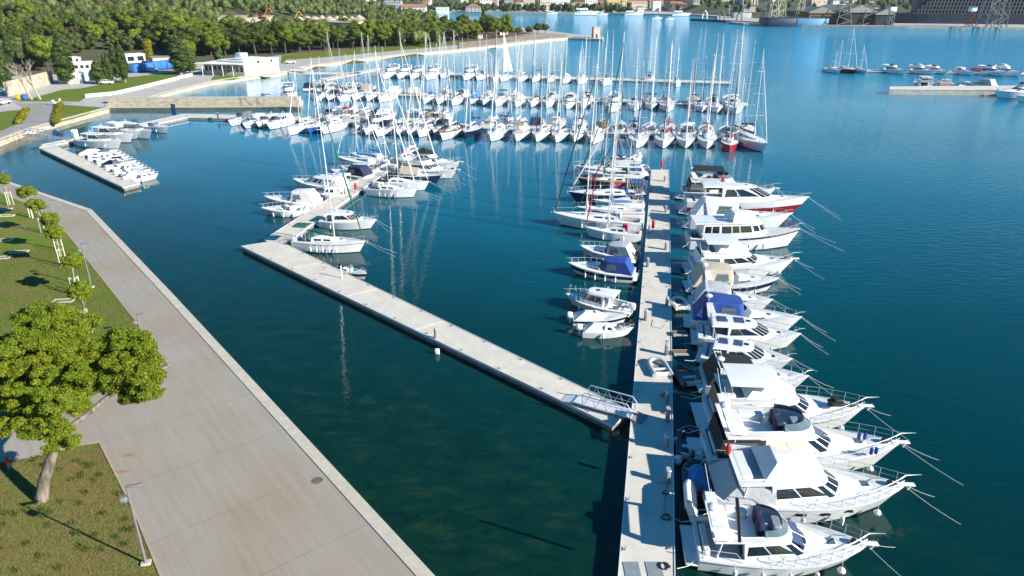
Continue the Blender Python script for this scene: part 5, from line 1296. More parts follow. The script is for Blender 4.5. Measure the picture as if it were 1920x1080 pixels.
# ================================================================ buildings
mk('rooftile', (.33, .14, .08), .9, noise=.2, nscale=.5)
mk('roofgrey', (.25, .245, .20), .9, noise=.15, nscale=.3)
mk('wallcream', (.60, .54, .42), .85, noise=.06, nscale=.2)
mk('wallgrey', (.36, .37, .38), .85, noise=.08, nscale=.2)
mk('wallyellow', (.62, .48, .22), .85, noise=.06, nscale=.2)
mk('shed', (.33, .36, .39), .7, noise=.1, nscale=.4)
mk('rustred', (.16, .06, .035), .8, noise=.3, nscale=.4)
mk('navyship', (.002, .008, .028), .6, col2=(.008, .028, .07), nscale=.06, stretch=(1, 1, 4), detail=6)
mk('lightblue', (.09, .25, .42), .6, noise=.2, nscale=.08)
mk('craneyellow', (.44, .43, .28), .6)
mk('cranegrey', (.17, .175, .17), .6)
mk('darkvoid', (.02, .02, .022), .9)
def building(x0, y0, W, D, h, label, wall='plaster', roof='flat', rc='rooftile', rot=0, z=LZ, nwin=0, floors=1, cat='building', group=None, name='building', door=False, winm='darkglass', ww=1.1, wh=1.3):
    """x0,y0: front left corner on the ground; the front looks along -y (rotated by rot)"""
    r = empty(name, (x0, y0, z), rot, label, cat, group)
    m = MB(); m.box(0, W, 0, D, -3, h); m.build('wall', M[wall], r, smooth=False)
    m = MB()
    if roof == 'gable':
        e = .5; k = min(W, D) * .28
        if W >= D: m.add([(-e, -e, h), (W + e, -e, h), (W + e, D + e, h), (-e, D + e, h), (-e, D / 2, h + k), (W + e, D / 2, h + k)], [(0, 1, 5, 4), (2, 3, 4, 5), (0, 4, 3), (1, 2, 5), (0, 3, 2, 1)])
        else: m.add([(-e, -e, h), (W + e, -e, h), (W + e, D + e, h), (-e, D + e, h), (W / 2, -e, h + k), (W / 2, D + e, h + k)], [(0, 4, 5, 3), (1, 2, 5, 4), (0, 1, 4), (2, 3, 5), (0, 3, 2, 1)])
    elif roof == 'hip':
        e = .5; k = min(W, D) * .25; q = min(W, D) / 2
        m.add([(-e, -e, h), (W + e, -e, h), (W + e, D + e, h), (-e, D + e, h), (q, D / 2, h + k), (W - q + .01, D / 2, h + k)], [(0, 1, 5, 4), (2, 3, 4, 5), (0, 4, 3), (1, 2, 5), (0, 3, 2, 1)])
    else:
        m.box(-.15, W + .15, -.15, D + .15, h, h + .25); rc = rc if rc != 'rooftile' else 'roofgrey'
    m.build('roof', M[rc], r, smooth=False)
    if nwin:
        pr = None; fh = h / floors
        for f in range(floors):
            for i in range(nwin):
                x = W * (i + .5) / nwin; zc = fh * (f + .55)
                if pr is None:
                    m = MB(); m.box(-ww / 2, ww / 2, -.06, .02, -wh / 2, wh / 2); pr = c = m.build('window', M[winm], r, smooth=False)
                else: c = pr.copy(); col.objects.link(c); c.parent = r
                c.location = (x, 0, zc)
    return r
def bpx(xa, xb, yb, yt, D, label, z=LZ, **k):
    a, b = G(xa, yb, z), G(xb, yb, z); rot = k.pop('rot', math.atan2(b.y - a.y, b.x - a.x)); h = top_height(a.lerp(b, .5), yt) - z
    return building(a.x, a.y, (b - a).length, D, h, label, z=z, rot=rot, **k)
# pavilion on the basin
def bpx2(A, B, top, D, label, z=LZ, **k):
    a, b = G(*A, z), G(*B, z); h = top_height(b, top) - z; return building(a.x, a.y, math.hypot(b.x - a.x, b.y - a.y), D, h, label, z=z, rot=math.atan2(b.y - a.y, b.x - a.x), **k)
pv = bpx2((460, 142), (524, 134), 109.5, 13, 'white flat roofed pavilion block with two round portholes on the basin quay', wall='plaster', rc='plaster')
W = [c for c in pv.children][0].dimensions.x
for i, xx in enumerate((W * .4, W * .78)):
    m = MB(); m.lathe([(.55, -.08), (.55, .0)], n=14, axis='y'); o = m.build('round_window', M['darkglass'], pv); o.location = (xx, 0, 4.1)
m = MB(); m.bbox(2, 5, 3, 6, 5.5, 7.2, .1); m.build('roof_vent', M['alu'], pv)
tr_ = bpx2((385, 140), (459, 142), 120, 12, 'long low glazed terrace wing of the white pavilion', wall='wallgrey', rc='plaster', nwin=9, ww=1.1, wh=1.9)
W = tr_.children[0].dimensions.x
m = MB(); m.box(-1.5, W, -3.2, 0, 3.9, 4.15); m.build('canopy_roof', M['plaster'], tr_, smooth=False)
for i in range(4): m = MB(); m.box(-.08, .08, -3.0, -2.85, 0, 3.9); o = m.build('column', M['plaster'], tr_, smooth=False); o.location.x = W * (i + .3) / 4
gsheet([(395, 152), (440, 147), (470, 140), (440, 139), (400, 143)], 'grass2', 'lawn', LZ + .03)
bpx2((238, 119), (274, 117), 102, 7, 'small white flat roofed house with two dark windows behind the blue containers', nwin=2, ww=2.4, wh=1.8, rc='plaster')
bpx2((288, 121), (325, 119), 108, 8, 'low cream building at the edge of the wood behind the containers', wall='wallcream')
bpx2((140, 133), (180, 131), 118, 8, 'low white house behind the grey sheds', nwin=4, wh=1.2, rc='plaster')
bpx2((138, 119), (153, 118), 108, 6, 'small white upper house block among the trees', nwin=1, rc='plaster')
for i, (a, b, lab, mt) in enumerate((((110, 157), (131, 157), 'left grey blue shed with dark opening under the big evergreen', 'shed'), ((132, 158), (156, 157), 'white fronted shed beside the left grey one', 'plaster'), ((157, 152), (178, 150), 'grey blue shed behind the bushy evergreen', 'shed'))):
    r = bpx2(a, b, a[1] - 19, 6, lab, wall=mt, rc='plaster', cat='shed', name='shed')
    w_ = r.children[0].dimensions.x; m = MB(); m.box(w_ * .2, w_ * .8, -.06, .02, 0, 2.2); m.build('door', M['wallgrey'], r, smooth=False)
gaz = bpx2((266, 97), (287, 97), 87, 5, 'small viewing pavilion with a thin flat roof above the ivy wall', wall='wallcream', rc='plaster')
r = empty('ivy_wall', G(281, 113, LZ), 0, 'bright ivy covered wall below the viewing pavilion', 'plant'); crown(r, [(0, 0, 2.5 + i * 1.6, 1.7, 1.2, 1.4) for i in range(4)], 1800, .4, 'hedge', 'foliage')
for i in range(6):
    x0 = 245 + i * 12.2; a = G(x0, 137 - i * 1.75, LZ); r = empty('site_container', (a.x, a.y, LZ), R(-8), ordn(i) + ' from the cypresses of six blue site containers', 'container', 'blue site containers in a row')
    s_ = 11.4 / ppm(132, LZ); m = MB(); m.bbox(0, s_, 0, 4.5, .1, 2.9, .05); m.build('body', M['cblue'], r); m = MB(); m.box(s_ * .55, s_ * .85, -.06, .02, .2, 2.2); m.build('door', M['navy'] if i % 2 else M['lightblue'], r, smooth=False)
def car(px, py, rz, lab, z=LZ, mt='carwhite'):
    p = G(px, py, z); r = empty('parked_car', (p.x, p.y, z), rz, lab, 'car'); m = MB(); m.bbox(-2.1, 2.1, -.85, .85, .3, .95, .15); m.build('body', M[mt], r)
    c = Shell((-1.7, 1.2, .78, .74), (-1.2, .6, .66, .6), .93, 1.45, .3, .3); m = MB(); c.walls(m, crown=.03); cb = m.build('cabin', M[mt], r); c.pane(cb, 'side_window', .08, .3, .2, .85); c.pane(cb, 'side_window', .34, .56, .2, .85); c.screen(cb, .15, .9, .63)
    for x in (-1.3, 1.3):
        for y in (-.8, .8): m = MB(); m.lathe([(.31, -.1), (.33, 0), (.31, .1)], (x, y, .33), 12, axis='y'); m.build('wheel', M['black'], r)
car(286, 134, R(20), 'white car parked in front of the blue containers'); car(200, 158, R(5), 'white car half hidden under the cypresses'); car(545, 119, R(10), 'white car by the pavilion end'); car(5, 196, R(80), 'white vehicle at the left edge under the trees')
# lighthouse stump and pier head
pr = G(1117, 71, LZ); r = empty('lighthouse_stump', (pr.x, pr.y, LZ), R(10), 'square pinkish stone tower on the pier head', 'tower')
m = MB(); h = top_height(pr, 51.5) - LZ; m.wedge(-2.0, 2.0, -2.0, 2.0, 0, h, h); m.build('wall', M['pink'], r, smooth=False); m = MB(); m.box(-.5, .5, -2.08, -2.0, 0, 2.2); m.build('door', M['darkvoid'], r, smooth=False); m = MB(); m.box(-2.15, 2.15, -2.15, 2.15, h, h + .4); m.build('cornice', M['pink'], r, smooth=False)
bpx2((853, 69), (872, 69), 54, 6, 'small pavilion with pale pyramid roof among the shore pines', wall='wallgrey', roof='hip', rc='wallcream')
bpx2((896, 73), (905, 73), 64, 4, 'tiny cream hut with a gable near the rocky shore', wall='wallcream', roof='gable')
bpx2((938, 66), (952, 65), 60, 4, 'pale low shelter on the point', wall='wallcream', rc='stone')
# retaining terraces of the dig in the wood, with excavators
def onhill(px, py):
    z = 10.0
    for _ in range(12): p = G(px, py, z); z = .5 * z + .5 * hill(p.x, p.y)
    return z
def terrace(pts, dz):
    P_ = []; zz = max(onhill(*a) for a in pts) + dz
    o = gsheet(pts, 'rubble', 'quarry_terrace', zz, 9, zz); return zz
mk('rubble', (.52, .45, .34), .95, col2=(.36, .29, .20), nscale=.2, bump=1, bscale=.6, detail=8)
TZ1 = terrace([(408, 34), (505, 33), (515, 29), (415, 28.5)], .6); TZ2 = terrace([(545, 39), (670, 43), (690, 36), (560, 32)], .4)
for i in range(9):
    px, py = 562 + i * 14, U(35, 38); p = G(px, py, TZ2); m = MB(); m.lathe([(U(2, 3.5), 0), (U(1.4, 2.4), U(.8, 1.4)), (.3, U(1.8, 3))], n=9); o = m.build('rubble_heap', M['rubble'], smooth=False); o.location = p; o.scale = (1.3, 1, 1); tag(o, 'pale rubble heap in the hillside dig, %s from the yellow excavator' % ordn(i), 'rubble', 'rubble heaps in the dig')
for _i in range(8): pass
def excavator(px, py, mt, lab, fl=1, z=TZ1):
    p = G(px, py, z); r = empty('excavator', (p.x, p.y, z), 0, lab, 'excavator'); r.scale = (.72, .72, .72); m = MB()
    for y in (-1.3, 1.3): m.bbox(-2.2, 2.2, y - .35, y + .35, 0, .9, .3)
    m.build('tracks', M['black'], r); m = MB(); m.bbox(-2, 1.6, -1.4, 1.4, 1.0, 2.3, .2); m.build('body', M[mt], r); m = MB(); m.bbox(.3 * fl - .7, .3 * fl + .8, -1.3, -.1, 2.3, 3.9, .15); m.build('cab', M['darkglass'], r)
    m = MB(); m.tube([(1.4 * fl, 0, 2), (3.8 * fl, 0, 6.4), (6.0 * fl, 0, 7.6)], .4, 6); m.build('boom', M[mt], r); m = MB(); m.tube([(6 * fl, 0, 7.7), (8.2 * fl, 0, 4)], .32, 6); m.build('dipper', M[mt], r); m = MB(); m.bbox(7.6 * fl - .8, 7.6 * fl + .9, -.7, .7, 2.6, 4, .2); m.build('bucket', M['black'], r)
excavator(493, 34, 'orange', 'orange excavator with raised boom in the hillside dig'); excavator(490, 35.5, 'rustred', 'dark red excavator working beside the orange one', -1); excavator(551, 38, 'yellow', 'yellow excavator by the pale rubble heaps', 1, TZ2)
# ---------------- town
BX = [(600, 640, 13, -6, 'plaster', 'flat', 6, 5), (642, 652, 13, 2, 'plaster', 'flat', 2, 3), (660, 690, 13, 0, 'plaster', 'flat', 6, 4), (622, 684, 22, 10, 'wallgrey', 'flat', 0, 1), (720, 752, 21, 2, 'wallgrey', 'flat', 7, 3), (752, 798, 21.5, 14, 'wallcream', 'gable', 6, 1), (817, 840, 22, 16, 'plaster', 'flat', 3, 1), (873, 901, 23, 13, 'wallgrey', 'hip', 4, 2),
      (700, 712, 14, 8, 'plaster', 'gable', 2, 1), (900, 922, 12, -2, 'plaster', 'flat', 4, 3), (946, 963, 14, -6, 'wallgrey', 'flat', 3, 5), (966, 981, 16, 5, 'plaster', 'gable', 3, 2), (981, 1003, 11, -6, 'pink', 'flat', 4, 3), (1013, 1030, 17, -4, 'wallcream', 'flat', 4, 4), (1031, 1069, 16, -5, 'plaster', 'flat', 9, 4), (1062, 1082, 18, 7, 'wallcream', 'flat', 4, 3), (1082, 1094, 22, 8, 'pink', 'hip', 2, 2),
      (1097, 1120, 12, 0, 'plaster', 'flat', 5, 3), (1138, 1166, 9.5, -6, 'wallyellow', 'flat', 6, 3), (1166, 1175, 14, 0, 'wallyellow', 'flat', 2, 3), (1178, 1214, 12, 2, 'wallcream', 'hip', 8, 2), (1218, 1244, 10, 4, 'wallgrey', 'gable', 5, 1), (1137, 1150, 24, 19, 'rustred', 'gable', 2, 1), (1196, 1208, 23, 17, 'plaster', 'hip', 2, 1), (1300, 1340, 13, 3, 'wallgrey', 'flat', 8, 2), (1344, 1390, 12, 1, 'wallcream', 'flat', 9, 2), (1392, 1420, 17, 0, 'wallcream', 'flat', 5, 4),
      (1395, 1418, 30, 20, 'wallgrey', 'flat', 0, 1)]
for i, (xa, xb, yb, yt, wl, rf, nw, fl) in enumerate(BX):
    D = 14; front = G((xa + xb) / 2, max(yb, 23) if xa < 1290 else max(yb, 28), 1.5)
    extra = max(0, 22 - yb) * 9; Y = front.y + extra + 20; X0 = (xa - 960) / F * (Y * CP + 20 * SP); X1 = (xb - 960) / F * (Y * CP + 20 * SP)
    z = farh((X0 + X1) / 2, Y); vt = yt - 540; h = H - Y * math.tan(PITCH + math.atan2(vt, F)) - z; h = max(6, h)
    side = {'plaster': 'white', 'wallgrey': 'grey', 'wallcream': 'cream', 'pink': 'pinkish', 'wallyellow': 'yellow', 'rustred': 'dark red'}[wl]
    building(X0, Y, X1 - X0, D, h, '%s %s with %s roof, %s from the left of the far waterfront houses' % (side, 'block' if fl > 2 else 'house', {'flat': 'flat', 'gable': 'red gabled', 'hip': 'red hipped'}[rf], ordn(i)), wl, rf, z=z, nwin=nw, floors=fl, ww=1.3, wh=1.6, cat='building', name='town_building')
k = 0
for i in range(62):
    px = random.choice([U(560, 1300), U(1200, 1700)]); Y = U(1010, 1500) if px < 1290 else U(820, 1300); X = (px - 960) / F * (Y * CP + 10); Y = max(Y, fy(X) + U(60, 200)); X = (px - 960) / F * (Y * CP + 10); z = farh(X, Y); W = U(9, 22)
    rf = random.choice(['gable', 'hip', 'flat']); wl = random.choice(['plaster', 'wallcream', 'pink', 'plaster', 'wallgrey'])
    building(X, Y, W, U(9, 13), U(6, 13), 'distant pale town house on the hill behind the waterfront', wl, rf, z=z, nwin=3, floors=2, rot=U(-.3, .3), name='town_house', cat='house', group='distant houses on the town hill')
# ---------------- shipyard
def lattice(r, base, top, w0, w1, n, name, mt, rr=.22):
    m = MB(); a, b = Vector(base), Vector(top); d = (b - a).normalized(); s = d.cross(Vector((0, 1, 0))); s = s.normalized() if s.length > .1 else Vector((1, 0, 0)); t = d.cross(s)
    def c(k, i): w = w0 + (w1 - w0) * k; p = a.lerp(b, k); sx, sy = ((1, 1), (1, -1), (-1, -1), (-1, 1))[i]; return p + s * w * sx + t * w * sy
    for i in range(4): m.tube([c(0, i), c(1, i)], rr, 4)
    for j in range(n):
        k0, k1 = j / n, (j + 1) / n
        for i in range(4): m.tube([c(k0, i), c(k1, (i + 1) % 4)] if j % 2 else [c(k1, i), c(k0, (i + 1) % 4)], rr * .7, 3)
    m.build(name, M[mt], r)
def crane(px, py, h, jib, mt, lab, w=3.2, ang=.9, flip=1):
    p = G(px, py, 1.5); r = empty('harbour_crane', (p.x, p.y + 6, 1.5), 0, lab, 'crane'); 
    lattice(r, (0, 0, 0), (0, 0, h * .62), w * 1.4, w * .7, 5, 'portal_legs', mt, .35); m = MB(); m.bbox(-w * .6, w * .6, -w * .5, w * .5, h * .62, h * .62 + 2.4, .3); m.build('machinery_house', M[mt], r)
    lattice(r, (0, 0, h * .62 + 3), (flip * jib, 0, h * .62 + jib * ang), 1.1, .4, 7, 'jib', mt, .22)
    lattice(r, (0, 0, h * .62 + 3.4), (-flip * 1.5, 0, h * 1.05), .8, .4, 4, 'mast', mt, .22)
crane(1437, 44, 30, 14, 'cranegrey', 'grey crane at the left end of the floating dock', 2.6, 1.4, -1); crane(1452, 45, 34, 16, 'craneyellow', 'left yellowish lattice crane over the floating dock', 2.6, 1.3)
crane(1466, 45, 34, 15, 'craneyellow', 'second yellowish lattice crane over the floating dock', 2.6, 1.6, -1); crane(1502, 45, 38, 14, 'craneyellow', 'third yellowish lattice crane behind the light blue dock side', 2.2, 1.4)
crane(1582, 47, 26, 20, 'cranegrey', 'wide grey portal crane before the gabled sheds', 4.5, .7); crane(1630, 47, 26, 16, 'cranegrey', 'grey portal crane in front of the dark shed opening', 4, .8, -1)
crane(1862, 51, 60, 20, 'cranegrey', 'tall pale portal crane in front of the dark ship', 4.6, 1.5); crane(1877, 51, 60, 20, 'cranegrey', 'second tall pale portal crane beside the first', 3.6, 1.7, -1)
def yard_box(xa, xb, yb, yt, D, mt, lab, name='dock_block', zb=0.0, off=0):
    a, b = G(xa, yb, zb), G(xb, yb, zb); h = top_height(a.lerp(b, .5), yt) - zb; r = empty(name, (a.x, a.y + off, zb), math.atan2(b.y - a.y, b.x - a.x), lab, 'dock'); W = (b - a).length
    m = MB(); m.bbox(0, W, 0, D, -1, h, .2); m.build('side_wall', M[mt], r); m = MB(); m.tube([(0, .5, h + 1), (W, .5, h + 1)], .1, 4); m.tube([(W * i / 9, .5, h + 1) for i in range(1)] + [(0, .5, h)], .1, 4); m.build('deck_rail', M['cranegrey'], r); return r
yard_box(1415, 1466, 46.5, 31, 22, 'navyship', 'dark blue side of the floating dock', off=-34); yard_box(1467, 1523, 46.5, 32, 22, 'lightblue', 'light blue side of the floating dock', off=-34)
yard_box(1464, 1478, 33, 14, 8, 'wallyellow', 'pale yellow tower house on the floating dock', 'dock_tower', 0, -170); yard_box(1492, 1506, 33, 8, 8, 'wallcream', 'cream tower house with red band on the floating dock', 'dock_tower', 0, -170)
def hall(xa, xb, yb, ye, D, lab, mt='rustred'):
    a, b = G(xa, yb, 1.5), G(xb, yb, 1.5); h = top_height(a.lerp(b, .5), ye) - 1.5; W = (b - a).length; r = empty('shipyard_hall', (a.x, a.y + 8, 1.5), 0, lab, 'hall')
    m = MB(); m.box(0, W, 0, D, 0, h * .7); m.build('wall', M[mt], r, smooth=False); m = MB(); k = h * .42
    m.add([(-1, -1, h * .68), (W + 1, -1, h * .68), (W / 2, -1, h), (-1, D, h * .68), (W + 1, D, h * .68), (W / 2, D, h), (-1, -1, h * .74), (W + 1, -1, h * .74), (W / 2, -1, h * 1.06), (-1, D, h * .74), (W + 1, D, h * .74), (W / 2, D, h * 1.06)],
          [(6, 8, 11, 9), (8, 7, 10, 11), (0, 2, 8, 6), (2, 1, 7, 8), (0, 1, 2), (3, 5, 4), (0, 3, 5, 2), (1, 2, 5, 4)]); m.build('roof', M['roofgrey'], r, smooth=False)
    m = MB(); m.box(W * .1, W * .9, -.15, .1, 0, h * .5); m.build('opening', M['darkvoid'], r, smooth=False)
hall(1522, 1566, 47, 15, 60, 'gabled hall with dark opening right of the light blue dock'); hall(1586, 1648, 47.5, 13, 70, 'widest gabled hall with olive roof in the shipyard', 'darkvoid'); hall(1648, 1682, 48, 19, 50, 'narrow dark gabled hall beside the big ship', 'darkvoid')
yard_box(1521, 1560, 46, 27, 6, 'plaster', 'white canopy front of the shipyard quay hall', 'quay_canopy', 1.5, 4); 
# great dark hull
a, b = G(1690, 49, 0), G(2150, 54, 0); W = (b - a).length; r = empty('ship_under_construction', (a.x, a.y + 22, 0), math.atan2(b.y - a.y, b.x - a.x), 'enormous dark blue ship hull lying at the shipyard quay', 'ship')
m = MB(); n = 24
for i in range(n):
    x0, x1 = W * i / n, W * (i + 1) / n; k0, k1 = min(1, (i + .6) / 4) ** .5, min(1, (i + 1.6) / 4) ** .5
    m.add([(x0, 14 - 13 * k0, 0), (x1, 14 - 13 * k1, 0), (x1, 14 - 14 * k1, 9.5), (x0 - 4 * (i == 0), 14 - 14 * k0, 9.5), (x0, 14 + 13 * k0, 0), (x1, 14 + 13 * k1, 0), (x1, 14 + 14 * k1, 9.5), (x0 - 4 * (i == 0), 14 + 14 * k0, 9.5)], [(0, 1, 2, 3), (5, 4, 7, 6), (3, 2, 6, 7), (0, 3, 7, 4)])
m.build('hull', M['navyship'], r)
for dk in range(5):
    m = MB(); m.box(W * .1 + dk * 3, W, 1, 27, 9.5 + dk * 3.0, 9.85 + dk * 3.0); m.build('open_deck', M['cranegrey'], r, smooth=False)
m = MB()
for i in range(60): 
    for dk in range(5): x = W * .12 + dk * 3 + i * W * .88 / 60; m.box(x, x + .5, .8, 1.3, 9.8 + dk * 3.0, 12.5 + dk * 3.0)
o = m.build('deck_pillars', M['cranegrey'], r, smooth=False); o['kind'] = 'stuff'
m = MB(); m.bbox(W * .12, W * .98, 2.5, 26, 9.6, 21.5, .2); m.build('inner_block', M['navyship'], r)
for i, (px, lab) in enumerate(((1822, 'small red and white service tower in front of the dark hull'), (1672, 'white service platform beside the bow of the dark hull'))):
    p = G(px, 50, 1.5); r = empty('service_tower', (p.x, p.y + 4, 1.5), 0, lab, 'tower'); lattice(r, (0, 0, 0), (0, 0, 11), 2, 1.6, 4, 'frame', 'rustred' if i == 0 else 'cranegrey', .3); m = MB(); m.bbox(-2.5, 2.5, -2, 2, 11, 14.5, .2); m.build('cabin', M['plaster'], r)
# low dark breakwater pier with arches in front
a, b = G(1294, 38.5, 0), G(1420, 46, 0); W = math.hypot(b.x - a.x, b.y - a.y); r = empty('low_pier', (a.x, a.y, 0), math.atan2(b.y - a.y, b.x - a.x), 'low dark pier with arched gantries left of the floating dock', 'pier')
m = MB(); m.bbox(0, W, 0, 9, -1, 1.8, .3); m.build('deck', M['darkvoid'], r)
for i, t in enumerate((.18, .45, .7)):
    m = MB(); x = W * t; m.tube([(x - 3.5, 4, 1.8), (x - 3, 4, 7), (x, 4, 9.5), (x + 3, 4, 7), (x + 3.5, 4, 1.8)], .7, 5); m.build('gantry', M['cranegrey' if i else 'plaster'], r)
yard_box(1380, 1414, 37, 25, 10, 'wallgrey', 'grey shed with white roof on the low pier', 'pier_shed', 0, 10)
# people
mk('skin', (.45, .27, .19), .6); mk('cloth_dark', (.03, .035, .05), .9); mk('cloth_light', (.6, .6, .6), .9)
def person_mesh():
    J = [(0, 0, .95, .15), (0, 0, 1.2, .15), (0, 0, 1.42, .13), (0, 0, 1.52, .06), (0, .01, 1.66, .1), (0, 0, 1.74, .085), (.2, 0, 1.4, .06), (.26, 0, 1.12, .045), (.27, .1, .86, .035), (-.2, 0, 1.4, .06), (-.26, 0, 1.12, .045), (-.27, -.06, .86, .035),
         (.1, 0, .88, .09), (.11, .1, .5, .065), (.12, .02, .08, .045), (.12, .16, .04, .04), (-.1, 0, .88, .09), (-.11, -.02, .5, .065), (-.12, -.16, .1, .045), (-.12, -.04, .04, .04)]
    E = [(0, 1), (1, 2), (2, 3), (3, 4), (4, 5), (2, 6), (6, 7), (7, 8), (2, 9), (9, 10), (10, 11), (0, 12), (12, 13), (13, 14), (14, 15), (0, 16), (16, 17), (17, 18), (18, 19)]
    me = bpy.data.meshes.new('person'); me.from_pydata([j[:3] for j in J], E, []); o = bpy.data.objects.new('person', me); col.objects.link(o)
    md = o.modifiers.new('s', 'SKIN'); sv = me.skin_vertices[0].data
    for i, j in enumerate(J): sv[i].radius = (j[3], j[3])
    sv[0].use_root = True; o.modifiers.new('u', 'SUBSURF').levels = 1
    dg = bpy.context.evaluated_depsgraph_get(); m2 = bpy.data.meshes.new_from_object(o.evaluated_get(dg)); bpy.data.objects.remove(o)
    for k_ in ('skin', 'cloth_dark', 'cloth_light'): m2.materials.append(M[k_])
    for p in m2.polygons: z = p.center.z; p.material_index = 0 if z > 1.5 or (abs(p.center.x) > .22 and z < 1.0) else (1 if z < .95 else 2); p.use_smooth = True
    return m2
pm = person_mesh()
for px, py, lab, ang in ((339, 150, 'person in a light top, left of two walking on the basin promenade', 1.2), (345, 149, 'person in a light top, right of two walking on the basin promenade', 1.3), (114, 196, 'person in a light top beside the white scooter on the back road', .4)):
    p = G(px, py, LZ); o = bpy.data.objects.new('person', pm); col.objects.link(o); o.location = p; o.rotation_euler.z = ang; tag(o, lab, 'person')
    m = MB(); m.lathe([(.06, -.02), (.105, .03), (.1, .08), (.03, .12)], (0, -.01, 1.72), 8); h_ = m.build('hair', M['black'], o)
p = G(108, 197.5, LZ); r = empty('scooter', (p.x, p.y, LZ), .5, 'white scooter with box standing on the back road', 'scooter')
for x in (-.6, .6): m = MB(); m.lathe([(.24, -.06), (.26, 0), (.24, .06)], (x, 0, .26), 10, axis='y'); m.build('wheel', M['black'], r)
m = MB(); m.bbox(-.8, .2, -.2, .2, .4, .85, .08); m.bbox(.3, .5, -.25, .25, .3, 1.1, .06); m.build('body', M['carwhite'], r); m = MB(); m.bbox(-1.1, -.5, -.3, .3, .9, 1.4, .05); m.build('box', M['plaster'], r)
# ================================================================ the fleet
R_ = 'yachts on the right side of the main pontoon'; L_ = 'boats on the left side of the main pontoon'
fly_yacht((1306, 996), (1632, 1006), 'white flybridge yacht nearest the camera, solar panel ahead of its bridge, tender on the stern', R_, B=3.9, solar=2, fend=5, gap=1.2, lines=True)
fly_yacht((1345, 903), (1700, 904), 'long white yacht with white canvas over bridge and cockpit, three dark portholes', R_, B=4.3, fly_canvas='white_canvas', enclosure='silver_canvas', portholes=3, fend=4, archy=False, side_mat='glass')
fly_yacht((1322, 826), (1690, 830), 'white yacht with beige window covers and dark cockpit enclosure', R_, B=4.3, solar=1, side_mat='cream', bigtop='black_canvas', fend=3, archy=True)
fly_yacht((1325, 757), (1625, 757), 'white yacht with large hard top, navy aft hull and teak cockpit', R_, B=4.2, hardtop='gel', stripe='navy', fly_canvas='white_canvas', fend=2, archy=False, bigtop='teak')
cruiser((1318, 702), (1517, 705), 'white cruiser with black cockpit canopy between two bigger yachts', R_, canopy='black_canvas', arch_=True, B=4.0)
cruiser((1318, 650), (1487, 670), 'small white hardtop cruiser with grey roof panels', R_, 'hardtop', None, solar=2, B=3.9)
cruiser((1308, 618), (1502, 628), 'white hardtop cruiser with two blue solar panels and swept dark windows', R_, 'hardtop', None, solar=2, B=4.0)
cruiser((1295, 588), (1503, 600), 'white cruiser with deep blue canopy over the cockpit', R_, canopy='blue_canvas', arch_=True, B=4.0)
cruiser((1300, 552), (1450, 560), 'white cruiser under a silver grey cover, partly hidden', R_, canopy='silver_canvas', B=4.0)
cruiser((1294, 524), (1460, 524), 'white cruiser with beige canopy and navy stern cover', R_, canopy='beige_canvas', arch_=True, B=4.2, stripe='navy')
fly_yacht((1297, 487), (1490, 482), 'white flybridge yacht with square wheelhouse windows and boxed canvas bridge', R_, B=4.7, fly_canvas='white_canvas', bigtop='white_canvas', hardtop='gel', archy=False)
def trawler(stern, bow, label, group):
    root, L = root_at('trawler_yacht', stern, bow, 1.6, 2.3); tag(root, label, 'yacht', group); B = 4.4
    h = Hull(L, B, 1.45, 2.35, .88, 2.4, .4, .1, .88); h.build(root, [M['gel'], M['boot'], M['navy'], M['deck'], M['teak']], (.02, .12, .5), (.86, .96))
    s = Shell((.10 * L, .70 * L, B * .42, B * .36), (.11 * L, .64 * L, B * .38, B * .3), h.z(.2) - .1, h.z(.3) + 1.65, 2, 1.6, z0f=h.z(.68)); m = MB(); s.walls(m, crown=.08); so = m.build('saloon', M['gel'], root)
    for a, b in ((.02, .10), (.115, .2), (.23, .35), (.365, .45), (.465, .6)): s.pane(so, 'side_window', a, b, .34, .86)
    s.screen(so, .4, .88, .63)
    f = Shell((.03 * L, .60 * L, B * .42, B * .34), (.03 * L, .60 * L, B * .42, B * .34), h.z(.3) + 1.68, h.z(.3) + 1.8, 2, 2); m = MB(); f.walls(m, crown=.03); m.build('upper_deck', M['gel'], root)
    fb = Shell((.36 * L, .6 * L, B * .33, B * .26), (.37 * L, .57 * L, B * .30, B * .2), h.z(.3) + 1.8, h.z(.3) + 2.75, 1.5, 1.3); m = MB(); fb.walls(m, crown=.1); m.build('bridge_cover', M['white_canvas'], root)
    m = MB(); 
    for sd_ in (1, -1):
        m.tube([(L * t, sd_ * B * .4, h.z(.3) + 2.45) for t in (.04, .2, .36)], .02, 4)
        for t in (.04, .12, .2, .28, .36): m.tube([(L * t, sd_ * B * .4, h.z(.3) + 1.8), (L * t, sd_ * B * .4, h.z(.3) + 2.45)], .018, 4)
    m.build('upper_rail', M['steel'], root); rail(h, .3, .985, .65, 10, parent=root, mid=True)
    m = MB(); m.tube([(.42 * L, 0, h.z(.3) + 1.8), (.4 * L, 0, h.z(.3) + 5.2)], .05, 6); m.build('mast', M['alu'], root)
    for i in range(4): fender(root, h, .25 + i * .13, -1)
    moor(root, h, 6, 1.5); stern_lines(root, h, 1)
trawler((1290, 437), (1501, 429), 'long white trawler yacht with a row of saloon windows and a navy sheer line', R_)
cruiser((1292, 410), (1482, 412), 'cluttered white boat under pale covers beside the trawler', R_, canopy='white_canvas', B=4.3, arch_=True)
cruiser((1285, 384), (1514, 388), 'sleek white yacht with dark red hull band and dark windscreen', R_, 'hardtop', None, B=4.6, stripe='maroon', lines=True)
fly_yacht((1280, 354), (1455, 355), 'big white flybridge yacht with black awnings at the far end of the main pontoon', R_, B=4.6, hardtop='black_canvas', bigtop='black_canvas', archy=True)
M_ = M['red']
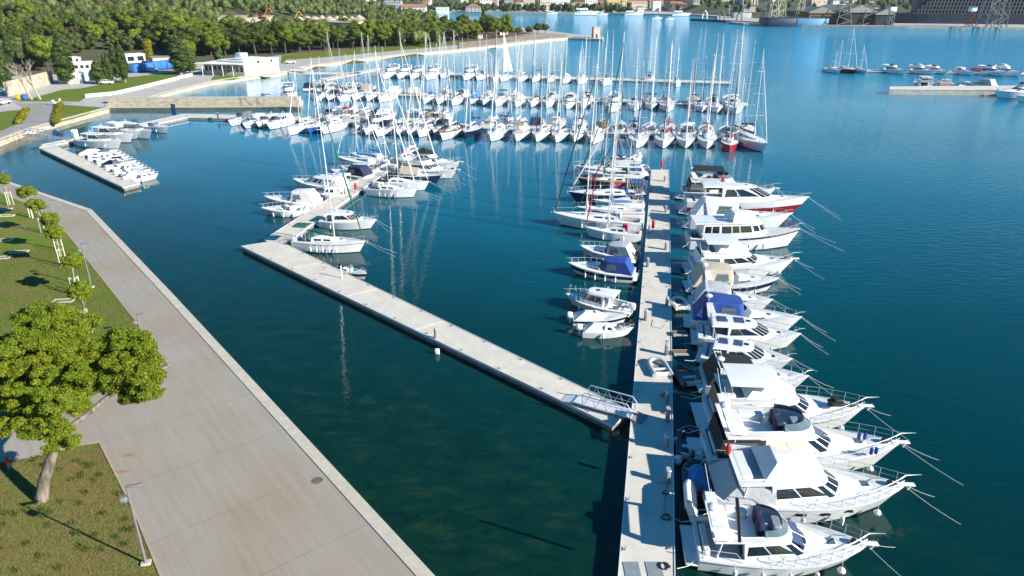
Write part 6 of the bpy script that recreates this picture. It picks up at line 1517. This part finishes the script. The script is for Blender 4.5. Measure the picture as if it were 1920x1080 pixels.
p = G(1354, 352, 3.0); r = empty('red_cover_bundle', (p.x, p.y, 3.3), 0, 'small red buoy bundle standing on the red banded yacht', 'buoy'); m = MB(); m.lathe([(.05, 0), (.35, .1), (.38, .6), (.2, .9), (.22, 1.1), (.05, 1.3)], n=10); m.build('cover', M['red'], r)
# tenders behind the yachts
q = G(1303, 912, 0); inflatable(Vector((q.x, q.y - 1.1, 0)), R(80), 3.2, 'dark tender with turquoise cover floating behind the long canvas covered yacht', tube='navy', cover='sky_canvas', z=.05, motor=True, name='tender_boat')
q = G(1290, 850, 0); inflatable(Vector((q.x, q.y - 1, 0)), R(78), 3.4, 'dark blue tender with oars behind the beige windowed yacht', tube='navy', z=.1, motor=True, name='tender_boat')
q = G(1298, 722, 0); inflatable(Vector((q.x, q.y - .5, 0)), R(100), 3.0, 'dark grey tender behind the hard topped yacht', tube='grey_canvas', z=.15, name='tender_boat')
q = G(1277, 577, 0); inflatable(Vector((q.x, q.y - 1, 0)), R(92), 2.6, 'small blue and white tender between pontoon and blue canopied cruiser', tube='fender', z=.15, name='tender_boat')
q = G(1330, 950, .9); t_ = inflatable(Vector((q.x - 1.45, q.y - .9, .75)), R(80), 2.9, 'white tender stowed on edge on the stern of the nearest yacht', tube='fender', z=.85, name='tender_boat'); t_.rotation_euler.x = R(70)
# left side of the main pontoon, near to far
runabout((1092, 617), (1187, 616), 'small white cuddy boat with outboard, bow towards the pontoon', L_, console=False, cuddy=True, motor='gel', cover='white_canvas', lines=False)
runabout((1074, 594), (1181, 592), 'small white boat with dark hull stripe and folded sun top', L_, stripe='navy', cover='white_canvas', motor='gel', lines=False)
cruiser((1178, 576), (1060, 551), 'white pilot boat with small wheelhouse forward and covered outboard', L_, 'pilot', None, motor='gel', fen_side=1, B=3.1, lines=False, zz=.85)
cruiser((1190, 510), (1065, 494), 'white cruiser with blue canopy and broad navy hull stripe', L_, canopy='blue_canvas', stripe='navy', fend=4, fen_side=1, B=3.3, lines=False, zz=.9)
cruiser((1190, 478), (1087, 460), 'white cruiser with silver grey canopy and black outboard', L_, canopy='silver_canvas', motor=True, fen_side=1, B=3.1, lines=False, zz=.9)
def S(*a, **k): k.setdefault('lines', False); return sail(*a, **k)
S((1203, 437), (1096, 427), 'white sailboat with red sprayhood and red furled jib', L_, hood='red_canvas', furl='redhull', furl_k=.38, cover='white_canvas', mast_py=60, mast_t=.6, fen_side=1)
S((1207, 418), (1036, 404), 'longest white sailboat left of the main pontoon, navy furled jib', L_, furl='navy_canvas', cover='white_canvas', mast_py=120, mast_t=.63, fen_side=1, hood='white_canvas', spread=3)
S((1208, 396), (1082, 391), 'white sailboat with bright blue sail cover and navy hull band', L_, cover='sky_canvas', furl='navy_canvas', mast_py=246, mast_t=.5, stripe='navy', fen_side=1)
S((1208, 379), (1112, 376), 'small sailboat with grey bimini close behind the blue covered one', L_, cover='sky_canvas', furl=None, mast_py=255, mast_t=.36, bimini='grey_canvas', fen_side=1)
S((1207, 363), (1066, 364), 'navy hulled sailboat with white furled jib', L_, hullc='navy', cover='red_canvas', furl='white_canvas', mast_py=204, mast_t=.45, bimini='blue_canvas', hood='blue_canvas', fen_side=1)
S((1205, 341), (1082, 337), 'dark green hulled sailboat with green sail cover', L_, hullc='green', cover='green_canvas', furl='navy_canvas', mast_py=176, mast_t=.6, bimini='blue_canvas', deckm='teak', fen_side=1)
S((1203, 328), (1095, 324), 'white sailboat with teal sprayhood next to the far motor yacht', L_, hood='green_canvas', cover='white_canvas', mast_py=150, mast_t=.5, furl=None)
fly_yacht((1207, 314), (1081, 309), 'white motor yacht with tall arch at the far left tip of the main pontoon', L_, B=4.2, lines=False, fen_side=1)
q = G(1210, 322, 0); inflatable(Vector((q.x, q.y, 0)), R(90), 2.6, 'white tender behind the far left motor yacht', tube='fender', z=.2, name='tender_boat')
# cruiser pontoon
E_ = 'boats on the left side of the cruiser pontoon'; F_ = 'boats on the right side of the cruiser pontoon'
cruiser((575, 389), (489, 389), 'low white cruiser nearest on the left of the cruiser pontoon, dark fender at the bow', E_, 'open', None, fend=3, fen_side=1, B=3.4, lines=False, zz=.9)
cruiser((597, 375), (495, 368), 'white cruiser with tall white canvas cover over its cockpit', E_, canopy='white_canvas', lines=False, B=3.8)
cruiser((650, 360), (582, 362), 'small white wheelhouse boat beside the red fire cabinet', E_, 'pilot', None, lines=False, B=3.1, zz=.8)
cruiser((646, 350), (549, 337), 'white cruiser with black rimmed windows and canvas back', E_, 'hardtop', 'white_canvas', lines=False, B=3.8)
cruiser((664, 338), (600, 330), 'white boat with dark hull sides and low cabin, third cluster of the left side', E_, 'pilot', None, lines=False, hullc='gel', stripe='navy', B=3.2)
cruiser((692, 327), (620, 316), 'white cruiser with navy cockpit tent on the left of the cruiser pontoon', E_, canopy='navy_canvas', lines=False, B=3.6)
cruiser((703, 318), (634, 308), 'white wheelhouse cruiser with sky blue screen on the left of the cruiser pontoon', E_, 'hardtop', None, lines=False, B=3.6)
S((722, 308), (631, 296), 'white sailboat with blue boom cover and dark bow, far left of the cruiser pontoon', E_, cover='sky_canvas', mast_py=150, mast_t=.55, furl='white_canvas', stripe='navy')
S((735, 300), (655, 288), 'white sailboat farthest left on the cruiser pontoon', E_, cover='sky_canvas', mast_py=175, mast_t=.5, furl=None)
S((553, 449), (686, 456), 'white sailboat with green canopy and green sail cover', F_, cover='green_canvas', hood='green_canvas', bimini='green_canvas', furl='green_canvas', mast_py=132, mast_t=.57, fend=5, stripe='grey', lines=True)
cruiser((606, 407), (706, 411), 'white hardtop cruiser on the right behind the green covered sailboat', F_, 'hardtop', None, fend=1, B=3.5, lines=True)
S((690, 352), (783, 356), 'white sailboat with cream cockpit tent and blue bundle at the mast', F_, cover='navy_canvas', hood='cream', mast_py=98, mast_t=.42, fend=4, furl='white_canvas', lines=True)
S((706, 340), (805, 343), 'white sailboat with dark sail cover behind the cream tented one', F_, cover='navy_canvas', mast_py=128, mast_t=.42, furl='white_canvas', lines=True)
S((732, 327), (828, 331), 'dark blue ketch with two pale wooden masts and beige tent', F_, hullc='navy', cover=None, tent='beige_canvas', mast_py=60, mast_t=.42, mizzen=True, furl='white_canvas', mastm='cream', lines=True)
fly_yacht((752, 310), (858, 315), 'white motor yacht with black window band beside the blue ketch', F_, B=4.2, lines=True)
fly_yacht((762, 297), (864, 300), 'white motor yacht with dark awning at the far right of the cruiser pontoon', F_, B=4.2, fly_canvas='black_canvas')
runabout((641, 503), (688, 514), 'small white open boat alone inside the diagonal pontoon', None, console=True, ttop=None, stripe='navy')
# little basin pontoon
a0, a1 = (149, 289), (238, 338); b0, b1 = (222, 281), (297, 326)
sp = [dict(cover='white_canvas', stripe=None), dict(console=True), dict(cuddy=True, console=False), dict(ttop='grey_canvas'), dict(cuddy=True, console=False, stripe='navy'), dict(cover='grey_canvas'), dict(console=True, ttop='navy_canvas'), dict(cuddy=True, console=False), dict(stripe='navy'), dict(console=True), dict(cover='white_canvas'), dict(cuddy=True, console=False)]
wd = ['with white cover', 'with open console', 'with cuddy cabin', 'with grey sun top', 'with navy striped cuddy', 'under a grey cover', 'with navy sun top', 'with dark windowed cuddy', 'with navy hull stripe', 'with black fenders', 'with pointed white cover', 'with blunt cuddy']
for i in range(12):
    k = i / 11; s_ = (a0[0] + (a1[0] - a0[0]) * k, a0[1] + (a1[1] - a0[1]) * k - 2); e_ = (b0[0] + (b1[0] - b0[0]) * k, b0[1] + (b1[1] - b0[1]) * k)
    runabout(s_, e_, 'small white boat %s, %s from the head of the small basin pontoon' % (wd[i], ordn(i)), 'small boats stern to the small basin pontoon', motor=['outboard', 'gel'][i % 2], B=2.2, lines=True, **sp[i])
for i, (s_, e_, st, lab) in enumerate((((152, 263), (229, 267), 'hardtop', 'white hardtop cruiser with dark side windows nearest the small basin gangway'), ((172, 252), (252, 256), 'hardtop', 'white cruiser with long cabin, second behind the gangway'), ((200, 245), (262, 250), 'canopy', 'white cruiser with pale canopy, third behind the gangway'),
                          ((222, 243), (286, 250), 'hardtop', 'white cruiser with dark swept windows, fourth behind the gangway'), ((272, 234), (315, 239), 'open', 'low white open boat nearest the mole corner'))):
    cruiser(s_, e_, lab, 'cruisers along the thin basin pontoon arm', st, 'white_canvas' if st == 'canopy' else None, lines=False, B=2.9, fend=2)

# --- three long sailboat pontoons
AN = [R(-103.3), R(-100.2), R(-103.6)]
def rowline(py0, x): return py0
COV = ['white_canvas', 'navy_canvas', 'white_canvas', 'sky_canvas', 'white_canvas', 'grey_canvas', 'blue_canvas']
def far_boats(rows, ang, back, rowname, detail):
    n = len(rows)
    for i, it in enumerate(rows):
        px, py, L, mpy, look = it[:5]; o = dict(it[5]) if len(it) > 5 else {}
        kind = o.pop('kind', 'sail'); an = ang + (math.pi if back else 0) + o.pop('turn', 0) + U(-.03, .03)
        d = Vector((math.cos(an), math.sin(an), 0)); P = G(px, py, 1.1)
        S_, B_ = (P, P + d * L) if back else (P - d * L, P)
        lab = '%s, %s from the left, %s' % (look, ordn(i), rowname)
        if kind == 'sail':
            o.setdefault('cover', COV[(i * 3 + len(rowname)) % 7]); o.setdefault('furl', ['white_canvas', 'white_canvas', None, 'navy_canvas'][i % 4]); o.setdefault('hood', ['navy_canvas', 'white_canvas', 'white_canvas', 'grey_canvas', 'beige_canvas'][i % 5]); L *= 1.1; o.setdefault('bimini', [None, 'white_canvas', None, 'grey_canvas', None, None, 'navy_canvas'][i % 7]) if back else None
            if L > 12.5: o.setdefault('spread', 3)
            sail(None, B_, lab, rowname, L=L, rot=an, mast_py=mpy, detail=detail, lines=False, fend=o.pop('fend', 2 if not back else 0), fen_side=-1, **o)
        elif kind == 'fly': fly_yacht(S_, B_, lab, rowname, B=o.pop('B', 4.2), lines=False, fend=2 if not back else 0, **o)
        elif kind == 'cruiser': cruiser(S_, B_, lab, rowname, o.pop('style', 'canopy'), lines=False, fend=1, B=o.pop('B', 3.3), **o)
W = 'white sailboat'
A_front = [(428, 229, 8.5, 0, 'white cruiser with dark hull shade', dict(kind='cruiser', canopy='grey_canvas')), (455, 234, 8.5, 0, 'white cruiser between two larger ones', dict(kind='cruiser', canopy='white_canvas')),
    (480, 233, 9, 0, 'white hardtop cruiser', dict(kind='cruiser', style='hardtop', canopy=None)), (500, 236, 10, 0, 'white hardtop yacht with dark flag', dict(kind='cruiser', style='hardtop', canopy='white_canvas')),
    (540, 246, 11, 128, W + ' with tall white stem', dict(cover='white_canvas')), (576, 244, 9, 107, 'blue hulled sailboat', dict(hullc='blue', cover='navy_canvas')), (602, 244, 10, 148, W + ' with four small hull ports', dict(furl='navy_canvas')),
    (666, 238, 8, 0, 'white cruiser with grey canvas', dict(kind='cruiser', canopy='silver_canvas')), (682, 248, 12, 0, 'big white yacht with black hull band', dict(kind='fly', stripe='black')), (720, 246, 8, 0, 'small white cruiser', dict(kind='cruiser', canopy='white_canvas')),
    (703, 249, 8.5, 0, 'white cruiser tucked beside a big yacht', dict(kind='cruiser', canopy='navy_canvas')), (743, 248, 9.5, 175, W + ' with teal awning', dict(hood='green_canvas', cover='white_canvas')), (763, 249, 9, 140, W + ' with white hood', dict(hood='white_canvas')), (783, 250, 9.5, 120, W + ' with navy sprayhood', dict(hood='navy_canvas')), (812, 247, 8.5, 0, 'white cruiser with dark canopy', dict(kind='cruiser', canopy='navy_canvas')),
    (826, 256, 11.5, 118, 'cream sailboat with tan deck, many fenders', dict(cover='cream', deckm='teak', fend=4)), (872, 252, 9.5, 100, 'dark navy sailboat with blue tent hood', dict(hullc='navy', hood='blue_canvas', bimini='blue_canvas')),
    (918, 258, 10.5, 110, W + ' with thin navy line', dict(stripe='navy', cover='white_canvas')), (966, 258, 10.5, 90, W + ' under cream boat tent', dict(tent='cream')), (1004, 259, 11, 118, W + ' with tall white mast', dict(cover='white_canvas')), (1041, 260, 10, 108, W + ' with dark sprayhood', dict(hood='navy_canvas')),
    (1076, 259, 9, 95, W + ' with navy sail cover', dict(cover='navy_canvas')), (1109, 263, 9.5, 62, W + ' with pale cover', dict(cover='white_canvas')), (1193, 271, 11.5, 115, W + ' with bright blue sail cover', dict(cover='blue_canvas', furl='navy_canvas')),
    (1243, 271, 11.5, 96, W + ' with red hood, dark jib', dict(hood='red_canvas', furl='black_canvas')), (1286, 271, 11, 108, W + ' with pale bimini', dict(bimini='white_canvas')), (1326, 272, 11, 105, W + ' with grey and white hood', dict(hood='white_canvas')),
    (1369, 277, 9, 60, 'bright red hulled sailboat', dict(hullc='redhull', hood='red_canvas', cover='white_canvas', boots='redhull'))]
far_boats(A_front, AN[0], False, 'near side, nearest long pontoon', 2)
sail(None, (1438, 279), 'large white two masted sailboat at the right end of the first long pontoon', 'near side, nearest long pontoon', L=16, rot=AN[0] + .35, mast_py=92, mast_t=.62, mizzen=True, furl='white_canvas', cover='navy_canvas', lines=False, B=4.3, spread=3, fen_side=-1)
A_back = [(610, 216, 10, 60, W + ' with blue boom tent', dict(cover='sky_canvas')), (632, 216, 9, 118, W + ' with dark canvas', {}), (641, 216, 9, 100, W + ' with grey cover', {}), (652, 217, 9, 128, W + ' with red flag awning', dict(bimini='red_canvas')), (675, 218, 9.5, 60, W + ' with low cockpit', {}), (697, 219, 10, 85, W + ' with navy boom', dict(cover='navy_canvas')),
    (716, 220, 9, 0, 'white cruiser with side curtains', dict(kind='cruiser', canopy='white_canvas')), (760, 221, 9, 105, W + ' with pale hood', {}), (775, 222, 9.5, 90, W + ' with blue screen', dict(hood='sky_canvas')), (800, 223, 10, 70, W + ' with navy bimini', dict(bimini='navy_canvas')), (812, 224, 9, 80, W + ' with open cockpit', {}), (826, 225, 9, 95, W + ' with cream hood', dict(hood='cream')),
    (912, 232, 9, 100, W + ' with cream wheelhouse', dict(hood='cream')), (944, 234, 8.5, 120, W + ' with dark mizzen cover', {}), (966, 236, 9, 95, W + ' with pushpit rails', {}), (1003, 236, 8.5, 0, 'white cruiser with navy canopy', dict(kind='cruiser', canopy='navy_canvas')), (1040, 237, 9.5, 85, W + ' with folded cream awning', dict(bimini='cream')),
    (1084, 239, 9, 90, W + ' with navy awning, red fender', dict(bimini='navy_canvas')), (1124, 241, 9.5, 90, W + ' with tan cockpit', dict(deckm='teak')), (1158, 243, 9, 135, W + ' with black bow shadow', {}), (1186, 244, 8, 130, W + ' with blue cover', dict(cover='blue_canvas')), (1218, 246, 10, 115, W + ' with round hood', dict(hood='white_canvas')),
    (1252, 247, 10, 70, W + ' with red awning', dict(bimini='red_canvas')), (1291, 249, 10, 112, W + ' with white bimini', dict(bimini='white_canvas')), (1326, 250, 10, 100, W + ' with stern arch', {}), (1363, 251, 9, 130, W + ' with grey hood', dict(hood='grey_canvas')), (1400, 252, 12, 76, 'large white sailboat with dark stern awning', dict(bimini='navy_canvas'))]
far_boats(A_back, AN[0], True, 'far side, nearest long pontoon', 1)
B_front = [(502, 184, 8, 0, 'low white boat with square bow', dict(kind='cruiser', style='open', turn=.6, canopy=None)), (540, 186, 13, 0, 'large white yacht with black window bands', dict(kind='fly', turn=.45, B=4.6)),
    (592, 184, 9, 105, W + ' with blue hood', {}), (612, 183, 8, 0, 'white cruiser with navy canopy', dict(kind='cruiser', canopy='navy_canvas')), (634, 186, 11, 0, 'broad white yacht with open bridge', dict(kind='fly')), (660, 183, 9, 95, W + ' with dark fenders', {}), (686, 184, 10, 65, W + ' with red and tan hood', dict(hood='red_canvas')),
    (710, 186, 11, 88, W + ' beside the open gap', {}), (793, 189, 10, 60, W + ' with purple blue hood', dict(hood='blue_canvas')), (818, 190, 10.5, 66, W + ' with thick mast', {}), (846, 192, 10.5, 55, W + ' with high bow', {}), (882, 190, 9, 140, W + ' under bright blue boat tent', dict(tent='sky_canvas')), (905, 192, 10, 82, W + ' with tan hood', dict(hood='cream')),
    (928, 194, 11.5, 108, W + ' with navy cockpit tent', dict(hood='navy_canvas', bimini='navy_canvas')), (966, 195, 10.5, 72, W + ' under striped white tent', dict(tent='white_canvas')), (995, 195, 9.5, 60, W + ' with dark stern hood', dict(hood='black_canvas')), (1024, 196, 10.5, 66, W + ' with cream bimini', dict(bimini='cream')),
    (1062, 199, 9.5, 62, 'white motor yacht with dark wheelhouse', dict(kind='fly', B=3.6)), (1092, 198, 10.5, 66, W + ' with black roof awning', dict(bimini='black_canvas')), (1146, 205, 12, 0, 'white yacht with broad navy hull band', dict(kind='fly', stripe='navy')), (1190, 202, 10.5, 92, W + ' with low white hood', {}), (1221, 200, 10, 66, W + ' with black bimini', dict(bimini='black_canvas')),
    (1253, 204, 11.5, 76, W + ' with square hull ports', {}), (1317, 204, 9.5, 104, W + ' with white pulpit', {}), (1346, 206, 10, 62, W + ' with dark hood, white bow', dict(hood='navy_canvas')), (1381, 209, 13.5, 42, 'large white sailboat with tall white mast', {})]
far_boats(B_front, AN[1], False, 'near side, middle long pontoon', 1)
B_back = [(575, 165, 8, 0, 'small white cruiser', dict(kind='cruiser', canopy='navy_canvas')), (598, 166, 10, 0, 'white hardtop yacht with radar', dict(kind='fly')), (615, 167, 9, 0, 'white hooded cruiser', dict(kind='cruiser', canopy='white_canvas')), (632, 167, 8.5, 90, W + ' with blue screen', {}), (652, 168, 9, 0, 'white yacht with open bridge', dict(kind='fly')), (668, 169, 9, 0, 'white yacht with grey bridge', dict(kind='fly')), (684, 170, 9, 0, 'pinkish white cruiser', dict(kind='cruiser', canopy='beige_canvas')), (735, 172, 8, 0, 'white cruiser with pale covers', dict(kind='cruiser', canopy='white_canvas')), (772, 174, 8, 0, 'boat with tan wooden stern', dict(kind='cruiser', hullc='teak', canopy='cream')),
    (830, 177, 9, 58, W + ' with grey arch', {}), (862, 178, 9.5, 70, W + ' with dark canopy', {}), (908, 180, 9, 64, W + ' with tan hood', dict(hood='cream')), (962, 182, 9, 60, W + ' with dark cockpit', {}), (1033, 185, 9, 70, W + ' with white sail bundle', {}), (1067, 186, 9, 0, 'white cruiser with black wheelhouse window', dict(kind='cruiser', style='hardtop', canopy=None)),
    (1100, 187, 9, 68, W + ' with dark roof', dict(bimini='navy_canvas')), (1142, 188, 9, 56, W + ' with tan bimini', {}), (1212, 190, 8.5, 66, W + ' with black bimini top', dict(bimini='black_canvas')), (1244, 191, 9, 95, W + ' with round white hood', {}), (1301, 192, 10, 75, 'white boat with open black awning', dict(bimini='black_canvas')), (1338, 193, 9.5, 63, W + ' with purple fender', {}), (1374, 194, 13, 55, 'large white sailboat with pale bimini', dict(bimini='white_canvas'))]
far_boats(B_back, AN[1], True, 'far side, middle long pontoon', 1)
C_front = [(716, 144, 13, 0, 'large white yacht with high bridge', dict(kind='fly', B=4.8)), (744, 143, 12, 0, 'white yacht with black portside windows', dict(kind='fly', B=4.5)), (768, 143, 11, 0, 'white yacht with dark hull shadow', dict(kind='fly')), (797, 145, 13, 58, 'wide white catamaran like yacht', dict(kind='fly', B=5)), (825, 142, 10, 62, W + ' beside the wide yacht', {}),
    (868, 146, 13, 0, 'white catamaran with two dark tunnels', dict(kind='fly', B=5.5)), (893, 146, 10, 64, W + ' with low bow', {}), (924, 149, 11, 56, W + ' left of the raised sail', {}), (973, 149, 10.5, 72, W + ' with pale bow', {}), (997, 149, 10, 74, W + ' with dark bimini', dict(bimini='navy_canvas')), (1028, 150, 10, 74, W + ' with twin forestays', {}), (1055, 152, 10.5, 62, W + ' with grey cover', {}),
    (1085, 153, 10.5, 76, W + ' with white radar', {}), (1131, 156, 11, 56, W + ' alone at the gap', {}), (1268, 158, 8, 88, 'small white sailboat with navy boom tent', dict(cover='navy_canvas', stripe='navy'))]
far_boats(C_front, AN[2], False, 'near side, farthest long pontoon', 1)
sail(None, (938, 148), 'white sailboat with its tall white mainsail hoisted on the farthest long pontoon', 'near side, farthest long pontoon', L=11, rot=AN[2], mast_py=58, cover=None, full_sail=True, lines=False, detail=1, furl=None)
far_boats([(1216, 147, 9, 66, 'white sailboat with dark stern hood', dict(hood='navy_canvas', bimini='black_canvas'))], AN[2], True, 'far side, farthest long pontoon', 1)
# --- docks at the right
Q_ = 'boats on the far right pontoon'
for (px, py, L, mpy, lab, o) in ((1573, 132, 10, 92, 'white sailboat with thin grey mast next to the red beacon', dict(furl=None)), (1603, 133, 13, 48, 'black hulled sailboat with the tallest twin masts by the red beacon', dict(hullc='black', mizzen=True)), (1622, 132, 9, 84, 'smaller grey white sailboat right of the black hulled one', dict(hullc='gel'))):
    sail(None, (px + 4, py + 1), lab, Q_, L=L, rot=R(-78), mast_py=mpy, lines=False, detail=1, fend=0, **o)
for i, (px, py, L, kd, lab, o) in enumerate(((1700, 134, 11, 'fly', 'white yacht with black hull band standing alone on the far right pontoon', dict(stripe='black', B=4)), (1752, 135, 11, 'fly', 'left of two close white yachts on the far right pontoon, black hull band', dict(stripe='black', B=4.2, fly_canvas='silver_canvas')), (1779, 134, 10, 'fly', 'right of two close white yachts on the far right pontoon', dict(B=4)),
         (1828, 136, 8.5, 'cr', 'white cabin boat with round canvas back, left of the maroon boat', dict(canopy='white_canvas')), (1856, 136, 7.5, 'cr', 'white boat with maroon cockpit cover', dict(canopy='red_canvas')), (1890, 138, 12, 'fly', 'large white sloping yacht right of the maroon covered boat', dict(B=4.2)), (1918, 138, 12, 'fly', 'white yacht cut by the right edge on the far right pontoon', dict(B=4.2, fly_canvas='white_canvas')))):
    P = G(px, py, 1.2); d = Vector((.35, -.94, 0)).normalized(); 
    (fly_yacht if kd == 'fly' else cruiser)(P - d * L, P, lab, Q_, lines=False, fend=0, **({'archy': False} if kd == 'fly' else {}), **o)
K_ = 'boats around the thick concrete pier'
for i, (px, py, L, kd, lab, d, o) in enumerate(((1738, 163, 11, 'fly', 'white yacht with bimini behind the left part of the concrete pier', (.2, .98), dict(B=4.3, hardtop='gel')), (1774, 162, 9, 'fly', 'white yacht with brown stern openings behind the concrete pier', (.1, .99), dict(B=4, bigtop='teak')), (1816, 161, 7, 'cr', 'low white cruiser with dark screen behind the concrete pier', (-.3, .95), dict(canopy=None, style='open')), (1866, 162, 10, 'cr', 'white yacht with rounded silver awning behind the concrete pier', (-.5, .86), dict(canopy='silver_canvas', B=4)))):
    P = G(px, py - 1, 1.2); d = Vector((*d, 0)).normalized(); (fly_yacht if kd == 'fly' else cruiser)(P, P + d * L, lab, K_, lines=False, fend=0, **o)
P = G(1862, 174, 1.5); fly_yacht(P + Vector((15, 1, 0)), P, 'long white yacht moored along the front of the concrete pier', K_, B=4.6, lines=False, fend=0, archy=False, platform=False)
P = G(1903, 181, 1.5); cruiser(P + Vector((11, .5, 0)), P, 'white cruiser cut by the right edge in front of the long white yacht', K_, canopy='white_canvas', lines=False, fend=0, B=4)
# far quay boats
for i, (px, py, L, lab) in enumerate(((1036, 24.5, 14, 'small white boat left of the large white ferry at the far quay'), (1100, 26, 30, 'large white ferry yacht at the far quay'), (1130, 26.5, 14, 'white motor yacht right of the large ferry at the far quay'), (1187, 26.5, 20, 'white and dark yacht at the far quay under the trees'), (1197, 26, 14, 'white yacht at the far quay beside the dark one'), (1278, 27.5, 22, 'long low white boat at the right part of the far quay'))):
    P = G(px, py, 1.5); fly_yacht(P - Vector((L / 2, 0, 0)), P + Vector((L / 2, .5, 0)), lab, 'boats at the far town quay', B=L * .25, lines=False, fend=0, archy=False)
for i, (px, py, L, lab) in enumerate(((1232, 35, 11, 'left of two small white boats on the open water'), (1256, 35.5, 9, 'right of two small boats on the open water'))):
    P = G(px, py, .8); cruiser(P - Vector((L / 2, 0, 0)), P + Vector((L / 2, .3, 0)), lab, None, 'pilot', None, lines=False, fend=0, B=3)
for px, lab in ((1368, 'left distant sailboat moored before the arched pier'), (1395, 'right distant sailboat moored before the arched pier')):
    P = G(px, 34, 1); sail(None, P, lab, 'distant sailboats by the arched pier', L=12, rot=R(-90), mast_py=8, lines=False, detail=1, fend=0)
sail(None, G(1156, 53, 1), 'lone sailboat under way beyond the stone tower pier', None, L=8, rot=R(180), mast_py=36, lines=False, detail=1, fend=0) if 0 else None

for o in sc.objects:
    if o.get('label') and len(o['label'].split()) > 16: print('LONG', len(o['label'].split()), o['label'])

# loose gear on the near yachts
def gear(px, py, z, name, mt, lab, build):
    p = G(px, py, z); m = MB(); build(m); o = m.build(name, M[mt]); o.location = p; tag(o, lab, name.replace('_', ' ')); return o
gear(1568, 757, 2.05, 'folded_cover', 'black_canvas', 'black folded cover lying on the foredeck of the hard topped yacht', lambda m: (m.bbox(-.55, .5, -.45, .4, 0, .22, .08), m.bbox(-.3, .3, -.2, .55, .15, .4, .1)))
for i, (x, y) in enumerate(((1611, 816), (1622, 818), (1634, 846), (1643, 845))): gear(x, y, 2.2, 'deck_fender', 'bluefender', ordn(i) + ' from the wheelhouse of the small blue fenders on the beige windowed yacht', lambda m: m.lathe([(.02, -.26), (.11, -.2), (.12, .2), (.02, .26)], n=8))
gear(1378, 985, 5.0, 'wrapped_pole', 'black', 'black wrapped pole leaning on the bridge of the nearest yacht', lambda m: m.tube([(.35, 0, -1.0), (.1, 0, .6), (-.1, 0, 1.6)], .09, 7))
gear(1366, 842, 4.0, 'life_ring_bag', 'red', 'orange red lifebuoy on the aft bridge rail of the beige windowed yacht', lambda m: m.bbox(-.15, .15, -.12, .12, -.35, .35, .08))
